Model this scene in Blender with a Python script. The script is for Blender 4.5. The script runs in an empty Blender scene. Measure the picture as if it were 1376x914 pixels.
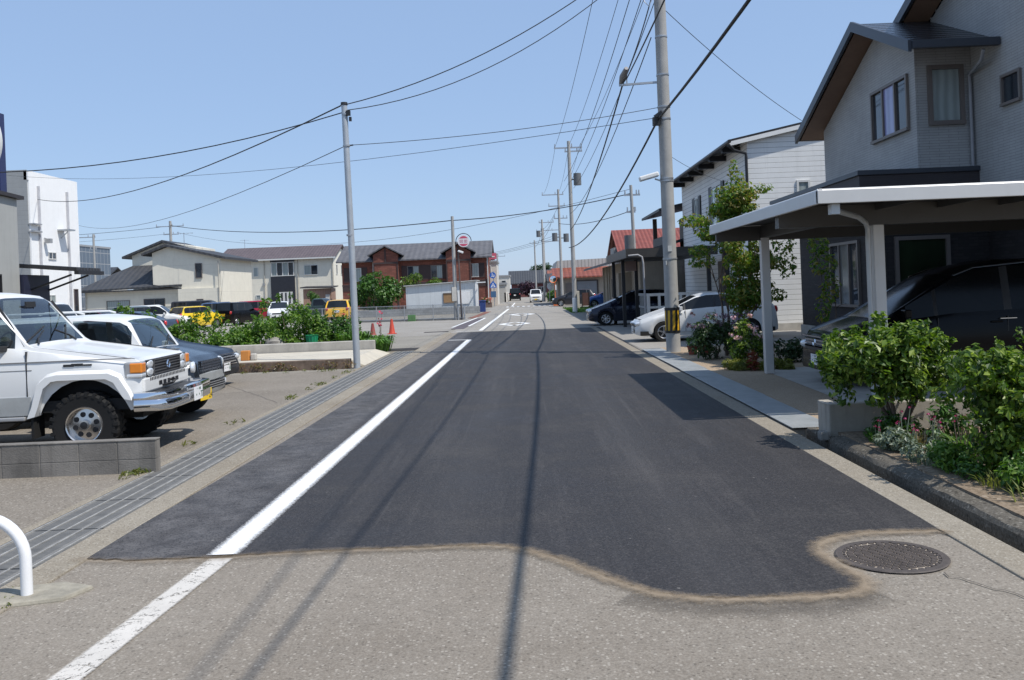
import bpy, math, random
from mathutils import Vector, Matrix
S = bpy.context.scene
COL = S.collection
R = math.radians
rnd = random.Random(11)

# ------------------------------------------------------------------ mesh builder
class MB:
    def __init__(s, org=(0, 0, 0)):
        s.v = []; s.f = []; s.mi = []; s.org = Vector(org); s.xf = None
    def add(s, vs, fs, mi=0):
        b = len(s.v); s.st = getattr(s,'st',[]); s.st.append((b, len(s.f)))
        for p in vs:
            p = Vector(p)
            if s.xf is not None: p = s.xf @ p
            s.v.append(p)
        for f in fs:
            s.f.append([b + i for i in f]); s.mi.append(mi)
        return s
    def box(s, x0, x1, y0, y1, z0, z1, mi=0):
        if x0 > x1: x0, x1 = x1, x0
        if y0 > y1: y0, y1 = y1, y0
        if z0 > z1: z0, z1 = z1, z0
        v = [(x0,y0,z0),(x1,y0,z0),(x1,y1,z0),(x0,y1,z0),(x0,y0,z1),(x1,y0,z1),(x1,y1,z1),(x0,y1,z1)]
        return s.add(v, [(0,3,2,1),(4,5,6,7),(0,1,5,4),(1,2,6,5),(2,3,7,6),(3,0,4,7)], mi)
    def obox(s, c, d, m=None, mi=0):
        m = m or Matrix.Identity(3); c = Vector(c); v = []
        for z in (-1, 1):
            for x, y in ((-1,-1),(1,-1),(1,1),(-1,1)):
                v.append(c + m @ Vector((x*d[0]/2, y*d[1]/2, z*d[2]/2)))
        return s.add(v, [(0,3,2,1),(4,5,6,7),(0,1,5,4),(1,2,6,5),(2,3,7,6),(3,0,4,7)], mi)
    def bar(s, p0, p1, w, h, mi=0):
        p0 = Vector(p0); p1 = Vector(p1); d = (p1-p0); L = d.length; d.normalize()
        up = Vector((0,0,1)) if abs(d.z) < .95 else Vector((0,1,0))
        a = d.cross(up).normalized(); b = a.cross(d)
        v = []
        for p in (p0, p1):
            for i, j in ((-1,-1),(1,-1),(1,1),(-1,1)): v.append(p + a*i*w/2 + b*j*h/2)
        return s.add(v, [(0,3,2,1),(4,5,6,7),(0,1,5,4),(1,2,6,5),(2,3,7,6),(3,0,4,7)], mi)
    def tube(s, pts, r, n=8, mi=0, cap=True):
        pts = [Vector(p) for p in pts]; k = len(pts)
        rr = r if isinstance(r, (list, tuple)) else [r]*k
        v = []; f = []; a = None
        for i, p in enumerate(pts):
            d = (pts[min(i+1,k-1)] - pts[max(i-1,0)]).normalized()
            if a is None:
                up = Vector((0,0,1)) if abs(d.z) < .9 else Vector((1,0,0))
                a = d.cross(up).normalized()
            else:
                a = (a - d*a.dot(d)).normalized()
            b = d.cross(a)
            for j in range(n):
                t = 2*math.pi*j/n
                v.append(p + (a*math.cos(t) + b*math.sin(t))*rr[i])
        for i in range(k-1):
            for j in range(n):
                f.append((i*n+j, i*n+(j+1)%n, (i+1)*n+(j+1)%n, (i+1)*n+j))
        if cap:
            f.append(tuple(range(n-1,-1,-1))); f.append(tuple((k-1)*n+j for j in range(n)))
        return s.add(v, f, mi)
    def prism(s, poly, axis, a, b, mi=0):
        def P(u, w, t):
            return (t,u,w) if axis == 'x' else ((u,t,w) if axis == 'y' else (u,w,t))
        n = len(poly)
        v = [P(u,w,a) for u,w in poly] + [P(u,w,b) for u,w in poly]
        f = [tuple(range(n)), tuple(range(2*n-1,n-1,-1))]
        for i in range(n): f.append((i,(i+1)%n,n+(i+1)%n,n+i))
        return s.add(v, f, mi)
    def quad(s, a, b, c, d, mi=0): return s.add([a,b,c,d], [(0,1,2,3)], mi)
    def poly(s, pts, mi=0): return s.add(pts, [tuple(range(len(pts)))], mi)
    def lathe(s, prof, c=(0,0,0), axis='y', n=24, mi=0):
        c = Vector(c); v = []; f = []; k = len(prof)
        for r, h in prof:
            for j in range(n):
                t = 2*math.pi*j/n; u = r*math.cos(t); w = r*math.sin(t)
                v.append(c + Vector((u,h,w) if axis=='y' else ((h,u,w) if axis=='x' else (u,w,h))))
        for i in range(k-1):
            for j in range(n): f.append((i*n+j, i*n+(j+1)%n, (i+1)*n+(j+1)%n, (i+1)*n+j))
        return s.add(v, f, mi)
    def disc(s, c, r, axis='y', n=20, mi=0):
        c = Vector(c); v = []
        for j in range(n):
            t = 2*math.pi*j/n; u = r*math.cos(t); w = r*math.sin(t)
            v.append(c + Vector((u,0,w) if axis=='y' else ((0,u,w) if axis=='x' else (u,w,0))))
        return s.add(v, [tuple(range(n))], mi)
    def build(s, name, mats, parent=None, smooth=None, bevel=0, kind=None):
        me = bpy.data.meshes.new(name)
        me.from_pydata([p - s.org for p in s.v], [], s.f)
        if not isinstance(mats, (list, tuple)): mats = [mats]
        for m in mats: me.materials.append(m)
        if len(mats) > 1: me.polygons.foreach_set('material_index', s.mi)
        import bmesh
        bm = bmesh.new(); bm.from_mesh(me)
        if smooth is not None or bevel: bmesh.ops.remove_doubles(bm, verts=bm.verts, dist=1e-5)
        if smooth is not None or bevel: bmesh.ops.recalc_face_normals(bm, faces=bm.faces)
        bm.to_mesh(me); bm.free()
        if smooth is not None:
            me.polygons.foreach_set('use_smooth', [True]*len(me.polygons))
            me.set_sharp_from_angle(angle=R(smooth))
        me.update()
        o = bpy.data.objects.new(name, me); COL.objects.link(o)
        if parent is not None: o.parent = parent
        else: o.location = s.org
        if bevel:
            b = o.modifiers.new('edge', 'BEVEL'); b.width = bevel; b.segments = 2; b.limit_method = 'ANGLE'; b.angle_limit = R(40)
        if kind: o['kind'] = kind
        return o

def build_each(mb, name, m, parent, **kw):
    st = mb.st + [(len(mb.v), len(mb.f))]
    for (v0,f0),(v1,f1) in zip(st[:-1], st[1:]):
        q = MB(mb.org); q.v = mb.v[v0:v1]; q.f = [[i-v0 for i in f] for f in mb.f[f0:f1]]; q.mi = [0]*len(q.f)
        q.build(name, m, parent, **kw)
def tag(o, label, cat, group=None):
    o['label'] = label; o['category'] = cat
    if group: o['group'] = group
    return o
def thing(name, label, cat, loc=(0,0,0), rotz=0, group=None):
    o = bpy.data.objects.new(name, None); COL.objects.link(o)
    o.location = loc; o.rotation_euler = (0,0,rotz); o.empty_display_size = .1
    return tag(o, label, cat, group)
def dup(root, loc, rotz=None, label=None, group=None):
    r = root.copy(); COL.objects.link(r); r.location = loc
    if rotz is not None: r.rotation_euler = (0,0,rotz)
    if label: r['label'] = label
    if group: r['group'] = group
    for ch in list(root.children):
        c = ch.copy(); COL.objects.link(c); c.parent = r
        for g in list(ch.children):
            d = g.copy(); COL.objects.link(d); d.parent = c
    return r
TEXTS = []
def text(name, body, size, loc, rot, m, parent=None, align='CENTER', ext=0.001):
    cu = bpy.data.curves.new(name, 'FONT'); cu.body = body; cu.size = size; cu.align_x = align; cu.align_y = 'CENTER'; cu.extrude = ext
    cu.materials.append(m)
    o = bpy.data.objects.new(name, cu); COL.objects.link(o); o.location = loc; o.rotation_euler = rot
    if parent is not None: o.parent = parent
    TEXTS.append(o)
    return o

# ------------------------------------------------------------------ materials
class NT:
    def __init__(s, name):
        s.m = bpy.data.materials.new(name); s.m.use_nodes = True; s.t = s.m.node_tree
        s.b = s.t.nodes['Principled BSDF']; s.out = s.t.nodes['Material Output']
        s._co = None
    def n(s, typ, **kw):
        nd = s.t.nodes.new(typ)
        for k, v in kw.items():
            if k.startswith('_'): setattr(nd, k[1:], v)
            else: s.set(nd.inputs[int(k[1:])] if k[0] == 'i' and k[1:].isdigit() else nd.inputs[k.replace('__',' ')], v)
        return nd
    def set(s, inp, v):
        if isinstance(v, bpy.types.NodeSocket): s.t.links.new(v, inp)
        elif isinstance(v, bpy.types.Node): s.t.links.new(v.outputs[0], inp)
        else:
            if inp.type == 'RGBA' and len(v) == 3: v = (*v, 1)
            inp.default_value = v
    def co(s):
        if s._co is None: s._co = s.n('ShaderNodeTexCoord')
        return s._co.outputs['Object']
    def xyz(s):
        return s.n('ShaderNodeSeparateXYZ', i0=s.co()).outputs
    def math(s, op, a, b=0., c=None):
        nd = s.n('ShaderNodeMath', _operation=op, i0=a, i1=b)
        if c is not None: s.set(nd.inputs[2], c)
        return nd.outputs[0]
    def noise(s, scale, detail=4, rough=.6, vec=None):
        return s.n('ShaderNodeTexNoise', Vector=vec if vec is not None else s.co(), Scale=scale, Detail=detail, Roughness=rough).outputs['Fac']
    def scaled(s, sx, sy, sz):
        return s.n('ShaderNodeMapping', i0=s.co(), i3=(sx,sy,sz)).outputs[0]
    def ramp(s, fac, a, b, lo=0., hi=1.):
        nd = s.n('ShaderNodeMapRange', i0=fac, i1=a, i2=b, i3=lo, i4=hi); return nd.outputs[0]
    def mix(s, fac, a, b, mode='MIX'):
        nd = s.t.nodes.new('ShaderNodeMix'); nd.data_type = 'RGBA'; nd.blend_type = mode
        s.set(nd.inputs[0], fac); s.set(nd.inputs[6], a); s.set(nd.inputs[7], b)
        return nd.outputs[2]
    def bump(s, h, strength=.3, dist=.01):
        nd = s.n('ShaderNodeBump', Strength=strength, Distance=dist, Height=h)
        s.set(s.b.inputs['Normal'], nd.outputs[0])
    def base(s, c): s.set(s.b.inputs['Base Color'], c); return s
    def p(s, **kw):
        for k, v in kw.items(): s.set(s.b.inputs[k.replace('__',' ')], v)
        return s

def sh(c, k): return tuple(min(1, x*k) for x in c)
_mc = {}
def M(name, col, rough=.6, metal=0., var=.18, vs=2.5, bump=0., bs=60., coat=0., spec=.5, streak=0.):
    if name in _mc: return _mc[name]
    t = NT(name)
    f = t.ramp(t.noise(vs, 5, .65), .3, .7)
    c = t.mix(f, sh(col, 1-var), sh(col, 1+var*.6))
    if streak:
        g = t.ramp(t.noise(1., 4, .7, t.scaled(6,6,.35)), .5, .75, 0, streak)
        c = t.mix(g, c, sh(col, .45))
    t.base(c).p(Roughness=rough, Metallic=metal, Coat__Weight=coat, Coat__Roughness=.04)
    t.b.inputs['Specular IOR Level'].default_value = spec
    if bump: t.bump(t.noise(bs, 4, .6), bump, .01)
    _mc[name] = t.m
    return t.m
def paint(name, col, metal=0.0, rough=.28, coat=.3, spec=.5):
    if name in _mc: return _mc[name]
    t = NT(name)
    d = t.ramp(t.xyz()[2], .1, .75, .55, 0.)                       # road dust low down
    d = t.math('MULTIPLY', d, t.math('MULTIPLY', t.noise(3, 5, .7), .25 if sum(col) < .3 else .8))
    c = t.mix(d, col, (.30,.27,.23))
    t.base(c).p(Roughness=t.ramp(d, 0, .4, rough, .7), Metallic=metal, Coat__Weight=coat, Coat__Roughness=.05)
    t.b.inputs['Specular IOR Level'].default_value = spec
    _mc[name] = t.m
    return t.m
def siding(name, col, pitch=.2, line=.06, dark=.55, axis='z', bumpk=.4, var=.08, rough=.6):
    t = NT(name); x, y, z = t.xyz()
    u = z if axis == 'z' else t.math('ADD', x, y)
    fr = t.math('FRACT', t.math('DIVIDE', u, pitch))
    ln = t.math('LESS_THAN', fr, line)
    f = t.ramp(t.noise(1.2, 5, .7), .3, .7)
    c = t.mix(f, sh(col, 1-var), sh(col, 1+var*.5))
    g = t.ramp(t.noise(1., 4, .7, t.scaled(5,5,.3)), .52, .8, 0, .35)
    c = t.mix(g, c, sh(col, .6))
    c = t.mix(ln, c, sh(col, dark))
    t.base(c).p(Roughness=rough); t.bump(fr, bumpk, .012)
    return t.m
def tiles(name, col, w, h, mortar=.006, var=.2, dark=.5, rough=.6, bumpk=.5, off=.5):
    t = NT(name); x, y, z = t.xyz()
    v = t.n('ShaderNodeCombineXYZ', i0=t.math('ADD', x, y), i1=z).outputs[0]
    b = t.n('ShaderNodeTexBrick', Vector=v, Color1=sh(col,1-var), Color2=sh(col,1+var*.6), Mortar=sh(col,dark), Scale=1.,
            Mortar__Size=mortar, Brick__Width=w, Row__Height=h, _offset=off)
    f = t.ramp(t.noise(.8, 5, .7), .3, .7, .82, 1.08)
    c = t.mix(1., b.outputs[0], t.n('ShaderNodeCombineColor', i0=f, i1=f, i2=f).outputs[0], 'MULTIPLY')
    t.base(c).p(Roughness=rough); t.bump(t.math('SUBTRACT', 1., b.outputs['Fac']), bumpk, .008)
    return t.m
def rooftile(name, col, axis='x', pitch=.28, row=.25, rough=.55, dark=.45, rib=.55):
    t = NT(name); x, y, z = t.xyz()
    a, bb = (x, y) if axis == 'x' else (y, x)
    w = t.math('SINE', t.math('MULTIPLY', a, 2*math.pi/pitch))
    r2 = t.math('FRACT', t.math('DIVIDE', t.math('ADD', bb, 100.), row))
    f = t.ramp(t.noise(1.5, 5, .7), .3, .7)
    c = t.mix(f, sh(col,.75), sh(col,1.15))
    c = t.mix(t.math('LESS_THAN', r2, .13), c, sh(col, dark))
    c = t.mix(t.ramp(w, -1, -.6, rib, 0), c, sh(col, dark))
    t.base(c).p(Roughness=rough); t.bump(t.math('ADD', w, r2), .6, .03)
    return t.m
def leafmat(name, cols, trans=.35, rough=.45):
    t = NT(name)
    g = t.n('ShaderNodeNewGeometry')
    rr = t.n('ShaderNodeValToRGB', i0=g.outputs['Random Per Island'])
    e = rr.color_ramp.elements
    while len(e) < len(cols): e.new(.5)
    for i, c in enumerate(cols):
        e[i].position = i/(len(cols)-1); e[i].color = (*c, 1)
    t.base(rr.outputs[0]).p(Roughness=rough)
    tl = t.n('ShaderNodeBsdfTranslucent', Color=t.mix(1., rr.outputs[0], (1.3,1.5,.5), 'MULTIPLY'))
    mx = t.n('ShaderNodeMixShader', i0=trans, i1=t.b.outputs[0], i2=tl.outputs[0])
    t.t.links.new(mx.outputs[0], t.out.inputs[0])
    return t.m
def glass_dark(name, col=(.015,.018,.02), rough=.03, spec=.5):
    t = NT(name)
    n = t.noise(.9, 2, .5)
    t.base(t.mix(t.ramp(n,.35,.65), sh(col,.6), sh(col,1.5))).p(Roughness=rough)
    t.b.inputs['Specular IOR Level'].default_value = spec
    return t.m
def glass_clear(name, tint=(.62,.68,.68), fac=.8):
    t = NT(name)
    tr = t.n('ShaderNodeBsdfTransparent', Color=tint)
    gl = t.n('ShaderNodeBsdfGlossy', Color=(1,1,1), Roughness=.02)
    fr = t.n('ShaderNodeFresnel', IOR=1.45)
    k = t.math('ADD', fr.outputs[0], .05)
    mx = t.n('ShaderNodeMixShader', i0=k, i1=tr.outputs[0], i2=gl.outputs[0])
    t.t.links.new(mx.outputs[0], t.out.inputs[0])
    return t.m
def curtain(name, col, dark=.5, scale=9.):
    t = NT(name); x, y, z = t.xyz()
    w = t.math('SINE', t.math('MULTIPLY', t.math('ADD', t.math('ADD', x, y), t.math('MULTIPLY', t.noise(1.2, 2), .12)), scale*6.28))
    t.base(t.mix(t.ramp(w,-1,1), sh(col,dark), col)).p(Roughness=.12, Coat__Weight=.3)
    return t.m

BLACK = M('black_metal', (.018,.018,.02), .45)
DARK = M('dark_brown_metal', (.035,.028,.026), .5, var=.15)
WHITE = M('white_paint', (.78,.78,.76), .45, var=.05, streak=.12)
GALV = M('galvanised_steel', (.42,.44,.46), .42, .6, var=.15, vs=5)
GREYM = M('grey_aluminium', (.36,.36,.36), .4, .3, var=.05)
CHROME = M('chrome', (.75,.76,.78), .08, 1., var=.03)
RUBBER = M('rubber', (.007,.007,.007), .85, bump=.2)
PLASTIC = M('black_plastic', (.022,.022,.023), .5)
ALLOY = M('alloy', (.55,.56,.58), .25, .9, var=.05)
CONC = M('concrete', (.42,.40,.36), .9, var=.22, vs=3, bump=.3, bs=80, streak=.25)
CONCD = M('old_concrete', (.26,.245,.22), .92, var=.3, vs=4, bump=.4, bs=60, streak=.4)
CPOLE = M('concrete_pole', (.36,.355,.34), .85, var=.14, vs=4, bump=.15, bs=120, streak=.3)
GLASS = glass_dark('window_glass')
VANGLASS = glass_dark('van_glass', (.006,.007,.008), .12, .18)
CARGLASS = glass_dark('car_glass', (.012,.014,.016), .04, .4)
CLEAR = glass_clear('clear_glass')
LAMP = M('lamp_lens', (.75,.78,.8), .06, .3, var=.05, coat=1.)
REDL = M('red_lens', (.5,.02,.02), .15, coat=.8)
ORANGE = M('orange_lens', (.8,.25,.02), .2, coat=.8)
YELLOW = M('yellow_paint', (.72,.45,.02), .4)
REDP = M('red_paint', (.55,.03,.05), .4)
WIRE = M('wire_sheath', (.02,.02,.022), .6)
# ------------------------------------------------------------------ camera, light, sky
CAMH = 1.75
cam = bpy.data.cameras.new('camera'); co = bpy.data.objects.new('camera', cam); COL.objects.link(co)
co.location = (0,0,CAMH); co.rotation_euler = (R(90), .040, 0)
cam.sensor_fit = 'HORIZONTAL'; cam.sensor_width = 36; cam.lens = 1200/1376*36
cam.shift_x = (688-703)/1376; cam.shift_y = (388-457)/1376
cam.clip_start = .05; cam.clip_end = 6000
S.camera = co
S.render.resolution_x = 1024; S.render.resolution_y = 680
S.view_settings.view_transform = 'Standard'; S.view_settings.look = 'None'; S.view_settings.exposure = 0

SUN_EL = R(57.5); sdir = Vector((.872,-.49,0)).normalized()*math.cos(SUN_EL) + Vector((0,0,math.sin(SUN_EL)))
sl = bpy.data.lights.new('sun', 'SUN'); sl.energy = 4.7; sl.angle = R(.53); sl.color = (1,.955,.89)
so = bpy.data.objects.new('sun', sl); COL.objects.link(so); so.location = (0,0,60)
so.rotation_euler = (-sdir).to_track_quat('-Z','Y').to_euler()
w = bpy.data.worlds.new('World'); S.world = w; w.use_nodes = True
bg = w.node_tree.nodes['Background']
sk = w.node_tree.nodes.new('ShaderNodeTexSky'); sk.sky_type = 'NISHITA'; sk.sun_disc = False
sk.sun_elevation = SUN_EL; sk.sun_rotation = math.atan2(sdir.x, sdir.y)
sk.air_density = 1.0; sk.dust_density = 0.4; sk.ozone_density = 1.2
hz_ = w.node_tree.nodes.new('ShaderNodeMix'); hz_.data_type = 'RGBA'; hz_.inputs[0].default_value = .70
hz_.inputs[7].default_value = (2.35,3.45,5.5,1)                    # thin bright haze over the whole sky
w.node_tree.links.new(sk.outputs[0], hz_.inputs[6]); w.node_tree.links.new(hz_.outputs[2], bg.inputs[0]); bg.inputs[1].default_value = .15

# ------------------------------------------------------------------ ground materials
def asphalt(name, cols, grit=.5, scale=1., stain=.25, bumpk=.5, rough=.9):
    t = NT(name)
    vn = t.n('ShaderNodeTexVoronoi', Vector=t.co(), Scale=52*scale)
    cell = t.n('ShaderNodeSeparateColor', i0=vn.outputs['Color']).outputs
    dot = t.math('LESS_THAN', vn.outputs['Distance'], .42)
    n1 = t.noise(75*scale, 4, .8); n2 = t.noise(.5, 5, .65); n3 = t.noise(4, 5, .75); n4 = t.noise(17, 4, .75)
    c = t.mix(t.ramp(n2,.32,.68), cols[0], cols[1])
    c = t.mix(t.math('MULTIPLY', t.ramp(n3,.45,.75), stain), c, sh(cols[0],.62))
    c = t.mix(t.math('MULTIPLY', t.ramp(n4,.5,.8), grit*.8), c, cols[2])
    c = t.mix(t.ramp(n1,.48,.68,0,grit*1.3), c, sh(cols[0],.52))
    c = t.mix(t.ramp(n1,.50,.34,0,grit*.9), c, cols[2])
    c = t.mix(t.math('MULTIPLY', t.math('MULTIPLY', dot, t.math('GREATER_THAN', cell[0], .84)), grit*1.2), c, sh(cols[2],1.15))
    c = t.mix(t.math('MULTIPLY', t.math('MULTIPLY', dot, t.math('LESS_THAN', cell[1], .13)), grit*1.3), c, sh(cols[0],.35))
    t.base(c).p(Roughness=rough); t.b.inputs['Specular IOR Level'].default_value = .3
    t.bump(t.math('ADD', n1, t.math('MULTIPLY', vn.outputs['Distance'], -.6)), bumpk, .006)
    return t
OLD = asphalt('old_asphalt', [(.192,.163,.130),(.268,.237,.196),(.42,.385,.33)], .36, 1.0, .45, .5).m
LOT = asphalt('lot_asphalt', [(.175,.15,.12),(.25,.218,.178),(.38,.35,.30)], .42, .8, .4).m
FARROAD = asphalt('far_asphalt', [(.25,.23,.20),(.31,.29,.26),(.40,.38,.35)], .25, .5, .15, .15).m
AGG = asphalt('aggregate_paving', [(.30,.22,.145),(.38,.29,.20),(.52,.44,.34)], .5, 1.3, .2).m
LIP = asphalt('gutter_concrete', [(.22,.185,.138),(.30,.265,.21),(.42,.39,.33)], .4, 1.2, .45, .4).m
KERBM = asphalt('mossy_kerb', [(.07,.06,.046),(.135,.12,.097),(.24,.22,.185)], .5, .7, .6, .6).m
SOIL = asphalt('garden_soil', [(.16,.115,.075),(.25,.19,.13),(.36,.30,.23)], .5, .4, .5, .8).m
EARTH = asphalt('earth', [(.22,.20,.17),(.28,.26,.22),(.36,.34,.30)], .3, .3).m
def make_new_asphalt():
    t = NT('new_asphalt')
    n1 = t.noise(90, 3, .7); n2 = t.noise(.7, 5, .7); vv = t.n('ShaderNodeTexVoronoi', Vector=t.co(), Scale=70).outputs['Distance']
    c = t.mix(t.ramp(n1,.3,.75), (.021,.019,.0195), (.049,.045,.044))
    x_ = t.xyz()[0]
    st = t.noise(1., 5, .75, t.scaled(2.2,.16,1))                     # tyre-dust streaks along the road
    c = t.mix(t.ramp(st,.5,.8,0,.42), c, (.115,.105,.098))
    c = t.mix(t.ramp(n2,.5,.8,0,.35), c, (.10,.095,.09))
    x, y, z = t.xyz()                                                  # dusty shoulder left of the edge line
    sd = t.math('MULTIPLY', t.ramp(x,-2.35,-2.15,1,0), t.ramp(t.noise(3,5,.75),.35,.75,.15,.9))
    c = t.mix(sd, c, (.145,.138,.135))
    sp = t.math('MULTIPLY', t.math('LESS_THAN', t.n('ShaderNodeTexVoronoi', Vector=t.co(), Scale=3.2).outputs['Distance'], .035), .4)
    c = t.mix(sp, c, (.3,.28,.25))
    gr = t.n('ShaderNodeSeparateColor', i0=t.n('ShaderNodeTexVoronoi', Vector=t.co(), Scale=95).outputs['Color']).outputs[0]
    c = t.mix(t.math('MULTIPLY', t.math('GREATER_THAN', gr, .88), .2), c, (.13,.12,.115))
    c = t.mix(t.math('MULTIPLY', t.math('LESS_THAN', gr, .25), .5), c, (.012,.012,.013))
    mk = t.noise(1., 3, .6, t.scaled(9,.11,1))                         # narrow tyre scuffs
    c = t.mix(t.math('MULTIPLY', t.ramp(mk,.60,.75), .14), c, (.16,.15,.14))
    tr_ = t.math('SUBTRACT', 1., t.math('ABSOLUTE', t.math('SUBTRACT', t.math('ABSOLUTE', t.math('SUBTRACT', x_, .25)), .85)))
    c = t.mix(t.math('MULTIPLY', t.ramp(tr_,.6,1.), .12), c, (.105,.098,.092))
    t.base(c).p(Roughness=t.ramp(n2,.3,.7,.62,.8)); t.b.inputs['Specular IOR Level'].default_value = .35
    t.bump(t.math('ADD', n1, vv), .45, .005)
    return t.m
NEWA = make_new_asphalt()
def road_paint(name, col, wear, sprayed=False):
    t = NT(name)
    n = t.math('ADD', t.math('MULTIPLY', t.noise(14,5,.75), .6), t.math('MULTIPLY', t.noise(70,3,.7), .4))
    cr = t.n('ShaderNodeTexVoronoi', Vector=t.co(), Scale=5.5, _feature='DISTANCE_TO_EDGE').outputs['Distance']
    hole = t.math('MAXIMUM', t.ramp(n, 1-wear-.05, 1-wear+.05), t.math('MULTIPLY', t.math('MULTIPLY', t.math('LESS_THAN', cr, .018), t.math('GREATER_THAN', t.noise(1.7,3,.6), .53)), min(1, wear*2)))
    t.base(t.mix(t.ramp(t.noise(3,4,.7),.3,.7), sh(col,.85), col)).p(Roughness=.7)
    tr = t.n('ShaderNodeBsdfTransparent')
    # soft sprayed edge driven by the uv across the strip
    uv = t.n('ShaderNodeTexCoord').outputs['UV']
    u = t.n('ShaderNodeSeparateXYZ', i0=uv).outputs[0]
    e = t.math('MULTIPLY', t.math('ABSOLUTE', t.math('SUBTRACT', u, .5)), 2.)
    soft = t.ramp(t.math('ADD', e, t.math('MULTIPLY', t.math('SUBTRACT', t.noise(60,3,.7), .5), .9 if sprayed else .35)), .50 if sprayed else .78, 1.)
    k = t.math('MAXIMUM', hole, soft)
    mx = t.n('ShaderNodeMixShader', i0=k, i1=t.b.outputs[0], i2=tr.outputs[0])
    t.t.links.new(mx.outputs[0], t.out.inputs[0])
    return t.m
PNEW = road_paint('fresh_road_paint', (.82,.82,.81), .06, True)
POLD = road_paint('worn_road_paint', (.60,.565,.51), .42)
PFAR = road_paint('road_paint', (.80,.80,.78), .1)
def strip(name, pts, width, m, z, closed=False):
    """paint strip along a ground polyline with uv across it"""
    me = bpy.data.meshes.new(name); vs = []; fs = []; uvs = []
    P = [Vector((p[0],p[1],0)) for p in pts]
    out = []
    for a, b in zip(P[:-1], P[1:]):
        k = max(1, int((b-a).length/1.))
        for i in range(k): out.append(a + (b-a)*i/k)
    out.append(P[-1]); P = out
    for i, p in enumerate(P):
        d = (P[min(i+1,len(P)-1)] - P[max(i-1,0)]).normalized(); nrm = Vector((-d.y,d.x,0))
        ww = width(p.x) if callable(width) else width
        vs += [p + nrm*ww/2 + Vector((0,0,z)), p - nrm*ww/2 + Vector((0,0,z))]
    for i in range(len(P)-1): fs.append((2*i,2*i+1,2*i+3,2*i+2))
    me.from_pydata(vs, [], fs); uvl = me.uv_layers.new(name='UVMap')
    for pl in me.polygons:
        for li in pl.loop_indices:
            vi = me.loops[li].vertex_index; uvl.data[li].uv = (vi % 2, (vi//2)*.2)
    me.materials.append(m)
    o = bpy.data.objects.new(name, me); COL.objects.link(o); o['kind'] = 'structure'
    return o

# ------------------------------------------------------------------ ground sheet (with the open ditch and the rise far left)
def gz(x, y):
    if 3.0 <= x <= 3.18 and -6 < y < 10.3: return -.4
    z = 0.
    if x < -15 and y > 78: z = .9*min(1, (y-78)/35)*min(1, (-15-x)/10)
    return z
xs = [-3000,-800,-300,-150,-80,-60,-45,-35,-25,-20,-15,-10,-6,-3.9,0,2.9,2.999,3.0,3.18,3.181,4,6,10,20,40,80,200,600,3000]
ys = [-200,-40,-6.01,-6,0,5,10.2,10.3,10.31,15,20,30,40,50,60,70,78,85,95,105,113,130,160,220,400,900,5000]
g = MB(); n = len(xs)
g.v = [Vector((x,y,gz(x,y))) for y in ys for x in xs]
g.f = [[j*n+i,j*n+i+1,(j+1)*n+i+1,(j+1)*n+i] for j in range(len(ys)-1) for i in range(n-1)]
g.mi = [0]*len(g.f)
g.build('ground', EARTH, kind='structure')
def sheet(name, pts, z, m):
    b = MB(); b.poly([(x,y,z) for x,y in pts]); return b.build(name, m, kind='structure')
sheet('road', [(-3.12,-6),(2.98,-6),(2.98,37),(3.1,60),(3.05,95),(2.4,220),(2.4,420),(-2.0,420),(-2.2,220),(-2.9,120),(-3.2,60),(-3.2,37)], .004, OLD)
sheet('far_road', [(-3.15,37.3),(3.1,37.3),(3.12,60),(3.05,95),(2.4,220),(2.4,420),(-2.0,420),(-2.2,220),(-2.9,120),(-3.2,60)], .008, FARROAD)
sheet('cross_street', [(-60,79),(-3.2,80.5),(3.1,80.5),(40,79),(40,85.5),(3.1,85),(-3.2,85),(-60,85.5)], .0115, FARROAD)
sheet('parking_lot', [(-40,-6),(-3.98,-6),(-3.98,20.9),(-40,20.9)], .004, LOT)
sheet('rear_parking_lot', [(-48,34),(-3.4,36.2),(-3.3,56),(-3.9,58),(-48,77)], .004, FARROAD)
# fresh asphalt patch with its wavy front edge
FRONT = [(-3.10,6.15),(-2.7,6.07),(-2.26,6.06),(-1.7,6.12),(-1.21,6.13),(-.85,6.11),(-.49,6.12),(-.25,6.1),(-.05,5.98),(.2,5.69),(.38,5.40),(.56,5.15),(.72,5.0),(.92,4.92),(1.15,4.88),(1.45,4.90),(1.68,4.90),(1.82,4.97),(1.88,5.12),(1.85,5.32),(1.80,5.55),(1.81,5.74),(1.90,5.90),(2.05,6.0),(2.34,6.06),(2.73,6.02)]
def smooth_line(p, it=2):
    for _ in range(it):
        q = [p[0]]
        for a, b in zip(p[:-1], p[1:]):
            q.append((a[0]*.75+b[0]*.25, a[1]*.75+b[1]*.25)); q.append((a[0]*.25+b[0]*.75, a[1]*.25+b[1]*.75))
        q.append(p[-1]); p = q
    return p
FR = [(x + rnd.uniform(-.010,.010), y + rnd.uniform(-.016,.016)) for x, y in smooth_line(FRONT, 3)]
sheet('fresh_asphalt', FR + [(2.80,8),(2.78,11),(2.88,14.3),(3.0,21),(3.08,30),(3.12,37.45),(-2.8,37.6),(-2.75,28.6),(-2.90,20),(-2.93,14.7),(-2.97,10.6)], .016, NEWA)
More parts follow.
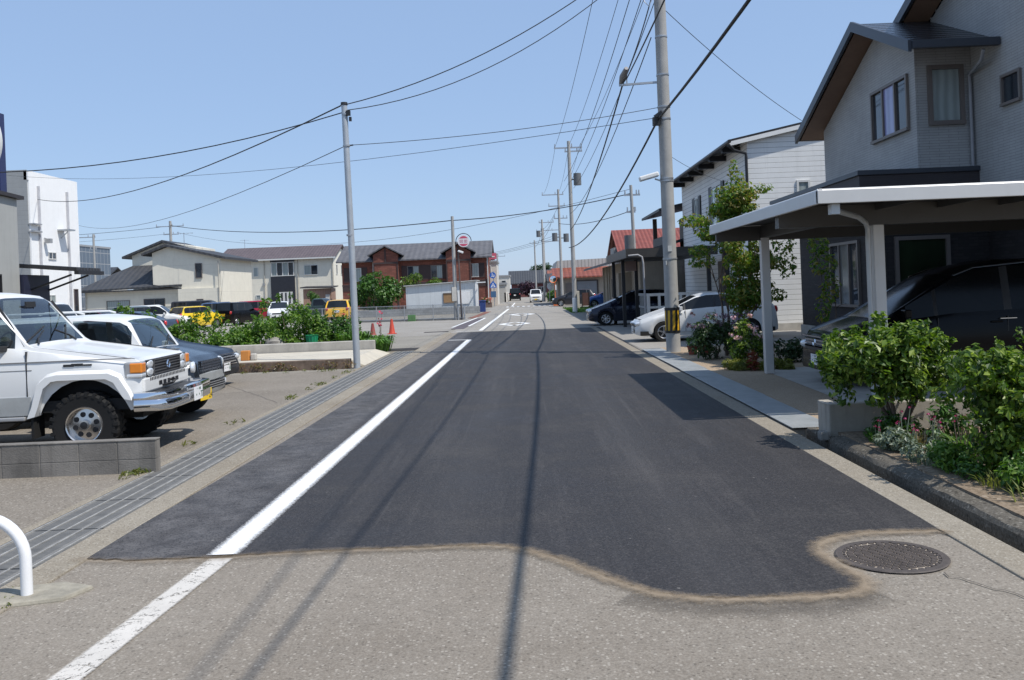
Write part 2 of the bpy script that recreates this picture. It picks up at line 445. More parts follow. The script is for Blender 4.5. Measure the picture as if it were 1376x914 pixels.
def band_mat():
    t = NT('tack_coat')
    uv = t.n('ShaderNodeTexCoord').outputs['UV']; u = t.n('ShaderNodeSeparateXYZ', i0=uv).outputs[0]
    e = t.math('MULTIPLY', t.math('ABSOLUTE', t.math('SUBTRACT', u, .5)), 2.)
    k = t.ramp(t.math('ADD', e, t.math('MULTIPLY', t.math('SUBTRACT', t.noise(11,6,.8), .5), 2.4)), .0, .95, .25, 1.)
    k = t.math('SUBTRACT', 1., t.math('MULTIPLY', t.math('SUBTRACT', 1., k), t.ramp(t.xyz()[0], -2.6, .6, .45, .95)))
    t.base(t.mix(t.noise(9,4,.7), (.235,.178,.12), (.35,.275,.19))).p(Roughness=.9)
    mx = t.n('ShaderNodeMixShader', i0=k, i1=t.b.outputs[0], i2=t.n('ShaderNodeBsdfTransparent').outputs[0])
    t.t.links.new(mx.outputs[0], t.out.inputs[0]); return t.m
BAND = band_mat()
TB = smooth_line([(-3.14,6.16)] + [(x, y-.05) for x, y in FRONT] + [(2.76,6.0)], 1)
strip('tack_coat_edge', TB, lambda x: .19, BAND, .020)
def stain_mat():
    t = NT('tar_stain')
    uv = t.n('ShaderNodeTexCoord').outputs['UV']; u = t.n('ShaderNodeSeparateXYZ', i0=uv).outputs[0]
    e = t.math('MULTIPLY', t.math('ABSOLUTE', t.math('SUBTRACT', u, .5)), 2.)
    k = t.ramp(t.math('ADD', e, t.math('MULTIPLY', t.math('SUBTRACT', t.noise(6,5,.75), .5), 1.6)), .0, 1., .68, 1.)
    t.base((.07,.06,.05)).p(Roughness=.85)
    mx = t.n('ShaderNodeMixShader', i0=k, i1=t.b.outputs[0], i2=t.n('ShaderNodeBsdfTransparent').outputs[0])
    t.t.links.new(mx.outputs[0], t.out.inputs[0]); return t.m
STAIN = stain_mat()
strip('dark_stain', [(.5,4.98),(.8,4.78),(1.2,4.70),(1.6,4.72),(1.9,4.85)], .32, STAIN, .0125)
def crack(x0, y0, x1, y1, seed, wd=.010, z=.0128):
    r2 = random.Random(seed); n = 14; P = []
    for i in range(n+1):
        t = i/n; P.append((x0+(x1-x0)*t+r2.uniform(-.02,.02), y0+(y1-y0)*t+r2.uniform(-.02,.02)))
    strip('road_crack', P, lambda x: wd, TARC, z)
TARC = M('crack_dark', (.085,.075,.065), .95)
crack(2.35,5.15,2.72,4.5,2,.008)
crack(-6.5,19,-4.2,15,7,.014,.006); crack(-8,16,-5,17,8,.012,.006)
# painted lines
strip('edge_line', [(-2.115,6.08),(-1.98,31.4)], .235, PNEW, .024)
strip('edge_line', [(-2.74,31.75),(-1.9,31.5)], .26, PNEW, .0245)
strip('old_edge_line', [(-2.30,2.6),(-2.11,6.03)], .18, POLD, .0125)
strip('far_edge_line', [(-1.92,38.6),(-1.72,52),(-1.35,79)], .20, PFAR, .0155)
strip('far_edge_line', [(-1.2,86.5),(-1.1,112)], .16, PFAR, .0155)
strip('lot_line', [(-2.95,38.5),(-2.0,38.4)], .2, PFAR, .0155)
strip('lot_line', [(-3.5,43),(-3.0,57)], .14, PFAR, .0155)
strip('lot_line', [(-2.75,44),(-2.45,56)], .14, PFAR, .0155)
strip('stop_line', [(-.9,78.6),(2.6,78.2)], .3, PFAR, .0155)
for k in range(9):
    x = -1.6 + k*.52
    strip('crossing_bar', [(x,86.4),(x,89.2)], .28, PFAR, .0155)
def diamond(cx, cy, a, b, wd):
    P = [(cx,cy-b),(cx+a,cy),(cx,cy+b),(cx-a,cy),(cx,cy-b)]
    strip('diamond_marking', P, wd, PFAR, .0155)
diamond(-.5, 44.6, .68, 2.2, .34)
diamond(-.15, 60.5, .75, 2.6, .4)
# patched seams in the far road
TAR = M('tar', (.05,.048,.047), .7)
# left gutter: concrete lips and steel grating
b = MB(); b.box(-3.34,-3.07,-6,37.5,-.2,.018); b.build('gutter_lip', LIP, bevel=.01, kind='structure')
b = MB(); b.box(-4.02,-3.93,-6,27,-.2,.014); b.build('gutter_lip', LIP, bevel=.01, kind='structure')
def grate_mat():
    t = NT('steel_grating'); x, y, z = t.xyz()
    fx = t.math('FRACT', t.math('DIVIDE', x, .118)); fy = t.math('FRACT', t.math('DIVIDE', y, .03))
    gap = t.math('MULTIPLY', t.math('GREATER_THAN', fx, .22), t.math('GREATER_THAN', fy, .45))
    seam = t.math('LESS_THAN', t.math('FRACT', t.math('DIVIDE', y, .995)), .02)
    c = t.mix(t.ramp(t.noise(6,4,.7),.3,.7), (.14,.135,.125), (.225,.217,.20))
    c = t.mix(t.math('MULTIPLY', gap, .72), c, (.045,.05,.055)); c = t.mix(seam, c, (.02,.02,.02))
    t.base(c).p(Roughness=.62, Metallic=.0); t.b.inputs['Specular IOR Level'].default_value = .25; t.bump(t.math('SUBTRACT', 1., gap), .5, .01)
    return t.m
GRATE = grate_mat()
gr0 = MB(); gr0.box(-3.925,-3.345,0,.992,-.01,.012)
for i in range(5): gr0.box(-3.895+i*.13, -3.886+i*.13, .003, .989, .0125, .020, 1)
gm = gr0.build('steel_grating', [GRATE, M('grating_bar', (.35,.345,.33), .6, .0, var=.35, vs=9)], kind='structure')
gm.location.y = -2
for k in range(-1, 27):
    c = gm.copy(); COL.objects.link(c); c.location.y = k*.995
# right gutter: concrete strip, kerb, steel plates over the ditch
b = MB(); b.box(2.74,2.995,-6,37.5,-.3,.017); b.build('gutter_lip', LIP, bevel=.01, kind='structure')
b = MB(); V = []; ny = 90
for i in range(ny+1):
    y = -6+15.45*i/ny; j = lambda k: rnd.uniform(-k,k)
    V += [(3.165+j(.004),y,-.4),(3.17+j(.006),y,.005+j(.008)),(3.195+j(.008),y,.040+j(.007)),(3.26+j(.008),y,.055+j(.008)),(3.33,y,.062+j(.006)),(3.34,y,-.4)]
b.add(V, [(i*6+k,i*6+k+1,i*6+k+7,i*6+k+6) for i in range(ny) for k in range(5)]); b.build('kerb', KERBM, smooth=28, kind='structure')
b = MB(); b.box(3.18,3.30,9.45,10.25,-.4,.03); b.build('kerb', KERBM, bevel=.02, kind='structure')
def plate_mat():
    t = NT('chequer_plate'); x, y, z = t.xyz()
    ck = t.math('SINE', t.math('MULTIPLY', t.math('ADD', x, y), 110.)); c2 = t.math('SINE', t.math('MULTIPLY', t.math('SUBTRACT', x, y), 110.))
    pat = t.math('MULTIPLY', ck, c2)
    c = t.mix(t.ramp(t.noise(3,5,.7),.3,.7), (.21,.225,.225), (.33,.345,.345))
    c = t.mix(t.ramp(t.noise(9,4,.7),.58,.8,0,.5), c, (.22,.15,.09))
    c = t.mix(t.ramp(pat,.2,.7,0,.25), c, (.5,.52,.53))
    t.base(c).p(Roughness=.55, Metallic=.08); t.bump(pat, .3, .004); return t.m
PLATE = plate_mat()
yy = 10.25; k = 0
while yy < 22.2:
    L = 1.48; b = MB((3.02,yy,0)); b.box(3.02+.004*k,3.50+.012*k,yy+.006,yy+L-.006,.022,.034)
    o = b.build('steel_cover_plate', PLATE, bevel=.004); o.rotation_euler = (R(rnd.uniform(-.2,.2)), R(rnd.uniform(-.4,.4)), R(rnd.uniform(-.5,.5)))
    tag(o, 'flat steel cover plate over the roadside ditch by the carport', 'cover plate', 'steel plates bridging the right-hand ditch')
    yy += L; k += 1
sheet('driveway', [(3.3,10.3),(3.6,22.4),(3.6,24),(8.3,24),(8.3,9.7),(3.3,9.7)], .018, AGG)
sheet('carport_slab', [(4.3,10.2),(4.5,17.2),(11,17.2),(11,10.2)], .0235, CONC)
sheet('driveway', [(3.1,24),(3.1,44),(9,44),(9,24)], .006, FARROAD)
b = MB(); b.box(3.325,12,-6,9.60,-.3,.075); b.build('flower_bed', SOIL, kind='structure')
# lawn by the far bend
LAWN = leafmat('lawn_green', [(.06,.13,.02),(.10,.20,.03),(.14,.24,.05)])
b = MB()
for i in range(1800):
    x = rnd.uniform(3.25,7.5); y = rnd.uniform(60,74)
    if rnd.random() < .5 and x > 5.5: continue
    h = rnd.uniform(.05,.13); a = rnd.uniform(0,6.28); dx = .12*math.cos(a); dy = .12*math.sin(a)
    b.add([(x-dx,y-dy,.005),(x+dx,y+dy,.005),(x+dx*.5+.05,y+dy*.5,h)], [(0,1,2)])
b.poly([(3.25,60,.007),(7.5,60,.007),(7.5,74,.007),(3.25,74,.007)])
b.build('lawn', LAWN, kind='stuff')
# side gutter openings as flat slabs, the shade inside painted as near-black colour
b = MB(); b.box(-4.4,-3.35,38.8,39.4,-.1,.012); b.build('gutter_mouth', M('painted_hole_shade', (.03,.025,.022), .9), kind='structure')
b = MB(); b.box(-4.6,-3.36,27.2,28.4,-.1,.012); b.build('gutter_mouth', M('painted_hole_shade', (.03,.025,.022), .9), kind='structure')
strip('red_paving', [(-3.35,56.5),(-3.15,62),(-2.9,72)], .5, M('red_paving', (.20,.085,.06), .95, var=.35, vs=2), .0155)
strip('road_patch', [(-3.1,41),(-2.8,56)], .6, M('road_patch', (.10,.085,.095), .9), .0135)

# ------------------------------------------------------------------ manhole cover
mo = (2.2,5.5,.0)
root = thing('manhole_cover', 'round iron manhole cover with a gridded top beside the fresh asphalt', 'manhole cover', mo)
IRON = M('cast_iron', (.085,.07,.062), .7, .1, var=.35, vs=14, bump=.3, bs=90)
DUST = M('dusty_grooves', (.40,.34,.27), .95, var=.3, vs=10)
b = MB(); b.lathe([(.0,.013),(.31,.013),(.315,.012)], axis='z', n=48); b.build('groove_disc', DUST, root)
b = MB(); b.lathe([(.285,.0135),(.285,.019),(.325,.019),(.332,.013)], axis='z', n=48); b.build('rim', IRON, root, smooth=40)
b = MB()
for i in range(-9, 10):
    y = i*.0262; L = math.sqrt(max(0, .262**2-y*y))
    nseg = max(1, int(L*2/.05)); 
    for s_ in range(nseg):
        a = -L + s_*2*L/nseg; b.box(a+.004, a+2*L/nseg-.004, y-.0075, y+.0075, .0135, .0185)
for k in range(36):
    t = k*math.pi/18; m = Matrix.Rotation(t,3,'Z'); b.obox(m @ Vector((.274,0,.016)), (.016,.03,.006), m)
b.build('tread', IRON, root)
root.rotation_euler = (0,0,R(14))
# ------------------------------------------------------------------ vehicles
def lin(poly, x):
    if x >= poly[0][0]: return poly[0][1]
    for (x0,z0),(x1,z1) in zip(poly[:-1], poly[1:]):
        if x <= x0 and x >= x1: return z0 + (z1-z0)*(x0-x)/max(1e-6, x0-x1)
    return poly[-1][1]
UNDER = M('underbody', (.012,.012,.012), .8)
def wheel_data(r, wd, style='spoke', spokes=6, rimcol=None):
    t = MB(); o = wd/2
    ri = r*.64 if style != 'offroad' else r*.56
    t.lathe([(ri*.9,-o*.5),(ri,-o*.9),(r*.93,-o),(r*.99,-o*.8),(r,-o*.6),(r,o*.6),(r*.99,o*.8),(r*.93,o),(ri,o*.9),(ri*.9,o*.5)], n=36)
    if style == 'offroad':
        for k in range(26):
            m = Matrix.Rotation(2*math.pi*k/26,3,'Y')
            for sgn in (-1,1):
                t.obox(m @ Vector((r*1.0,sgn*o*.62,0)), (.015,o*.62,r*.12), m)
                t.obox(m @ Vector((r*.955,sgn*o*1.0,0)), (.06,.008,r*.10), m)
    rm = MB()
    if style == 'offroad':
        rm.lathe([(ri*1.02,o*.9),(ri*.98,o*1.02),(ri*.92,o*.95),(ri*.86,o*.45),(ri*.3,o*.55),(ri*.28,o*.95),(0.001,o*.98)], n=36, mi=0)
        for k in range(8):
            a = 2*math.pi*k/8; rm.lathe([(.001,0),(ri*.15,0)], (ri*.58*math.cos(a),o*.53,ri*.58*math.sin(a)), n=12, mi=1)
        rm.lathe([(.001,0),(ri*.2,-.004)], (0,o*.99,0), n=14, mi=1)
    else:
        rm.lathe([(ri*1.02,o*.88),(ri*.97,o*.98),(ri*.9,o*.9),(ri*.88,o*.45),(.001,o*.4)], n=32, mi=0)
        rm.lathe([(ri*.86,o*.46),(.001,o*.44)], n=32, mi=1)
        for k in range(spokes):
            m = Matrix.Rotation(2*math.pi*k/spokes,3,'Y')
            rm.obox(m @ Vector((ri*.5,o*.72,0)), (ri*.86,o*.3,ri*.23), m, 0)
        rm.lathe([(ri*.2,o*.6),(ri*.2,o*.92),(.001,o*.95)], n=14, mi=0)
    return t, rm
def add_wheels(root, xs, track, r, wd, style='spoke', spokes=6, rim=ALLOY):
    first = None
    for x in xs:
        for sgn in (-1, 1):
            if first is None:
                t, rm = wheel_data(r, wd, style, spokes)
                tw = t.build('wheel', RUBBER, root, smooth=35); rr = rm.build('rim', [rim, BLACK], tw, smooth=35)
                first = (tw, rr)
            else:
                tw = first[0].copy(); COL.objects.link(tw); rr = first[1].copy(); COL.objects.link(rr); rr.parent = tw
            tw.parent = root
            tw.location = (x, sgn*track/2, r); tw.rotation_euler = (0, rnd.uniform(0,1), math.pi if sgn < 0 else 0)
def plate(root, x, y, z, rotz, digits, bgm, fgm, bigsize=.11, w=.33, h=.165):
    p = MB(); p.box(-.004,.004,-w/2,w/2,-h/2,h/2); o = p.build('number_plate', bgm, root)
    o.location = (x,y,z); o.rotation_euler = (0,0,rotz)
    text('lettering', digits[1], bigsize, (.0055,.02,-.025), (R(90),0,R(90)), fgm, o)
    text('lettering', digits[0], .045, (.0055,0,.052), (R(90),0,R(90)), fgm, o)
    return o
PLW = M('plate_white', (.8,.8,.8), .4, var=.03); PLY = M('plate_yellow', (.75,.50,.03), .4, var=.03)
GREENT = M('plate_green', (.02,.10,.05), .5); BLACKT = M('plate_black', (.02,.02,.02), .5)

def carbody(root, sp, paintm, paint2=None, glassm=None):
    L, W = sp['L'], sp['W']; h = L/2
    top, belt = sp['top'], sp['belt']; cl = sp.get('clear', .2)
    cowl, rf, rr, rb = sp['glass']; tum = sp.get('tumble', .28); wr = sp['r']; wx = sp['wheels']
    ra = wr*sp.get('arch', 1.14); fr, rrn = sp.get('round', (.16, .12)); crf, crr = sp.get('corner', (.5, .35))
    crown = sp.get('crown', .02); glassm = glassm or CARGLASS
    X = set([h, h-.03, h-.08, h-.18, -h, -h+.03, -h+.08, -h+.18])
    for p in top + belt: X.add(p[0])
    for a, bb in sp['windows']: X.add(a); X.add(bb)
    X |= {cowl, rf, rr, rb}
    for q in wx:
        for k in range(13): X.add(q - ra*math.cos(math.pi*k/12))
    for k in range(int(L/.22)): X.add(-h + .1 + k*.22)
    for k in range(1, 5): X.add(cowl + (rf-cowl)*k/5); X.add(rr + (rb-rr)*k/5)
    X = sorted([x for x in X if -h-1e-6 <= x <= h+1e-6], reverse=True)
    Y = [X[0]]
    for x in X[1:]:
        if Y[-1]-x > .008: Y.append(x)
    X = Y
    def hw(x):
        w_ = W/2
        u = (x-(h-crf))/crf
        if u > 0: w_ -= fr*u**2.2
        u = (-x-(h-crr))/crr
        if u > 0: w_ -= rrn*u**2.2
        return w_
    def sec(x):
        w_ = hw(x); zb = cl
        e = max(0, (abs(x)-(h-.3))/.3); zb += .06*e*e
        inarch = False
        for q in wx:
            if abs(x-q) < ra:
                zz = wr + math.sqrt(max(0, ra*ra-(x-q)**2)); 
                if zz > zb: zb = zz; inarch = True
        zt = lin(top, x); zl = min(lin(belt, x), zt-.012); zl = max(zl, zb+.05); zt = max(zt, zl+.012); gg = zt-zl
        bulge = sp.get('bulge', .02)
        k = min(1, gg/.3)
        rows = [(w_-.035+ (.02 if inarch else 0), zb), (w_-.004, zb+.2*(zl-zb)), (w_+bulge*.5, zb+.55*(zl-zb)), (w_-.005, zb+.86*(zl-zb)), (w_-.035, zl)]
        y5 = w_-.045; y6 = w_-.05-tum*gg*.84; y7 = w_-.06-tum*gg
        rows += [(y5, zl+gg*.06), (y6, zl+gg*.86), (y7, zl+gg*.93), (y7-.05-.03*k, zt-crown*.5-.008*k), (y7*.5, zt-crown*.15), (0, zt)]
        return rows
    secs = [sec(x) for x in X]
    body = MB(); ws = MB(); rw = MB(); sides = {}
    m2 = 1 if paint2 else 0
    nr = 11
    full = []
    for x, s_ in zip(X, secs):
        ring = [Vector((x,-y,z)) for y, z in s_] + [Vector((x,y,z)) for y, z in s_[-2::-1]]
        full.append(ring)
    def seg(j): return j if j < 10 else 19-j           # lower row index of the face strip
    for i in range(len(X)-1):
        xm = (X[i]+X[i+1])/2; gm = min(lin(top,X[i])-lin(belt,X[i]), lin(top,X[i+1])-lin(belt,X[i+1])); 
        for j in range(20):
            q = [full[i][j], full[i+1][j], full[i+1][j+1], full[i][j+1]]; k = seg(j)
            tgt = body; mi = 0
            if k in (8, 9) and cowl > xm > rf: tgt = ws
            elif k in (8, 9) and rr > xm > rb: tgt = rw
            elif k == 5:
                for wi, (a, bb) in enumerate(sp['windows']):
                    if max(a,bb) > xm > min(a,bb): tgt = sides.setdefault((wi, j < 10), MB())
                if tgt is body and sp.get('blackpillar') and sp['windows'][0][0] > xm > sp['windows'][-1][1]: mi = 2
            if tgt is body and mi == 0 and k >= 4 and paint2 and cowl+.02 > xm: mi = 1
            tgt.add(q, [(0,1,2,3)], mi)
    body.add(full[0], [tuple(range(20,-1,-1))], 0); body.add(full[-1], [tuple(range(21))], 0)
    bo = body.build('body', [paintm, paint2 or paintm, PLASTIC], root, smooth=42)
    for nm, mb in [('windshield', ws), ('rear_window', rw)] + [('side_window', v) for v in sides.values()]:
        if mb.f: mb.build(nm, glassm, root, smooth=42)
    u = MB(); zt = sp.get('deck', lin(belt, 0)*.72)
    u.box(-h+.12, h-.14, -W/2+.27, W/2-.27, cl+.02, zt); 
    for a, bb in ((wx[0]-ra-.02, h-.12), (wx[1]+ra, wx[0]-ra), (-h+.12, wx[1]-ra)):
        if abs(bb-a) > .1: u.box(a, bb, -W/2+.05, W/2-.05, cl+.03, cl+.16)
    u.build('underbody', UNDER, root)
    return hw
def lamp(root, name, c, d, m, rotz=0, roty=0):
    b = MB(); b.lathe([(.001,-.5),(.25,-.48),(.43,-.36),(.5,-.1),(.5,.3)], axis='x', n=16)
    for v in b.v: v.x *= -d[0]; v.y *= d[1]; v.z *= d[2]
    o = b.build(name, m, root, smooth=60); o.location = c; o.rotation_euler = (0, roty, rotz); return o
def mirrors(root, x, y, z, m, s=1.):
    for sg in (-1, 1):
        b = MB(); b.obox((x, sg*(y+.10), z), (.10*s,.17*s,.13*s)); b.bar((x+.02, sg*(y+.03), z-.05), (x, sg*(y+.10), z-.03), .03, .04)
        b.build('wing_mirror', m, root, bevel=.02)
def handles(root, xs, y, z, m):
    for x in xs:
        for sg in (-1, 1):
            b = MB(); b.box(x-.09, x+.09, sg*y, sg*(y+.03), z-.014, z+.014); b.build('door_handle', m, root, bevel=.008)
def seams(root, xs, y, z0, z1):
    for x in xs:
        for sg in (-1, 1):
            b = MB(); b.box(x-.006, x+.006, sg*(y-.03), sg*(y+.0035), z0, z1); b.build('door_gap', BLACK, root)

# ---- the white off-road car in the foreground
WHITEP = paint('white_car_paint', (.70,.705,.695), rough=.3)
def off_road_car():
    root = thing('off_road_car', 'boxy white off-road car with chrome bumper and orange corner lamps, behind the block wall', 'off-road car')
    sp = dict(L=4.1, W=1.72, r=.37, wheels=(1.40,-1.2), clear=.5, arch=1.42, tumble=.13, bulge=.01, crown=.03,
        top=[(2.05,1.00),(2.03,1.07),(1.97,1.11),(1.5,1.185),(.80,1.30),(.74,1.34),(.34,1.86),(.24,1.93),(0,1.965),(-1.9,1.96),(-2.0,1.9),(-2.05,1.3)],
        belt=[(2.05,.97),(2.0,1.05),(1.5,1.14),(.8,1.25),(.74,1.275),(-2.05,1.29)], glass=(.735,.30,-1.95,-2.02),
        windows=[(.62,-.42),(-.50,-1.85)], round=(.03,.04), corner=(.12,.2), deck=.9)
    carbody(root, sp, WHITEP, None, CLEAR)
    add_wheels(root, (1.40,-1.2), 1.56, .375, .26, 'offroad', rim=M('polished_alloy', (.62,.6,.58), .22, .95, var=.08))
    # wheel-arch flares
    for q in (1.40, -1.2):
        for sg in (-1, 1):
            b = MB(); P = [(q-.62,.50),(q-.57,.62),(q-.50,.88),(q-.40,.965),(q-.28,.99),(q+.30,.985),(q+.42,.93),(q+.53,.74),(q+.56,.66)]
            I = [(q-.535,.50),(q-.49,.62),(q-.43,.82),(q-.34,.895),(q-.26,.905),(q+.27,.90),(q+.36,.855),(q+.45,.70),(q+.48,.66)]
            y0 = sg*.84; y1 = sg*.935
            for k in range(len(P)-1):
                (a0,a1),(c0,c1),(e0,e1),(g0,g1) = P[k],P[k+1],I[k],I[k+1]
                b.quad((a0,y0,a1+.03),(c0,y0,c1+.03),(c0,y1,c1-.02),(a0,y1,a1-.02)); b.quad((a0,y1,a1-.02),(c0,y1,c1-.02),(g0,y1,g1),(e0,y1,e1)); b.quad((e0,y1,e1),(g0,y1,g1),(g0,y0*.9,g1),(e0,y0*.9,e1))
            b.build('wheel_flare', WHITEP, root, smooth=35)
    b = MB()                                                      # inner wheel wells
    for q in (1.40,-1.2): b.box(q-.52,q+.5,-.6,.6,.45,1.0)
    b.box(-1.9,1.9,-.42,.42,.38,.62); b.bar((1.40,-.6,.37),(1.40,.6,.37),.1,.1); b.bar((1.45,-.55,.42),(1.9,-.4,.5),.05,.06); b.bar((1.45,.55,.42),(1.9,.4,.5),.05,.06)
    b.build('chassis', UNDER, root)
    for sg in (-1,1):
        b = MB(); b.box(.80,.83,sg*.62,sg*.88,.24,.56); b.build('mud_flap', RUBBER, root)
        b = MB(); b.box(-.72,.74,sg*.70,sg*.90,.455,.50); b.build('side_step', GREYM, root, bevel=.012)
        b = MB(); b.box(-.62,.80,sg*.845,sg*.868,.51,.73); b.build('lower_panel', M('silver_lower_paint', (.42,.43,.42), .35, .4), root, bevel=.006)
        b = MB(); b.box(-.62,1.95,sg*.855,sg*.866,1.118,1.13); b.box(-.62,.82,sg*.855,sg*.864,1.028,1.036); b.build('body_crease', M('crease_grey', (.20,.20,.20), .5), root)
        b = MB(); b.box(.755,.767,sg*.82,sg*.8655,.51,1.25); b.build('door_gap', BLACK, root)
        b = MB(); b.box(1.18,1.30,sg*.862,sg*.873,1.055,1.083); b.box(1.31,1.50,sg*.862,sg*.873,1.06,1.078); b.box(1.27,1.40,sg*.862,sg*.875,1.066,1.09); b.build('badge', PLASTIC, root)
        # mirrors on the door
        b = MB(); b.obox((.42,sg*1.04,1.36),(.09,.20,.24)); b.build('wing_mirror', GREYM, root, bevel=.03)
        b = MB(); b.bar((.50,sg*.80,1.29),(.43,sg*1.0,1.30),.09,.07); b.build('mirror_arm', PLASTIC, root, bevel=.015)
        b = MB(); b.bar((.36,sg*.70,1.84),(.715,sg*.80,1.30),.018,.03); b.build('pillar_trim', PLASTIC, root)
        # front lamps : orange corner lamp wrapping round, two stacked lenses
        b = MB(); b.box(1.86,2.062,sg*.70,sg*.868,.885,1.075); b.build('lamp_housing', GREYM, root, bevel=.02)
        b = MB(); b.box(1.925,2.068,sg*.735,sg*.876,.945,1.065); b.build('corner_lamp', ORANGE, root, bevel=.015)
        b = MB(); b.box(1.89,2.068,sg*.735,sg*.876,.895,.938); b.build('side_lamp', LAMP, root, bevel=.012)
        for z in (1.032,.937): lamp(root, 'headlight', (2.06,sg*.585,z), (.035,.20,.10), LAMP)
    for sg in (-1,1):
        b = MB(); b.bar((1.96,sg*.785,1.107),(.82,sg*.785,1.288),.010,.012); b.build('bonnet_gap', BLACK, root)
    b = MB(); b.box(2.02,2.055,-.70,.70,.88,1.075); b.build('grille_back', BLACK, root)
    b = MB()
    for z in (.90,.935,.97,1.005,1.04,1.068): b.box(2.05,2.072,-.47,.47,z-.006,z+.006)
    b.box(2.05,2.074,-.48,-.465,.885,1.075); b.box(2.05,2.074,.465,.48,.885,1.075); b.box(2.045,2.07,-.70,.70,1.07,1.084)
    g = b.build('grille', M('grille_grey', (.14,.14,.145), .35, .5), root)
    b = MB(); b.lathe([(.035,.0),(.045,.012),(.055,.0)], (2.077,0,.985), 'x', 20); b.box(2.074,2.084,-.05,.05,.98,.99); b.build('emblem', CHROME, g)
    b = MB(); b.box(1.98,2.07,-.80,.80,.71,.875); b.build('front_apron', WHITEP, root, bevel=.015)
    b = MB()
    for k in range(5): b.box(2.068,2.074,-.33+k*.15,-.22+k*.15,.755,.805)
    build_each(b, 'apron_slot', BLACK, root)
    b = MB()
    for k in range(24): b.box(2.066,2.074,-.62+k*.054,-.595+k*.054,.835,.87)
    b.build('apron_grille', BLACK, root)
    # chrome bumper, wrapped back at the ends
    pr = [(.0,.505),(.045,.50),(.07,.52),(.075,.60),(.055,.635),(.075,.66),(.06,.715),(.0,.72)]
    path = [(1.98,-.92),(2.24,-.90),(2.36,-.74),(2.38,0),(2.36,.74),(2.24,.90),(1.98,.92)]
    b = MB(); V = []
    for i, (px, py) in enumerate(path):
        a = Vector(path[max(0,i-1)]); c = Vector(path[min(len(path)-1,i+1)]); d = (c-a).normalized(); nn = Vector((d.y,-d.x))
        V += [(px+nn.x*u-nn.x*.06, py+nn.y*u-nn.y*.06, z) for u, z in pr]
    m_ = len(pr)
    b.add(V, [(i*m_+j,i*m_+(j+1)%m_,(i+1)*m_+(j+1)%m_,(i+1)*m_+j) for i in range(len(path)-1) for j in range(m_)] + [tuple(range(m_)), tuple((len(path)-1)*m_+j for j in range(m_))])
    b.build('front_bumper', CHROME, root, smooth=50)
    b = MB(); b.box(1.95,2.33,-.62,.62,.66,.70); b.tube([(2.1,-.12,.74),(2.17,-.12,.76),(2.19,-.09,.79),(2.16,-.06,.81),(2.12,-.07,.79)], .014, 8); b.box(2.0,2.12,-.22,.02,.735,.755); b.build('tow_hook', BLACK, root)
    plate(root, 2.425, .04, .60, 0, ('・・ 300', '・・77'), PLW, GREENT)
    for sg in (-1, 1):
        b = MB(); b.tube([(.79,sg*.5-.1,1.325),(.70,sg*.42,1.385),(.64,sg*.15,1.47)], .012, 6); b.bar((.73,sg*.5-.25,1.36),(.60,sg*.3+.25,1.52),.012,.022); b.build('wiper', PLASTIC, root)
    # cabin
    b = MB()
    for sg in (-1, 1):
        b.obox((-.30,sg*.36,1.02),(.5,.48,.16)); b.obox((-.55,sg*.36,1.30),(.14,.48,.60), Matrix.Rotation(R(-12),3,'Y')); b.obox((-.63,sg*.36,1.66),(.09,.26,.16))
    b.obox((-1.5,0,1.2),(.14,1.2,.5))
    b.build('seat', M('seat_cloth', (.06,.06,.065), .9), root, bevel=.04)
    b = MB(); b.box(.35,.70,-.72,.72,1.0,1.27); b.box(-1.9,.4,-.74,.74,.85,.9); b.build('dashboard', M('dash_grey', (.05,.05,.055), .7), root, bevel=.03)
    b = MB(); P = [Vector((.24+.09*math.sin(k*math.pi/10),-.36+.19*math.cos(k*math.pi/10),1.30+.17*math.sin(k*math.pi/10))) for k in range(21)]; b.tube(P, .014, 6); b.build('steering_wheel', PLASTIC, root)
    b = MB(); b.obox((.42,0,1.80),(.02,.24,.07)); b.build('rear_view_mirror', PLASTIC, root)
    root.location = (-6.58, 11.13, 0); root.rotation_euler = (0,0,R(3.3))
    return root
off_road_car()

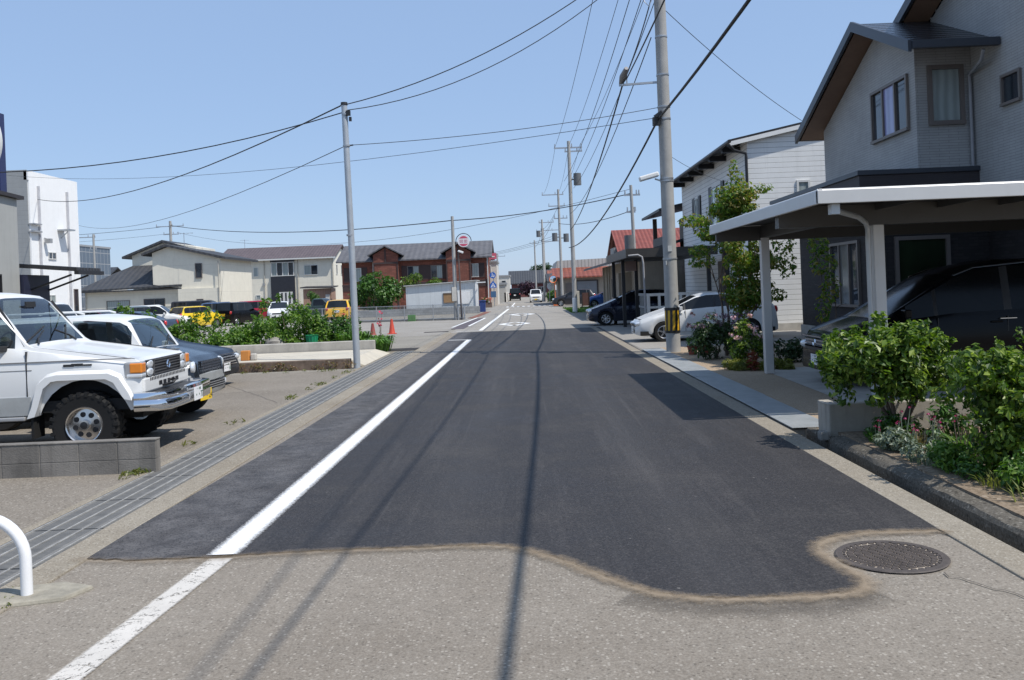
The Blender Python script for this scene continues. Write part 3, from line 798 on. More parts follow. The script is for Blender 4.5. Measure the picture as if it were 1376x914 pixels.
SLATE = paint('slate_car_paint', (.022,.028,.036), .4, .25)
def small_suv():
    root = thing('small_off_roader', 'small slate-grey off-roader with a white roof and round headlamps beside the white off-road car', 'small car')
    sp = dict(L=3.3, W=1.47, r=.335, wheels=(1.02,-1.15), clear=.32, arch=1.22, tumble=.16, crown=.03,
        top=[(1.65,.62),(1.62,.86),(1.5,.94),(.97,1.07),(.90,1.10),(.68,1.50),(.56,1.57),(.1,1.62),(-1.4,1.6),(-1.5,1.55),(-1.62,1.0),(-1.65,.7)],
        belt=[(1.65,.60),(1.6,.80),(.95,1.0),(.88,1.02),(-1.65,1.04)], glass=(.90,.62,-1.44,-1.6),
        windows=[(.74,-.12),(-.22,-1.38)], round=(.14,.08), corner=(.45,.25))
    carbody(root, sp, SLATE, WHITEP, CLEAR)
    add_wheels(root, (1.02,-1.15), 1.30, .34, .19, 'spoke', 5)
    SILV = M('silver_lower_paint', (.42,.43,.42), .35, .4)
    b = MB(); V = []; pr = [(0,.38),(.05,.36),(.08,.42),(.08,.52),(.05,.545),(.075,.57),(.06,.68),(0,.70)]; path = [(1.32,-.745),(1.5,-.70),(1.6,-.52),(1.64,0),(1.6,.52),(1.5,.70),(1.32,.745)]
    for i, (px, py) in enumerate(path):
        a = Vector(path[max(0,i-1)]); c = Vector(path[min(6,i+1)]); d = (c-a).normalized(); nn = Vector((d.y,-d.x)); V += [(px+nn.x*(u-.02), py+nn.y*(u-.02), z) for u, z in pr]
    b.add(V, [(i*8+j,i*8+(j+1)%8,(i+1)*8+(j+1)%8,(i+1)*8+j) for i in range(6) for j in range(8)]); b.build('front_bumper', SILV, root, smooth=45)
    b = MB(); b.box(1.66,1.70,-.42,.42,.445,.55); b.build('air_intake', BLACK, root)
    b = MB()
    for k in range(3): b.box(1.70,1.708,-.42,.42,.465+k*.034,.473+k*.034)
    b.build('intake_bar', GREYM, root)
    b = MB(); b.box(1.56,1.635,-.40,.40,.70,.87); gr = b.build('grille', BLACK, root)
    b = MB()
    for z in (.73,.77,.81,.85): b.box(1.62,1.65,-.40,.40,z-.009,z+.009)
    for k in range(8): b.box(1.615,1.648,-.36+k*.1,-.345+k*.1,.70,.87)
    b.build('grille_bar', CHROME, gr)
    for sg in (-1, 1):
        lamp(root, 'headlight', (1.57,sg*.55,.79), (.08,.22,.19), LAMP, -sg*.25)
        lamp(root, 'fog_lamp', (1.655,sg*.52,.50), (.05,.10,.09), LAMP, -sg*.2)
        b = MB(); b.tube([(.0,sg*.50,1.63),(-.1,sg*.50,1.66),(-1.1,sg*.50,1.665),(-1.2,sg*.50,1.635)], .016, 6); b.build('roof_rail', WHITEP, root)
    plate(root, 1.70, -.42, .39, R(-8), ('・・ 580', '・・24'), PLY, BLACKT)
    mirrors(root, .66, .70, 1.08, WHITEP)
    b = MB(); b.bar((.91,.2,1.12),(.82,.5,1.25),.012,.02); b.bar((.91,-.4,1.12),(.82,-.1,1.25),.012,.02); b.build('wiper', PLASTIC, root)
    b = MB()
    for sg in (-1, 1): b.obox((-.35,sg*.3,1.1),(.13,.42,.6), Matrix.Rotation(R(-12),3,'Y')); b.obox((-.42,sg*.3,1.42),(.08,.22,.14))
    b.build('seat', M('seat_cloth', (.06,.06,.065), .9), root, bevel=.03)
    b = MB(); b.box(.5,.84,-.6,.6,.8,1.0); b.box(-1.5,.3,-.6,.6,.6,.65); b.build('dashboard', M('dash_grey', (.05,.05,.055), .7), root)
    root.location = (-6.42, 13.55, 0); root.rotation_euler = (0,0,R(0))
small_suv()
NAVY = paint('navy_car_paint', (.012,.016,.035), .4, .2)
BLACKP = paint('black_car_paint', (.004,.004,.005), .0, .18, .04, .14)

# generic shapes -------------------------------------------------------
HATCH = dict(L=3.9, W=1.68, r=.30, wheels=(1.22,-1.22), clear=.19, arch=1.13, tumble=.26, crown=.04,
    top=[(1.95,.50),(1.93,.66),(1.82,.76),(1.1,.96),(.95,1.0),(.1,1.45),(-.3,1.52),(-1.2,1.50),(-1.5,1.46),(-1.85,.98),(-1.93,.85),(-1.95,.55)],
    belt=[(1.95,.48),(1.85,.68),(1.0,.92),(-1.95,1.0)], glass=(.97,.06,-1.5,-1.84), windows=[(.72,-.25),(-.33,-1.12),(-1.18,-1.42)], blackpillar=True)
KEI = dict(L=3.38, W=1.47, r=.28, wheels=(1.15,-1.15), clear=.18, arch=1.13, tumble=.14, crown=.03,
    top=[(1.69,.55),(1.67,.80),(1.55,.90),(1.05,1.02),(.95,1.05),(.55,1.55),(.35,1.62),(-1.45,1.62),(-1.55,1.58),(-1.64,1.0),(-1.69,.6)],
    belt=[(1.69,.5),(1.5,.85),(.95,.98),(-1.69,1.0)], glass=(.96,.50,-1.5,-1.63), windows=[(.78,-.1),(-.18,-.92),(-1.0,-1.42)], blackpillar=True, round=(.12,.08), corner=(.35,.25))
SEDAN = dict(L=4.5, W=1.72, r=.31, wheels=(1.38,-1.32), clear=.18, arch=1.12, tumble=.32, crown=.04,
    top=[(2.25,.48),(2.23,.64),(2.1,.74),(1.2,.90),(1.0,.95),(.25,1.36),(-.1,1.43),(-.8,1.42),(-1.05,1.37),(-1.65,1.04),(-2.15,1.0),(-2.23,.9),(-2.25,.55)],
    belt=[(2.25,.46),(2.1,.66),(1.0,.88),(-2.25,.96)], glass=(1.02,.2,-1.02,-1.64), windows=[(.78,-.15),(-.23,-.98)], blackpillar=True)
WAGON = dict(L=4.4, W=1.74, r=.32, wheels=(1.36,-1.3), clear=.2, arch=1.12, tumble=.24, crown=.04,
    top=[(2.2,.52),(2.18,.72),(2.05,.84),(1.2,1.02),(1.05,1.06),(.45,1.56),(.15,1.66),(-1.6,1.64),(-1.85,1.58),(-2.12,1.02),(-2.2,.6)],
    belt=[(2.2,.5),(2.0,.78),(1.05,1.0),(-2.2,1.04)], glass=(1.07,.4,-1.85,-2.1), windows=[(.85,-.15),(-.23,-1.05),(-1.13,-1.75)], blackpillar=True)
VAN = dict(L=4.4, W=1.70, r=.32, wheels=(1.40,-1.3), clear=.2, arch=1.12, tumble=.12, crown=.04,
    top=[(2.2,.55),(2.18,.85),(2.0,1.0),(1.75,1.08),(1.15,1.75),(.9,1.86),(-2.0,1.85),(-2.12,1.78),(-2.17,1.0),(-2.2,.6)],
    belt=[(2.2,.5),(2.0,.95),(1.7,1.05),(-2.2,1.08)], glass=(1.73,1.1,-2.05,-2.16), windows=[(1.4,.35),(.27,-.85),(-.93,-1.9)], blackpillar=True, round=(.1,.08), corner=(.3,.25))
PICK = dict(L=4.6, W=1.70, r=.33, wheels=(1.45,-1.35), clear=.25, arch=1.14, tumble=.2, crown=.03,
    top=[(2.3,.6),(2.27,.8),(2.1,.92),(1.1,1.02),(.95,1.06),(.45,1.55),(.3,1.62),(-.4,1.61),(-.5,1.56),(-.62,1.02),(-2.28,1.0),(-2.3,.6)],
    belt=[(2.3,.55),(2.1,.85),(1.0,1.0),(-2.3,.98)], glass=(.97,.42,-.48,-.61), windows=[(.75,-.38)])
def simple_car(name, label, spec, paintm, loc, rotz, platem=None, digits=None, rimspokes=6, paint2=None, lampw=.26, group=None, detail=True, glassm=None):
    root = thing(name, label, 'car' if 'van' not in name and 'truck' not in name else name.split('_')[-1], group=group)
    hw = carbody(root, spec, paintm, paint2, glassm)
    h = spec['L']/2; W = spec['W']; bz = lin(spec['belt'], h-.12); rz = lin(spec['belt'], -h+.1)
    add_wheels(root, spec['wheels'], W-.2, spec['r'], .19, 'spoke', rimspokes)
    for sg in (-1, 1):
        y = hw(h-.12)-lampw*.55
        lamp(root, 'headlight', (h-.10, sg*y, bz-.03), (.24,lampw,.15), LAMP, -sg*.35, R(12))
        lamp(root, 'tail_lamp', (-h+.06, sg*(hw(-h+.06)-.10), rz-.10), (.16,.17,.24), REDL, math.pi+sg*.2)
    b = MB(); b.box(h-.05,h+.012,-W*.27,W*.27,bz-.12,bz-.03); b.build('grille', BLACK, root, bevel=.01)
    b = MB(); iw = W*(.30 if spec.get('round',(.16,))[0] < .2 else .17); b.box(h-.06,h+.008,-iw,iw,spec['clear']+.10,spec['clear']+.20); b.build('air_intake', BLACK, root, bevel=.01)
    b = MB(); b.box(-h-.012,-h+.06,-W*.34,W*.34,spec['clear']+.07,spec['clear']+.2); b.build('rear_bumper_trim', PLASTIC, root, bevel=.01)
    if detail:
        mirrors(root, spec['glass'][0]-.32, W/2-.05, lin(spec['belt'], .6)+.06, paintm)
        ws_ = spec['windows']; seams(root, [(ws_[0][1]-.04)] + ([ws_[1][1]-.03] if len(ws_) > 1 else []), W/2, spec['clear']+.12, lin(spec['belt'],0)-.04)
        handles(root, [ws_[0][1]+.14] + ([ws_[1][1]+.14] if len(ws_) > 1 else []), W/2-.012, lin(spec['belt'],0)-.12, paintm)
    if platem:
        fg = BLACKT if platem is PLY else GREENT
        plate(root, -h-.018, 0, rz-.24 if rz > .9 else rz-.1, math.pi, digits, platem, fg)
        plate(root, h+.02, 0, spec['clear']+.22, 0, digits, platem, fg)
    root.location = loc; root.rotation_euler = (0,0,rotz)
    return root

# third car of the row : dark blue with a big chrome grille
o = simple_car('dark_blue_car', 'dark blue car with a broad chrome grille parked nearest the concrete planter', SEDAN, paint('dark_blue_paint', (.008,.011,.020), .2, .32, .1, .3),
    (-8.35,18.3,0), R(-3), PLW, ('・・ 330','・・58'))
b = MB()
for z in (.50,.555,.61): b.box(2.235,2.272,-.50,.50,z-.012,z+.012)
b.box(2.235,2.278,-.55,.55,.655,.678); b.box(2.235,2.275,-.53,.53,.44,.455); b.build('grille_bar', CHROME, o)

# white hatchback on the right drive
def white_hatch():
    sp = dict(L=4.45, W=1.72, r=.31, wheels=(1.38,-1.32), clear=.19, arch=1.1, tumble=.27, crown=.04,
        top=[(2.225,.45),(2.21,.60),(2.12,.70),(1.7,.86),(1.25,.99),(1.15,1.02),(.35,1.40),(.0,1.48),(-.45,1.485),(-1.0,1.42),(-1.5,1.28),(-2.0,1.12),(-2.1,1.05),(-2.2,.85),(-2.225,.55)],
        belt=[(2.225,.43),(2.1,.62),(1.2,.93),(0,1.0),(-1.6,1.06),(-2.225,.98)], glass=(1.17,.3,-1.05,-1.95), windows=[(.86,.74),(.68,-.20),(-.27,-1.1),(-1.16,-1.62)], blackpillar=True, round=(.24,.16), corner=(.7,.5))
    o = simple_car('white_hatchback', 'white wedge-shaped hatchback parked behind the utility pole with the striped guard', sp, WHITEP, (5.44,27.3,0), math.pi, PLW, ('・・ 500','・・31'), 5, lampw=.34)
    b = MB()
    for sg in (-1, 1): b.box(-.95,1.0,sg*.855,sg*.87,.30,.325)
    b.build('side_moulding', M('moulding_grey', (.5,.5,.5), .5), o)
    o.scale = (.95,.95,.95)
white_hatch()
simple_car('navy_hatchback', 'dark navy hatchback nosing out from under the dark flat carport', dict(HATCH, top=[(1.95,.48),(1.92,.62),(1.80,.74),(1.2,.95),(1.1,.99),(.05,1.47),(-.35,1.53),(-1.2,1.51),(-1.5,1.46),(-1.85,.98),(-1.93,.85),(-1.95,.55)]),
    NAVY, (4.75,39.5,0), math.pi, PLW, ('・・ 501','・・12'), 7)
# black people carrier under the carport
def minivan():
    sp = dict(L=4.8, W=1.80, r=.335, wheels=(1.48,-1.42), clear=.19, arch=1.1, tumble=.17, crown=.05,
        top=[(2.4,.50),(2.38,.72),(2.26,.86),(1.75,1.02),(1.62,1.06),(.55,1.70),(.2,1.82),(-.3,1.90),(-1.6,1.90),(-2.1,1.84),(-2.3,1.05),(-2.4,.6)],
        belt=[(2.4,.48),(2.2,.80),(1.6,.99),(.6,1.06),(-2.4,1.12)], glass=(1.64,.5,-2.12,-2.28), windows=[(1.28,.86),(.80,-.20),(-.32,-1.15),(-1.22,-1.98)], blackpillar=True, round=(.2,.1), corner=(.6,.3))
    o = simple_car('black_people_carrier', 'glossy black people carrier parked under the white-edged carport', sp, BLACKP, (7.05,14.35,.02), math.pi, PLW, ('・・ 330','・・67'), 7, lampw=.36, glassm=VANGLASS)
    b = MB()
    for z in (.62,.67,.72): b.box(2.37,2.412,-.48,.48,z-.013,z+.013)
    b.box(2.36,2.405,-.62,.62,.765,.785); b.build('grille_bar', CHROME, o)
    b = MB(); b.lathe([(.045,0),(.055,.012),(.065,0)], (2.412,0,.68), 'x', 18); b.build('emblem', CHROME, o)
    b = MB()
    for sg in (-1, 1):
        b.box(-.36,-.10,sg*.895,sg*.925,.985,1.01); b.box(-.78,-.50,sg*.895,sg*.925,.99,1.015)
    build_each(b, 'door_handle', CHROME, o, bevel=.008)
    b = MB()
    for sg in (-1, 1): b.tube([(.52,sg*.775,1.67),(.2,sg*.762,1.78),(-.6,sg*.752,1.835),(-1.8,sg*.752,1.825)], .012, 6)
    build_each(b, 'window_visor', CHROME, o)
minivan()
# the cars of the lot behind the shrubs
YEL = paint('amber_car_paint', (.76,.42,.01), 0, .3)
simple_car('amber_hatchback', 'amber yellow hatchback seen from behind, past the thin steel pole', HATCH, YEL, (-12.4,60.5,0), R(94), PLW, ('・・ 502','・・40'))
simple_car('white_sedan', 'small white car facing the street between the red car and the green pickup', HATCH, WHITEP, (-19.0,69.5,0), R(-78), PLW, ('・・ 501','・・63'))
simple_car('green_pickup_truck', 'dark green pickup truck behind the tallest shrub', PICK, paint('dark_green_paint', (.03,.05,.045), .2, .3), (-17.0,75,0), R(-10))
simple_car('red_wagon', 'crimson wagon parked behind the black kei wagon', WAGON, paint('crimson_car_paint', (.36,.008,.03), .1, .25), (-21.0,71.5,0), R(12))
simple_car('black_kei_wagon', 'black boxy small wagon with a yellow plate, between the yellow car and the red wagon', dict(KEI, tumble=.1), BLACKP, (-20.0,62.5,0), R(72), PLY, ('・・ 581','・・19'))
simple_car('blue_wagon', 'steel blue wagon parked just left of the black boxy wagon', WAGON, paint('steel_blue_paint', (.06,.11,.22), .3, .25), (-23.4,70.5,0), R(15))
simple_car('dark_van', 'dark grey van with a flat roof in front of the cream gabled house', VAN, paint('graphite_paint', (.03,.03,.035), .3, .3), (-27.2,75,0), R(4))
simple_car('yellow_kei_car', 'bright lemon yellow small car behind the leftmost shrub', dict(KEI, top=[(1.69,.55),(1.67,.78),(1.55,.86),(1.0,.98),(.9,1.01),(.4,1.42),(.2,1.47),(-1.2,1.46),(-1.35,1.42),(-1.62,.95),(-1.69,.6)], glass=(.92,.36,-1.3,-1.6)),
    paint('lemon_car_paint', (.75,.52,.01), 0, .3), (-21.9,59.5,0), R(60), PLY, ('・・ 580','・・72'))
simple_car('white_wagon', 'white wagon half hidden by the leftmost shrub', dict(WAGON, L=4.4), WHITEP, (-23.9,58,0), R(8))
simple_car('maroon_car', 'dark maroon car roof showing behind the dark blue sedan roof', HATCH, paint('maroon_paint', (.08,.008,.02), .2, .3), (-24.6,52,0), R(-6))
simple_car('grey_kei_wagon', 'grey-green upright small wagon under the low house windows', KEI, paint('grey_green_paint', (.10,.13,.13), .2, .35), (-24.5,56.5,0), R(80))
simple_car('long_navy_sedan', 'dark navy sedan whose roof and red tail show above the small off-roader', SEDAN, NAVY, (-18.0,40,0), R(180))
simple_car('white_van', 'white van whose cab shows through the windscreen of the white off-road car', dict(VAN, top=[(2.2,.55),(2.18,.95),(2.1,1.1),(1.95,1.15),(1.5,1.85),(1.3,1.95),(-2.0,1.95),(-2.12,1.88),(-2.17,1.0),(-2.2,.6)], glass=(1.95,1.45,-2.05,-2.16), windows=[(1.7,.75),(.67,-.6),(-.7,-1.9)]),
    WHITEP, (-20.4,36.5,0), 0)
# traffic up the street and cars by the workshop
simple_car('black_van', 'black van driving away up the far end of the street', VAN, BLACKP, (-1.25,134,0), R(90), PLW, ('・・ 300','・・05'))
simple_car('white_kei_car', 'white upright small car coming towards us beyond the crossing', KEI, WHITEP, (1.5,110,0), R(-90), PLY, ('・・ 580','・・88'))
simple_car('blue_car', 'bright blue car parked by the grey shutter of the workshop', HATCH, paint('bright_blue_paint', (.03,.09,.30), .2, .25), (6.9,72.5,0), R(180))
simple_car('dark_grey_car', 'dark grey car by the red-roofed workshop, behind the far pole', HATCH, paint('graphite_paint', (.03,.03,.035), .3, .3), (4.6,82,0), R(180))
# ------------------------------------------------------------------ buildings
def window(root, org, face, a0, a1, z0, z1, pos, fm, gm, mull=1, t=.05, d=.05, name='window', trans=False):
    """face 'S' looks to -y (pos = y), 'W' looks to -x (pos = x), 'E' looks to +x. a = x or y"""
    b = MB(org)
    def bx(mb, u0, u1, w0, w1, o0, o1):
        if face == 'S': mb.box(u0,u1,pos-o1,pos-o0,w0,w1)
        elif face == 'W': mb.box(pos-o1,pos-o0,u0,u1,w0,w1)
        else: mb.box(pos+o0,pos+o1,u0,u1,w0,w1)
    bx(b,a0,a1,z0,z0+t,-.02,d+.025); bx(b,a0,a1,z1-t,z1,-.02,d); bx(b,a0,a0+t,z0+t,z1-t,-.02,d); bx(b,a1-t,a1,z0+t,z1-t,-.02,d)
    for k in range(mull):
        c = a0+(a1-a0)*(k+1)/(mull+1); bx(b,c-t*.45,c+t*.45,z0+t,z1-t,-.02,d-.008)
    fr = b.build(name, fm, root)
    g = MB(org)
    xs_ = [a0+t] + [a0+(a1-a0)*(k+1)/(mull+1) for k in range(mull)] + [a1-t]
    for k in range(len(xs_)-1):
        o = .008 + .012*(k % 2); bx(g, xs_[k], xs_[k+1], z0+t, z1-t, -.02, o, ) if True else None
    if isinstance(gm, (list, tuple)):
        g.mi = [i//6 for i in range(len(g.f))]; g.mi = [min(m, len(gm)-1) for m in g.mi]
    g.build('pane', gm, fr)
    return fr
def downpipe(root, org, pts, r, m, name='downpipe'):
    b = MB(org); b.tube(pts, r, 8); return b.build(name, m, root, smooth=50)
def slab(mb, p, thick):
    """roof sheet: polygon p lifted by thick (vertical)"""
    n = len(p); v = [Vector(q) for q in p] + [Vector(q)+Vector((0,0,thick)) for q in p]
    f = [tuple(range(n-1,-1,-1)), tuple(range(n,2*n))] + [(i,(i+1)%n,n+(i+1)%n,n+i) for i in range(n)]
    mb.add(v, f)
PANEW = curtain('pane_lace', (.34,.39,.38), .72, 5.)
PANED = glass_dark('pane_dark', (.03,.036,.045), .04, .9)
PANEL = curtain('pane_lavender', (.30,.30,.52), .72, 3.)
FRW = M('window_frame_white', (.62,.62,.60), .45, var=.04)
FRB = M('window_frame_brown', (.17,.145,.13), .45, .2, var=.05)

# ---- house A : near right, dark brick below, light tile above
def house_a():
    O = (8.35,21.,0)
    root = thing('corner_house', 'near house with dark brick below, grey tile above and brown-soffited gable behind the carport', 'house', O)
    TIL = tiles('grey_wall_tile', (.40,.398,.388), .45, .062, .005, .05, .62, .7, .5)
    BRK = tiles('dark_brick', (.026,.022,.022), .24, .075, .007, .3, .5, .75, .6)
    FAS = M('slate_fascia', (.05,.056,.068), .4, .2, var=.08); SOF = M('brown_soffit', (.20,.125,.085), .7, var=.1)
    RT = rooftile('black_roof_tile', (.035,.036,.04), 'y', .28, .24, .22)
    BAND = tiles('dark_band_siding', (.05,.04,.042), .9, .045, .003, .1, .6, .6, .3)
    b = MB(O); b.box(8.35,17,21.0,26.8,.35,3.3); b.box(11.0,17,11.5,20.997,.30,3.3); w_ = b.build('lower_wall', BRK, root)
    b = MB(O); b.box(8.30,17,20.95,26.85,0,.345); b.box(10.95,17,11.5,20.94,0,.295); b.build('plinth', CONC, root)
    # low dark parapet roof round the lower storey
    b = MB(O); b.box(7.75,11.2,20.35,27.5,3.32,4.02); b.build('lower_roof_band', BAND, root)
    b = MB(O); b.box(7.70,11.22,20.30,27.55,4.025,4.13); b.box(7.72,11.2,20.32,27.52,3.26,3.315); b.build('parapet_cap', FAS, root)
    # upper walls (bay + main block)
    zr = lambda y: 8.0 - abs(y-22.55)*.42
    b = MB(O)
    P = [(20.55,4.14),(26.8,4.14),(26.8,zr(26.8)-.12),(22.55,7.88),(20.55,zr(20.55)-.12)]
    b.prism(P, 'x', 9.2, 10.49)
    zm = lambda y: 10.9 - abs(y-16.0)*.42
    b.prism([(10.5,3.35),(22.6,3.35),(22.6,zm(22.6)-.12),(16,10.78),(10.5,zm(10.5)-.12)], 'x', 10.5, 17)
    up = b.build('upper_wall', TIL, root)
    # bay gable roof
    b = MB(O)
    slab(b, [(8.6,22.55,8.0),(12.2,22.55,8.0),(12.2,27.35,zr(27.35)),(8.6,27.35,zr(27.35))], .09)
    slab(b, [(8.6,22.55,8.0),(12.2,22.55,8.0),(12.2,19.35,zr(19.35)),(8.6,19.35,zr(19.35))], .09)
    rf = b.build('bay_roof', RT, root)
    b = MB(O)
    slab(b, [(8.66,22.55,7.955),(10.48,22.55,7.955),(10.48,27.3,zr(27.3)-.045),(8.66,27.3,zr(27.3)-.045)], -.03)
    slab(b, [(8.66,22.55,7.955),(10.48,22.55,7.955),(10.48,19.42,zr(19.42)-.045),(8.66,19.42,zr(19.42)-.045)], -.03)
    b.build('soffit', SOF, rf)
    b = MB(O)
    for y0, y1 in ((22.55,27.42),(22.55,19.30)):
        b.add([(8.52,y0,7.90),(8.52,y0,8.15),(8.52,y1,zr(y1)+.15),(8.52,y1,zr(y1)-.10),(8.597,y0,7.90),(8.597,y0,8.15),(8.597,y1,zr(y1)+.15),(8.597,y1,zr(y1)-.10)],
              [(0,1,2,3),(4,7,6,5),(0,4,5,1),(1,5,6,2),(2,6,7,3),(3,7,4,0)])
    b.box(8.6,10.48,19.22,19.34,zr(19.35)-.06,zr(19.35)+.11); b.box(8.6,10.48,27.36,27.48,zr(27.35)-.06,zr(27.35)+.11)
    b.build('gutter_fascia', FAS, rf)
    # main gable roof
    b = MB(O)
    slab(b, [(9.8,16,10.9),(17.5,16,10.9),(17.5,23.2,zm(23.2)),(9.8,23.2,zm(23.2))], .1)
    slab(b, [(9.8,16,10.9),(17.5,16,10.9),(17.5,9.9,zm(9.9)),(9.8,9.9,zm(9.9))], .1)
    mr = b.build('main_roof', RT, root)
    b = MB(O); slab(b, [(9.86,16,10.855),(10.49,16,10.855),(10.49,23.15,zm(23.15)-.045),(9.86,23.15,zm(23.15)-.045)], -.03); b.build('soffit', SOF, mr)
    b = MB(O); y0, y1 = 16, 23.27
    b.add([(9.72,y0,10.80),(9.72,y0,11.06),(9.72,y1,zm(y1)+.16),(9.72,y1,zm(y1)-.10),(9.797,y0,10.80),(9.797,y0,11.06),(9.797,y1,zm(y1)+.16),(9.797,y1,zm(y1)-.10)],
          [(0,1,2,3),(4,7,6,5),(0,4,5,1),(1,5,6,2),(2,6,7,3),(3,7,4,0)]); b.build('barge_board', FAS, mr)
    # windows
    window(root, O, 'W', 20.88, 23.05, 5.10, 6.42, 9.2, FRB, [PANED, PANEL, PANED], 2, .07, .07)
    window(root, O, 'S', 9.47, 10.30, 5.12, 6.50, 20.55, FRB, PANEW, 0, .10, .07)
    window(root, O, 'W', 18.5, 19.25, 5.25, 5.92, 10.5, FRB, PANED, 0, .06, .06)
    window(root, O, 'W', 22.05, 24.1, .95, 2.62, 8.35, FRB, [PANED, curtain('pane_painted_reflection', (.30,.31,.30), .45, .8), PANED], 2, .07, .07)  # middle pane: outdoor reflection painted into the colour
    window(root, O, 'S', 8.75, 10.05, .55, 2.62, 21.0, FRB, glass_dark('pane_green', (.012,.02,.010), .1, .35), 0, .09, .07)
    downpipe(root, O, [(10.20,19.40,6.55),(10.22,19.55,6.35),(10.40,20.44,6.25),(10.42,20.47,6.0),(10.42,20.47,4.15)], .04, M('pipe_grey', (.30,.30,.31), .5))
    b = MB(O); b.box(10.55,10.75,15.0,15.2,.3,3.28); b.build('porch_post', FRB, root)
house_a()

# ---- carport A
def carport_a():
    O = (4.44,16.4,0); MW = M('carport_silver', (.60,.59,.57), .38, .15, var=.05)
    root = thing('white_edged_carport', 'flat carport with a silvery white fascia and square posts over the black people carrier', 'carport', O)
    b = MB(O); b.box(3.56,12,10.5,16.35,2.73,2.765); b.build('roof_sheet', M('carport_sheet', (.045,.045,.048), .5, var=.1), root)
    pr = [(0,0),(.0,.155),(.02,.175),(.06,.175),(.06,.02),(.045,0)]
    b = MB(O)
    b.prism([(10.40+u,2.60+v) for u,v in pr], 'x', 3.47, 12); b.prism([(3.47+u,2.60+v) for u,v in pr], 'y', 10.402, 16.45); b.prism([(16.45-u,2.60+v) for u,v in pr], 'x', 3.472, 12)
    b.build('fascia', MW, root, bevel=.006)
    b = MB(O); b.box(3.56,12,12.32,12.50,2.44,2.725); b.box(3.56,12,16.30,16.386,2.46,2.725); b.box(4.36,4.52,12.51,16.29,2.50,2.72)
    for k in range(8): b.box(4.9+k*.85,4.95+k*.85,10.5,16.29,2.64,2.722)
    b.build('beam', M('carport_beam', (.085,.083,.08), .45, .3, var=.05), root)
    for x, y in ((4.94,12.41),(4.44,16.34),(10.2,12.41),(10.2,16.34)):
        b = MB(O); b.box(x-.075,x+.075,y-.075,y+.075,.02,2.60 if y > 16 else 2.44); b.build('post', MW, root, bevel=.008)
    b = MB(O); b.box(3.66,3.76,10.5,10.62,2.48,2.60); b.tube([(3.71,10.56,2.53),(4.35,11.5,2.50),(4.72,12.22,2.46),(4.78,12.31,2.38),(4.78,12.32,2.2),(4.78,12.32,.05)], .035, 10)
    b.build('downpipe', M('pipe_silver', (.45,.47,.48), .35, .3, var=.05), root, smooth=50)
carport_a()

# ---- planter wall
b = MB(); b.box(3.24,6.4,9.62,9.745,-.1,.375); b.box(3.24,3.37,9.745,10.0,-.1,.375); o = b.build('planter_wall', M('planter_concrete', (.36,.33,.28), .9, var=.2, vs=3, bump=.25, streak=.5), bevel=.012)
tag(o, 'low rendered concrete planter wall end beside the last steel cover plate', 'low wall')
b = MB(); b.box(3.10,3.20,9.50,9.62,.0,.10); o = b.build('broken_block', CONCD, bevel=.02); tag(o, 'small broken concrete block at the foot of the planter wall', 'concrete block')

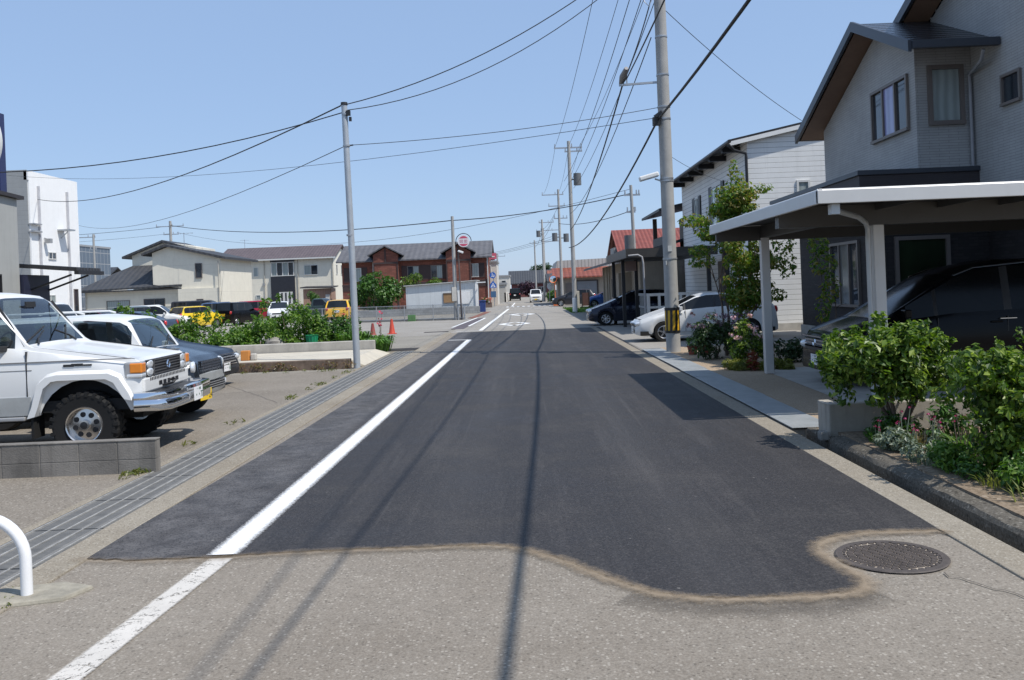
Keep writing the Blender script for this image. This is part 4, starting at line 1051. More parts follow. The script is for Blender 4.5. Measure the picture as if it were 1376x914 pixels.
# ---- house B : white siding
def house_b():
    O = (7.4,28.7,0)
    root = thing('white_siding_house', 'white clapboard house with black window surrounds and a shallow black roof, behind the white hatchback', 'house', O)
    SID = siding('white_siding', (.80,.80,.78), .17, .10, .42)
    TRM = M('black_trim', (.015,.015,.017), .45); WT = M('white_fascia', (.72,.72,.70), .5, var=.05)
    zr = lambda x: 6.45 + (x-7.4)*.2
    b = MB(O); b.prism([(7.4,.25),(14,.25),(14,zr(14)-.05),(7.4,zr(7.4)-.05)], 'y', 28.7, 41.0); b.build('wall', SID, root)
    b = MB(O); b.box(7.36,14,28.66,41.04,0,.245); b.build('plinth', CONC, root)
    b = MB(O); slab(b, [(6.75,28.56,zr(6.75)),(14.3,28.56,zr(14.3)),(14.3,41.6,zr(14.3)),(6.75,41.6,zr(6.75))], .10); rf = b.build('roof', rooftile('black_metal_roof', (.02,.02,.022), 'y', .4, 5, .4), root)
    b = MB(O)
    for y in (28.50,): b.add([(6.72,y,zr(6.72)-.12),(14.3,y,zr(14.3)-.12),(14.3,y,zr(14.3)+.02),(6.72,y,zr(6.72)+.02),(6.72,y+.055,zr(6.72)-.12),(14.3,y+.055,zr(14.3)-.12),(14.3,y+.055,zr(14.3)+.02),(6.72,y+.055,zr(6.72)+.02)], [(0,1,2,3),(4,7,6,5),(0,4,5,1),(3,2,6,7),(0,3,7,4),(1,5,6,2)])
    b.build('fascia', WT, rf)
    b = MB(O); b.tube([(6.68,28.1,zr(6.7)-.02),(6.68,41.6,zr(6.7)-.02)], .06, 8); b.build('gutter', TRM, rf, smooth=50)
    b = MB(O)
    for k in range(6): b.box(6.78,7.39,29.6+k*2.1,29.8+k*2.1,zr(7.0)-.22,zr(7.0)-.03)
    build_each(b, 'bracket', TRM, rf)
    downpipe(root, O, [(6.7,28.3,6.2),(6.9,28.45,6.05),(7.33,28.62,5.95),(7.34,28.63,5.8),(7.34,28.63,.3)], .05, TRM)
    def pw(a, c, z0, z1):
        window(root, O, 'W', a, c, z0, z1, 7.4, FRW, [PANEW, PANEW], 1, .05, .05)
        for s0, s1 in ((a-.42,a-.01),(c+.01,c+.42)):
            b = MB(O); b.box(7.34,7.40,s0,s1,z0-.04,z1+.04); b.build('shutter_panel', TRM, root)
    pw(32.6,34.4,3.75,5.45); pw(37.0,37.9,4.0,5.35)
    b = MB(O); b.box(7.355,7.395,35.4,35.8,.9,2.4); b.build('slit_window', PANED, root)
    b = MB(O); b.box(7.2,7.39,31.9,32.2,.25,3.2); b.box(7.3,7.39,32.2,33.4,.25,2.5); b.build('entrance_panel', TRM, root)
    window(root, O, 'S', 9.0, 9.45, 4.2, 5.0, 28.7, FRW, PANEW, 0, .07, .05)
    # loggia wing beyond
    WD = M('brown_timber', (.085,.062,.05), .7, var=.2)
    b = MB(O); b.box(7.0,13,41.05,46.5,.1,3.2); b.box(8.2,13,41.05,46.5,3.2,5.1); b.build('wing_wall', tiles('brown_render', (.15,.125,.10), .5, .5, .004, .08, .7), root)
    b = MB(O); slab(b, [(6.3,41.0,5.15),(13,41.0,6.5),(13,47.2,6.5),(6.3,47.2,5.15)], .12); b.build('wing_roof', TRM, root)
    b = MB(O); b.box(6.75,6.95,41.1,41.3,3.2,5.15); b.box(6.75,6.95,46.1,46.3,3.2,5.15); b.build('balcony_post', WD, root)
    b = MB(O); b.box(6.70,6.78,41.32,46.08,3.2,4.05); b.box(6.66,8.2,41.1,46.3,3.0,3.19); b.build('balcony_rail', TRM, root)
    root.location = (7.65, 29.8, 0)
house_b()
# ---- dark carport B with lattice block wall
def carport_b():
    O = (4.14,36.8,0)
    root = thing('dark_flat_carport', 'flat dark brown carport with slim black posts over the navy hatchback', 'carport', O)
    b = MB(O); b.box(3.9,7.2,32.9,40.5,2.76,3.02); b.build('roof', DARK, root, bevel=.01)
    b = MB(O); b.box(3.82,7.2,32.82,32.895,2.73,3.06); b.box(3.82,3.895,32.895,40.5,2.73,3.06); b.build('fascia', M('fascia_bronze', (.06,.055,.05), .4, .4), root)
    for x, y in ((4.14,36.8),(4.75,37.4),(4.10,40.2),(7.0,33.6)):
        b = MB(O); b.box(x-.07,x+.07,y-.07,y+.07,0,2.755); b.build('post', BLACK, root)
    downpipe(root, O, [(3.9,32.78,2.8),(4.25,32.76,2.82),(4.40,32.76,2.74),(4.44,32.76,2.5),(4.46,32.76,.05)], .035, M('pipe_grey', (.30,.30,.31), .5))
    b = MB(O); b.box(4.22,4.68,36.7,36.72,2.3,2.7); b.build('sign_panel', M('pinkish_panel', (.30,.20,.17), .6), root)
carport_b()
def lattice_wall():
    LW = M('lattice_white', (.62,.60,.56), .85, var=.12, streak=.3); O = (4.6,33.2,0)
    root = thing('lattice_block_wall', 'whitish screen-block wall with rows of square holes behind the white hatchback', 'garden wall', O)
    for nm, f in (('front_screen', lambda u, z0, z1, u1: (u, u1, 33.2, 33.32, z0, z1)), ('side_screen', lambda u, z0, z1, u1: (4.6, 4.72, 33.33+u-4.6, 33.33+u1-4.6, z0, z1))):
        b = MB(O); U0, U1 = 4.6, (7.0 if nm[0] == 'f' else 7.0)
        b.box(*f(U0, 0, .45, U1)); b.box(*f(U0, 1.28, 1.38, U1)); b.box(*f(U0, .82, .90, U1))
        k = 0
        while U0 + k*.4 < U1: b.box(*f(U0+k*.4, .45, .82, min(U1, U0+k*.4+.09))); b.box(*f(U0+k*.4, .90, 1.28, min(U1, U0+k*.4+.09))); k += 1
        b.build(nm, LW if nm[0] == 'f' else M('lattice_shaded_side', (.30,.30,.29), .85, var=.1), root)  # side screen: same blocks, shade put into a darker grey
lattice_wall()
# ---- house C : low tan house
def house_c():
    O = (5.9,46,0)
    root = thing('tan_low_house', 'low tan rendered house with a dark sloping eave behind the dark carport', 'house', O)
    b = MB(O); b.box(5.9,12,44.9,66,0,3.05); b.build('wall', M('tan_render', (.30,.25,.19), .85, var=.12, streak=.3), root)
    b = MB(O); slab(b, [(4.55,44.2,2.85),(12.5,44.2,5.0),(12.5,66.5,5.0),(4.55,66.5,2.85)], .14); b.build('roof', rooftile('grey_roof_tile', (.10,.105,.115), 'y', .3, .3), root)
    b = MB(O)
    for y in (60.5,62,64.5): b.box(5.82,5.9,y,y+.35,0,3.0)
    build_each(b, 'pilaster', M('tan_trim', (.36,.31,.25), .8), root)
    window(root, O, 'W', 52, 54.2, .9, 2.2, 5.9, FRB, PANED, 1); window(root, O, 'W', 57, 59, .9, 2.2, 5.9, FRB, PANED, 1)
    b = MB(O); b.box(5.2,5.9,48.5,49.7,0,2.4); b.build('porch_wall', M('tan_render', (.30,.25,.19)), root)
house_c()
def house_d():
    O = (7.4,67.5,0)
    root = thing('red_roofed_house', 'house with a red pantile gable roof rising behind the tan low house', 'house', O)
    b = MB(O); b.prism([(67.6,0),(75,0),(75,4.3),(71.3,5.9),(67.6,4.3)], 'x', 7.8, 13); b.build('wall', siding('grey_boards', (.16,.145,.13), .2, .1, .5), root)
    RT = rooftile('red_pantile', (.25,.062,.04), 'x', .3, .3, .5)
    b = MB(O); slab(b, [(7.2,66.9,4.05),(13.5,66.9,4.05),(13.5,71.3,6.0),(7.2,71.3,6.0)], .12); slab(b, [(7.2,75.7,4.05),(13.5,75.7,4.05),(13.5,71.3,6.0),(7.2,71.3,6.0)], .12); b.build('roof', RT, root)
    b = MB(O); b.box(7.0,7.8,68,70.5,3.6,4.6); b.build('gable_box', siding('grey_corrugated', (.34,.34,.33), .1, .3, .5, 'xy'), root)
    window(root, O, 'W', 69.5, 71.5, 2.9, 4.0, 7.8, FRB, PANED, 1)
house_d()
def workshop():
    O = (3.3,77.5,0)
    root = thing('workshop', 'grey corrugated workshop with a red lean-to roof and a grey roller shutter', 'workshop', O)
    b = MB(O); b.box(3.5,12,89.5,101,0,3.0); b.box(3.9,12,87.2,89.49,0,2.65); b.build('wall', M('workshop_tan', (.33,.29,.24), .85, var=.12, streak=.4), root)
    b = MB(O); b.prism([(3.2,3.02),(12.2,3.02),(12.2,4.55),(3.5,4.4)], 'y', 89.6, 101); b.build('upper_wall', siding('pale_corrugated', (.46,.45,.42), .35, .25, .6, 'xy'), root)
    b = MB(O); slab(b, [(2.9,86.6,2.60),(12.3,86.6,2.60),(12.3,89.58,3.55),(2.9,89.58,3.55)], .12); b.build('lean_to_roof', rooftile('red_metal_roof', (.25,.07,.042), 'x', .45, .6, .5), root)
    b = MB(O); b.box(2.9,3.4,86.9,101,2.35,2.55); b.build('canopy', BLACK, root)
    sh_ = siding('grey_shutter', (.20,.22,.245), .1, .2, .7)
    b = MB(O); b.box(5.25,7.2,87.14,87.2,.05,2.25); b.build('roller_shutter', sh_, root)
    b = MB(O); b.box(5.1,5.25,87.1,87.2,0,2.35); b.box(7.2,7.35,87.1,87.2,0,2.35); b.box(5.25,7.2,87.1,87.2,2.25,2.35); b.build('shutter_frame', DARK, root)
    b = MB(O); b.box(4.15,4.75,87.13,87.2,.05,2.1); b.build('door', FRB, root)
workshop()

# ---- left side: cream gabled house
CREAM = siding('cream_render', (.74,.70,.59), 2.6, .008, .75, bumpk=.05)
def cream_house():
    O = (-35,85,0)
    root = thing('cream_gabled_house', 'cream two-storey house with stepped dark gables and a long low dark roof', 'house', O)
    RT = rooftile('charcoal_roof_tile', (.055,.056,.06), 'x', .5, .28, .6, .6, .12); TR = M('charcoal_trim', (.03,.03,.033), .5)
    # low wing facing us, main block behind, front block at right
    b = MB(O); b.box(-41.2,-32.2,84.0,93,0,3.1); b.box(-32.19,-28.2,83.6,93,0,5.75)
    b.prism([(-32.19,5.75),(-28.2,5.75),(-28.2,5.76),(-33.3,7.15),(-34.7,6.6),(-34.7,3.12),(-32.19,3.12)], 'y', 85.2, 86.2)
    b.prism([(-38.6,3.12),(-32.25,3.12),(-32.25,7.2),(-35.4,7.85),(-38.6,6.6)], 'y', 88.5, 94)
    wl = b.build('wall', CREAM, root)
    b = MB(O); b.prism([(-32.5,3.15),(-28.3,3.15),(-28.3,5.75),(-33.0,7.02),(-34.6,6.45),(-34.6,3.5)], 'y', 83.62, 88); b.build('front_gable_wall', CREAM, root)
    b = MB(O); slab(b, [(-41.8,83.5,3.05),(-31.9,83.5,3.25),(-31.9,86.5,4.55),(-39.5,86.9,4.75)], .16); slab(b, [(-39.6,86.8,4.7),(-33.9,86.8,4.75),(-33.9,88.3,5.4),(-38.5,88.3,5.4)], .14)
    b.build('low_roof', RT, root)
    def gable(x0, z0, xr, zr_, x1, z1, y0, y1, nm):
        b = MB(O); slab(b, [(x0,y0,z0),(xr,y0,zr_),(xr,y1,zr_),(x0,y1,z0)], .22); slab(b, [(xr,y0,zr_),(x1,y0,z1),(x1,y1,z1),(xr,y1,zr_)], .22); b.build(nm, TR if nm == 'x' else RT, root)
    gable(-39.4,6.25,-35.4,7.75,-31.0,6.3,88.0,94.5,'main_roof'); gable(-35.4,6.2,-33.2,7.0,-27.6,5.62,83.1,93.5,'front_roof')
    b = MB(O); b.box(-32.2,-28.25,83.35,83.59,.0,3.0); b.build('front_block', CREAM, root)
    window(root, O, 'S', -39.2, -37.0, .6, 2.15, 84.0, FRB, PANEW, 1); window(root, O, 'S', -35.7, -33.7, .6, 2.2, 84.0, FRB, PANED, 1)
    window(root, O, 'S', -30.6, -29.95, 3.95, 5.35, 83.6, FRB, PANED, 0, .06, .08); window(root, O, 'S', -30.5, -29.85, .4, 2.0, 83.35, FRB, PANED, 0)
    window(root, O, 'S', -29.2, -28.7, 1.1, 1.6, 83.35, FRW, PANEW, 0)
    b = MB(O); b.tube([(-32.3,83.9,3.0),(-32.3,83.9,.1)], .05, 6); b.tube([(-28.35,83.3,5.5),(-28.35,83.3,.1)], .05, 6); b.tube([(-41.1,83.9,3.0),(-41.1,83.9,.1)], .05, 6); build_each(b, 'downpipe', M('pipe_beige', (.45,.42,.36), .6), root)
    b = MB(O); b.box(-41.9,-31.9,83.38,83.48,2.98,3.1); b.build('gutter', TR, root)
    b = MB(O); b.box(-32.9,-32.3,83.5,83.85,.05,.75); b.build('air_conditioner', FRW, root, bevel=.03)
    b = MB(O); b.box(-31.3,-31.0,83.25,83.34,1.2,1.7); b.build('meter_box', GREYM, root)
    b = MB(O); b.tube([(-33.2,88,7.2),(-33.2,88,8.6)], .03, 5); b.bar((-34.1,88,8.5),(-32.3,88,8.55),.03,.03)
    for k in range(5): b.bar((-34+k*.4,87.7,8.5),(-34+k*.4,88.3,8.5),.02,.02)
    b.build('aerial', GALV, root)
cream_house()
def cream_block():
    O = (-31,115,1.0); y0 = 115
    root = thing('cream_apartment_house', 'cream two-storey block with a brown ridged roof and a dark entrance bay', 'house', O)
    b = MB(O); b.box(-38.6,-24.3,y0,y0+9,.4,6.9); b.prism([(y0,6.9),(y0+9,6.9),(y0+4.5,8.45)], 'x', -38.6, -24.3); b.build('wall', CREAM, root)
    RT = rooftile('brown_roof_tile', (.115,.09,.095), 'x', .4, .35, .7, .6, .12)
    b = MB(O); slab(b, [(-39.3,y0-.6,6.72),(-23.9,y0-.6,6.72),(-23.9,y0+4.5,8.5),(-39.3,y0+4.5,8.5)], .15); slab(b, [(-39.3,y0+9.6,6.72),(-23.9,y0+9.6,6.72),(-23.9,y0+4.5,8.5),(-39.3,y0+4.5,8.5)], .15); b.build('roof', RT, root)
    b = MB(O); b.box(-39.3,-23.9,y0-.72,y0-.61,6.66,6.84); b.build('gutter', FRW, root)
    DK = M('entrance_charcoal', (.02,.022,.03), .5)
    b = MB(O); b.box(-32.35,-29.3,y0-.32,y0-.005,.9,4.55); b.box(-32.35,-29.3,y0-.32,y0-.005,6.45,6.7); build_each(b, 'entrance_bay', DK, root)
    window(root, O, 'S', -32.3, -29.35, 4.6, 6.4, y0-.1, FRW, [PANEW, PANED, PANEW, PANED], 3, .09, .12)
    b = MB(O); b.box(-31.3,-29.6,y0-.40,y0-.325,1.0,2.55); dr = b.build('door', FRW, root)
    b = MB(O)
    for k in range(3): b.box(-31.05+k*.5,-30.85+k*.5,y0-.42,y0-.402,1.1,2.45)
    b.build('door_light', PANED, dr)
    for a, c, z0, z1 in ((-37.7,-35.9,4.6,5.85),(-34.6,-34.0,4.65,5.85),(-28.1,-26.3,4.6,5.9),(-37.5,-35.8,1.0,2.3),(-34.4,-33.8,1.3,2.3),(-28.0,-26.4,1.1,2.4)):
        window(root, O, 'S', a, c, z0, z1, y0, FRW, [PANEW, PANED], 1 if c-a > 1 else 0, .07, .07)
    for a in (y0+1.5,y0+4.5): window(root, O, 'E', a, a+.8, 4.6, 5.9, -24.3, FRW, PANED, 0, .06, .06)
    b = MB(O)
    for x in (-38.5,-33.2,-28.9,-24.4): b.tube([(x,y0-.1,6.65),(x,y0-.1,.9)], .05, 6)
    build_each(b, 'downpipe', M('pipe_beige', (.45,.42,.36), .6), root)
    b = MB(O)
    for x in (-35.6,-25.6): b.box(x-.4,x+.4,y0-.75,y0-.35,.95,1.6)
    build_each(b, 'air_conditioner', FRW, root, bevel=.03)
    b = MB(O); b.obox((-33.3,y0-.12,3.6),(.3,.2,.3)); b.build('vent_hood', GREYM, root)
    b = MB(O); b.box(-34.2,-32.4,y0-1.2,y0-.4,.9,1.8); b.build('porch_wall', CONC, root)
    b = MB(O); b.tube([(-37,y0+4.5,8.5),(-37,y0+4.5,9.8)], .03, 5); b.bar((-37.6,y0+4.5,9.7),(-36.4,y0+4.5,9.7),.03,.03); b.build('aerial', GALV, root)
cream_block()
def shed():
    O = (-24.8,108,.5)
    root = thing('garden_shed', 'small pinkish-brown timber shed with a white door beside the cream block', 'shed', O)
    b = MB(O); b.box(-26.6,-23.2,108,110.5,.3,2.75); b.build('wall', siding('pink_boards', (.36,.225,.165), .3, .08, .5, 'xy'), root)
    b = MB(O); slab(b, [(-26.9,107.6,2.85),(-22.9,107.6,2.75),(-22.9,110.8,2.95),(-26.9,110.8,3.0)], .12); b.build('roof', DARK, root)
    b = MB(O); b.box(-23.9,-23.4,107.93,107.99,.4,2.0); b.build('door', FRW, root)
shed()
# ---- brick-red apartment block
def brick_block():
    O = (-12,99,0); y0 = 99.0
    root = thing('brick_apartment_block', 'red-brown brick apartment block with a grey roof and two small gables', 'apartment block', O)
    BR = tiles('red_brick', (.21,.075,.052), .5, .16, .012, .25, .6, .85, .3)
    DK = M('brown_half_timber', (.05,.03,.028), .7, var=.2); RT = rooftile('slate_grey_roof', (.115,.115,.125), 'x', .6, .4, .8, .65, .1)
    b = MB(O); b.box(-20,-3.75,y0,y0+9,0,5.45); b.prism([(y0,5.45),(y0+9,5.45),(y0+4.5,7.2)], 'x', -20, -3.75); b.build('wall', BR, root)
    b = MB(O); slab(b, [(-20.5,y0-.7,5.35),(-3.3,y0-.7,5.35),(-3.3,y0+4.5,7.35),(-20.5,y0+4.5,7.35)], .15); slab(b, [(-20.5,y0+9.7,5.35),(-3.3,y0+9.7,5.35),(-3.3,y0+4.5,7.35),(-20.5,y0+4.5,7.35)], .15)
    b.build('roof', RT, root)
    b = MB(O); b.box(-20.02,-3.73,y0-.07,y0-.003,2.75,2.95); b.box(-20.02,-3.73,y0-.07,y0-.003,0,.25); b.build('belt_course', DK, root)
    for gx in (-15.0,-7.0):
        b = MB(O); b.prism([(gx-1.35,0),(gx+1.35,0),(gx+1.35,6.1),(gx,6.85),(gx-1.35,6.1)], 'y', y0-.9, y0+2); g = b.build('gable_wall', BR, root)
        b = MB(O); slab(b, [(gx-1.9,y0-1.3,5.95),(gx,y0-1.3,6.95),(gx,y0+3,6.95),(gx-1.9,y0+3,5.95)], .14); slab(b, [(gx+1.9,y0-1.3,5.95),(gx,y0-1.3,6.95),(gx,y0+3,6.95),(gx+1.9,y0+3,5.95)], .14); b.build('gable_roof', RT, g)
        b = MB(O); b.box(gx-1.36,gx+1.36,y0-.97,y0-.903,5.05,5.25); b.box(gx-.08,gx+.08,y0-.97,y0-.903,5.25,6.7); b.box(gx-1.36,gx-1.22,y0-.97,y0-.903,0,5.04); b.box(gx+1.22,gx+1.36,y0-.97,y0-.903,0,5.04); b.build('timber_trim', DK, g)
    for a in (-18.6,-12.2,-9.6,-5.6):
        window(root, O, 'S', a-.55, a+.75, 3.25, 4.75, y0, FRW if a < -17 or a > -6 else FRB, [PANED, PANEW], 1, .06, .08)
        b = MB(O); b.box(a-1.2,a-.56,y0-.06,y0-.003,3.2,4.8); b.box(a+.76,a+1.4,y0-.06,y0-.003,3.2,4.8); build_each(b, 'shutter', DK, root)
        window(root, O, 'S', a-.5, a+.7, .9, 2.2, y0, FRB, PANED, 1, .06, .08)
    b = MB(O); b.box(-20.0,-3.75,y0-.05,y0-.003,2.2,2.74); b.build('dark_board', DK, root)  # dark brown board across the facade below the belt course
    downpipe(root, O, [(-3.85,y0-.15,5.4),(-3.85,y0-.15,0)], .06, FRW); downpipe(root, O, [(-16.5,y0-.15,5.4),(-16.5,y0-.15,0)], .06, FRW)
brick_block()
# ---- white prefab hut with block wall, bush bed
def prefab():
    O = (-6.4,70,0)
    root = thing('prefab_hut', 'long white prefabricated hut with a boarded window in front of the brick apartment block', 'hut', O)
    PW = siding('prefab_panel', (.60,.63,.64), .9, .02, .7, 'xy', .1)
    b = MB(O); b.prism([(-9.2,0),(-3.75,0),(-3.75,2.5),(-9.2,2.28)], 'y', 70, 74.5); b.build('wall', PW, root)
    b = MB(O); slab(b, [(-9.35,69.8,2.285),(-3.6,69.8,2.515),(-3.6,74.7,2.515),(-9.35,74.7,2.285)], .07); b.build('roof', M('prefab_roof', (.45,.45,.44), .5), root)
    b = MB(O); b.box(-3.76,-3.6,69.9,69.99,0,2.45); b.build('corner_post', WHITE, root)
    wf = window(root, O, 'S', -6.3, -5.2, .85, 1.65, 70, FRB, [M('cardboard', (.33,.20,.10), .8), M('blue_sheet', (.05,.14,.38), .6)], 0, .05, .05)
    b = MB(O); b.box(-5.15,-4.2,69.95,69.995,.75,1.7); b.build('window_board', WHITE, root)
prefab()
b = MB(); b.box(-13.0,-3.4,69.0,69.15,0,.55); o = b.build('grey_block_wall', tiles('grey_block', (.33,.335,.335), .4,.2,.01,.15,.6), None); tag(o, 'long low grey block wall running in front of the white hut', 'block wall')
# ---- buildings far left
def white_building():
    O = (-34,58,0)
    root = thing('white_concrete_building', 'tall white three-storey building with a grey parapet and downpipes at far left', 'building', O)
    WW = M('white_render', (.82,.82,.81), .7, var=.03, streak=.06); GR = siding('grey_concrete_boards', (.30,.31,.31), .3, .05, .7)
    b = MB(O); b.box(-44,-31.8,58,64.3,0,10.1); b.build('wall', WW, root)
    b = MB(O); b.box(-44,-31.9,57.93,57.997,0,10.75); b.build('end_wall', GR, root)
    b = MB(O); b.box(-32.1,-31.8,57.93,64.3,10.1,10.7); b.build('parapet', WW, root)
    b = MB(O)
    for y in (58.9,62.6): b.box(-31.8,-31.66,y,y+.14,0,9.8)
    b.build('downpipe', M('pipe_pale', (.5,.5,.52), .5), root)
    window(root, O, 'E', 60.0, 61.0, 5.0, 5.5, -31.8, FRW, PANED, 1, .06, .05); window(root, O, 'E', 63.2, 63.8, .8, 3.0, -31.8, FRB, PANED, 0)
    window(root, O, 'E', 59.5, 60.7, 1.1, 2.6, -31.8, FRW, PANEW, 1)
    b = MB(O); b.box(-31.8,-31.0,61.3,62.2,7.0,7.1); b.bar((-31.8,61.75,6.5),(-31.3,61.75,6.95),.05,.05); b.build('lamp_bracket', GALV, root)
    b = MB(O); b.obox((-31.5,59.6,6.2),(.35,.3,.3)); b.bar((-31.8,59.6,6.4),(-31.5,59.6,6.3),.06,.06); b.build('wall_lamp', GREYM, root)
    b = MB(O); b.box(-31.9,-31.5,57.9,58.85,6.7,6.8); b.box(-31.9,-31.5,57.9,58.85,7.2,7.28); b.build('balcony_rail', GREYM, root)
white_building()
def grey_shed():
    O = (-17,25,0)
    root = thing('grey_metal_building', 'plain grey metal-clad building with a dark tiled side canopy at the left edge', 'building', O)
    GW = siding('grey_cladding', (.36,.365,.35), .25, .03, .8, 'xy', .1)
    b = MB(O); b.prism([(12,0),(30.2,0),(30.2,5.45),(12,6.1)], 'x', -30, -17); b.build('wall', GW, root)
    b = MB(O); slab(b, [(-30,11.5,6.13),(-16.85,11.5,6.13),(-16.85,30.4,5.45),(-30,30.4,5.45)], .12); b.build('roof', DARK, root)
    window(root, O, 'E', 28.2, 29.1, 1.5, 2.9, -17, BLACK, PANED, 0)
    b = MB(O); slab(b, [(-18.2,30.45,3.25),(-15.2,30.45,2.95),(-15.2,32.2,2.95),(-18.2,32.2,3.25)], .14); cp = b.build('canopy_roof', rooftile('dark_canopy_tile', (.05,.05,.055), 'y', .22, .25, .3), root)
    b = MB(O); b.bar((-17.0,30.7,2.35),(-15.5,30.7,2.85),.06,.06); b.bar((-17.0,31.9,2.35),(-15.5,31.9,2.85),.06,.06); b.box(-15.25,-15.1,30.4,32.25,2.85,2.98); b.build('canopy_brace', BLACK, cp)
    b = MB(O); b.box(-17.6,-16.9,30.25,31.9,0,2.9); b.build('dark_doorway', M('navy_door', (.012,.015,.04), .5), root)
grey_shed()
def sign_tower():
    O = (-19.9,33.6,0)
    root = thing('roadside_sign', 'tall navy sign pillar with a big white disc at the far left edge', 'sign', O)
    b = MB(O); b.box(-20.9,-19.43,33.5,33.9,0,9.15); b.build('pillar', M('navy_panel', (.02,.025,.09), .4), root)
    b = MB(O); b.lathe([(.001,-.12),(1.80,-.12),(1.84,-.08),(1.84,.08),(1.80,.12),(.001,.12)], (-21.06,33.3,8.05), 'y', 48); b.build('disc', M('disc_white', (.62,.62,.60), .5, var=.05), root, smooth=40)
sign_tower()
def glass_building():
    O = (-52,110,0)
    root = thing('glazed_office', 'grey-blue office block with a grid of glass panels behind the white building', 'office', O)
    t = NT('curtain_wall'); x, y, z = t.xyz()
    g = t.math('MAXIMUM', t.math('LESS_THAN', t.math('FRACT', t.math('DIVIDE', t.math('ADD', x, y), 1.0)), .07), t.math('LESS_THAN', t.math('FRACT', t.math('DIVIDE', z, 1.45)), .06))
    t.base(t.mix(g, (.10,.125,.16), (.32,.33,.34))).p(Roughness=t.ramp(g,0,1,.12,.6))
    b = MB(O); b.box(-68,-56.2,110,122,0,9.4); b.build('wall', t.m, root)
    b = MB(O); b.box(-68,-56.1,109.9,122.1,9.4,9.65); b.build('coping', GREYM, root)
    b = MB(O); b.box(-59.5,-57.4,113,115,9.65,11.2); b.build('roof_plant', M('plant_red', (.25,.13,.11), .7), root)
    b = MB(O); b.box(-52,-50.0,107,109.8,1.8,2.9); b.build('orange_awning', M('awning_orange', (.55,.30,.14), .7), root)
glass_building()
# ---- far end of the street
def far_house(name, label, x0, x1, y0, y1, h, rh, wallm, roofm, cat='house', wins=(), flat=False):
    O = ((x0+x1)/2, y0, 0); root = thing(name, label, cat, O)
    b = MB(O); b.box(x0,x1,y0,y1,0,h); b.build('wall', wallm, root)
    b = MB(O)
    if flat: b.box(x0-.15,x1+.15,y0-.15,y1+.15,h+.003,h+rh)
    else:
        ym = (y0+y1)/2
        slab(b, [(x0-.6,y0-.6,h-.1),(x1+.6,y0-.6,h-.1),(x1+.6,ym,h+rh),(x0-.6,ym,h+rh)], .18); slab(b, [(x0-.6,y1+.6,h-.1),(x1+.6,y1+.6,h-.1),(x1+.6,ym,h+rh),(x0-.6,ym,h+rh)], .18)
    b.build('roof', roofm, root)
    for a, c, z0, z1 in wins: window(root, O, 'S', a, c, z0, z1, y0, FRW, PANED, 1 if c-a > 1 else 0, .08, .06)
    return root, O
DROOF = rooftile('dark_far_roof', (.05,.055,.065), 'x', .5, .4, .7)
PALE = M('pale_render', (.62,.59,.53), .8, var=.08, streak=.2)
far_house('dark_roofed_house', 'long dark-roofed house with a maroon fence closing the end of the street', -2.4, 8.5, 185, 195, 2.8, 2.6, M('maroon_board', (.16,.055,.055), .8, var=.2), DROOF, wins=((-1,0.5,.8,2),(3,4.5,.8,2)))
far_house('pale_end_house', 'pale grey house with a dark roof right of the dark-roofed house', 5.2, 9.5, 172, 180, 2.3, 1.9, M('grey_render', (.38,.37,.35), .8, var=.1), DROOF, wins=((6.2,7.4,.9,1.9),))
far_house('white_corner_shop', 'white two-storey building at the left of the far street end', -5.4, -2.2, 150, 158, 3.9, .25, PALE, GREYM, 'shop', ((-5,-4.2,2.4,3.3),(-3.6,-2.8,2.4,3.3),(-5,-4.2,.6,1.5)), True)
far_house('low_white_wall_house', 'low pale house with a white garden wall on the left of the far street', -6.2, -2.4, 122, 130, 2.4, .3, M('grey_beige', (.44,.42,.38), .85, var=.1), GREYM, 'house', ((-5.5,-4.4,.8,1.8),), True)
r_, O_ = far_house('white_tower_building', 'narrow pale two-storey building with a pink rooftop sign behind the blue road signs', -5.6, -2.95, 103, 110, 4.9, .22, PALE, GREYM, 'building', ((-4.3,-3.6,3.5,4.6),(-4.3,-3.6,1.0,2.2)), True)
b = MB(O_); b.box(-4.0,-2.95,103.2,103.4,5.3,6.0); b.tube([(-4.2,103.3,5.1),(-4.2,103.3,5.4)],.03,6); b.tube([(-3.4,103.3,5.1),(-3.4,103.3,5.4)],.03,6); sg_ = b.build('rooftop_sign', M('pink_sign', (.62,.13,.20), .5), r_)
b = MB(O_); b.box(-3.8,-3.15,103.17,103.197,5.52,5.66); b.build('sign_stripe', WHITE, sg_)
far_house('pinkish_far_house', 'small house with a reddish roof behind the orange mirror post', 4.2, 9, 128, 136, 2.6, 1.5, M('pink_render', (.42,.30,.25), .8, var=.1), rooftile('rust_roof', (.28,.10,.06), 'x', .5, .4), wins=((5,6.2,.8,1.9),))
far_house('right_grey_house', 'low grey house at the right of the crossing, beyond the workshop', 3.6, 8, 112, 120, 2.5, .9, M('grey_render', (.38,.37,.35), .8), DROOF, wins=((4.4,5.6,.8,1.9),))
b = MB(); b.box(-2.6,-2.35,122,148,0,1.3); o = b.build('white_garden_wall', PALE); tag(o, 'white garden wall along the left of the far street, by the black van', 'garden wall')
b = MB(); b.box(2.75,2.95,112,150,0,1.15); o = b.build('pale_roadside_wall', M('pale_wall', (.5,.45,.40), .85, var=.1)); tag(o, 'pale low wall along the right of the far street, beyond the white car', 'garden wall')
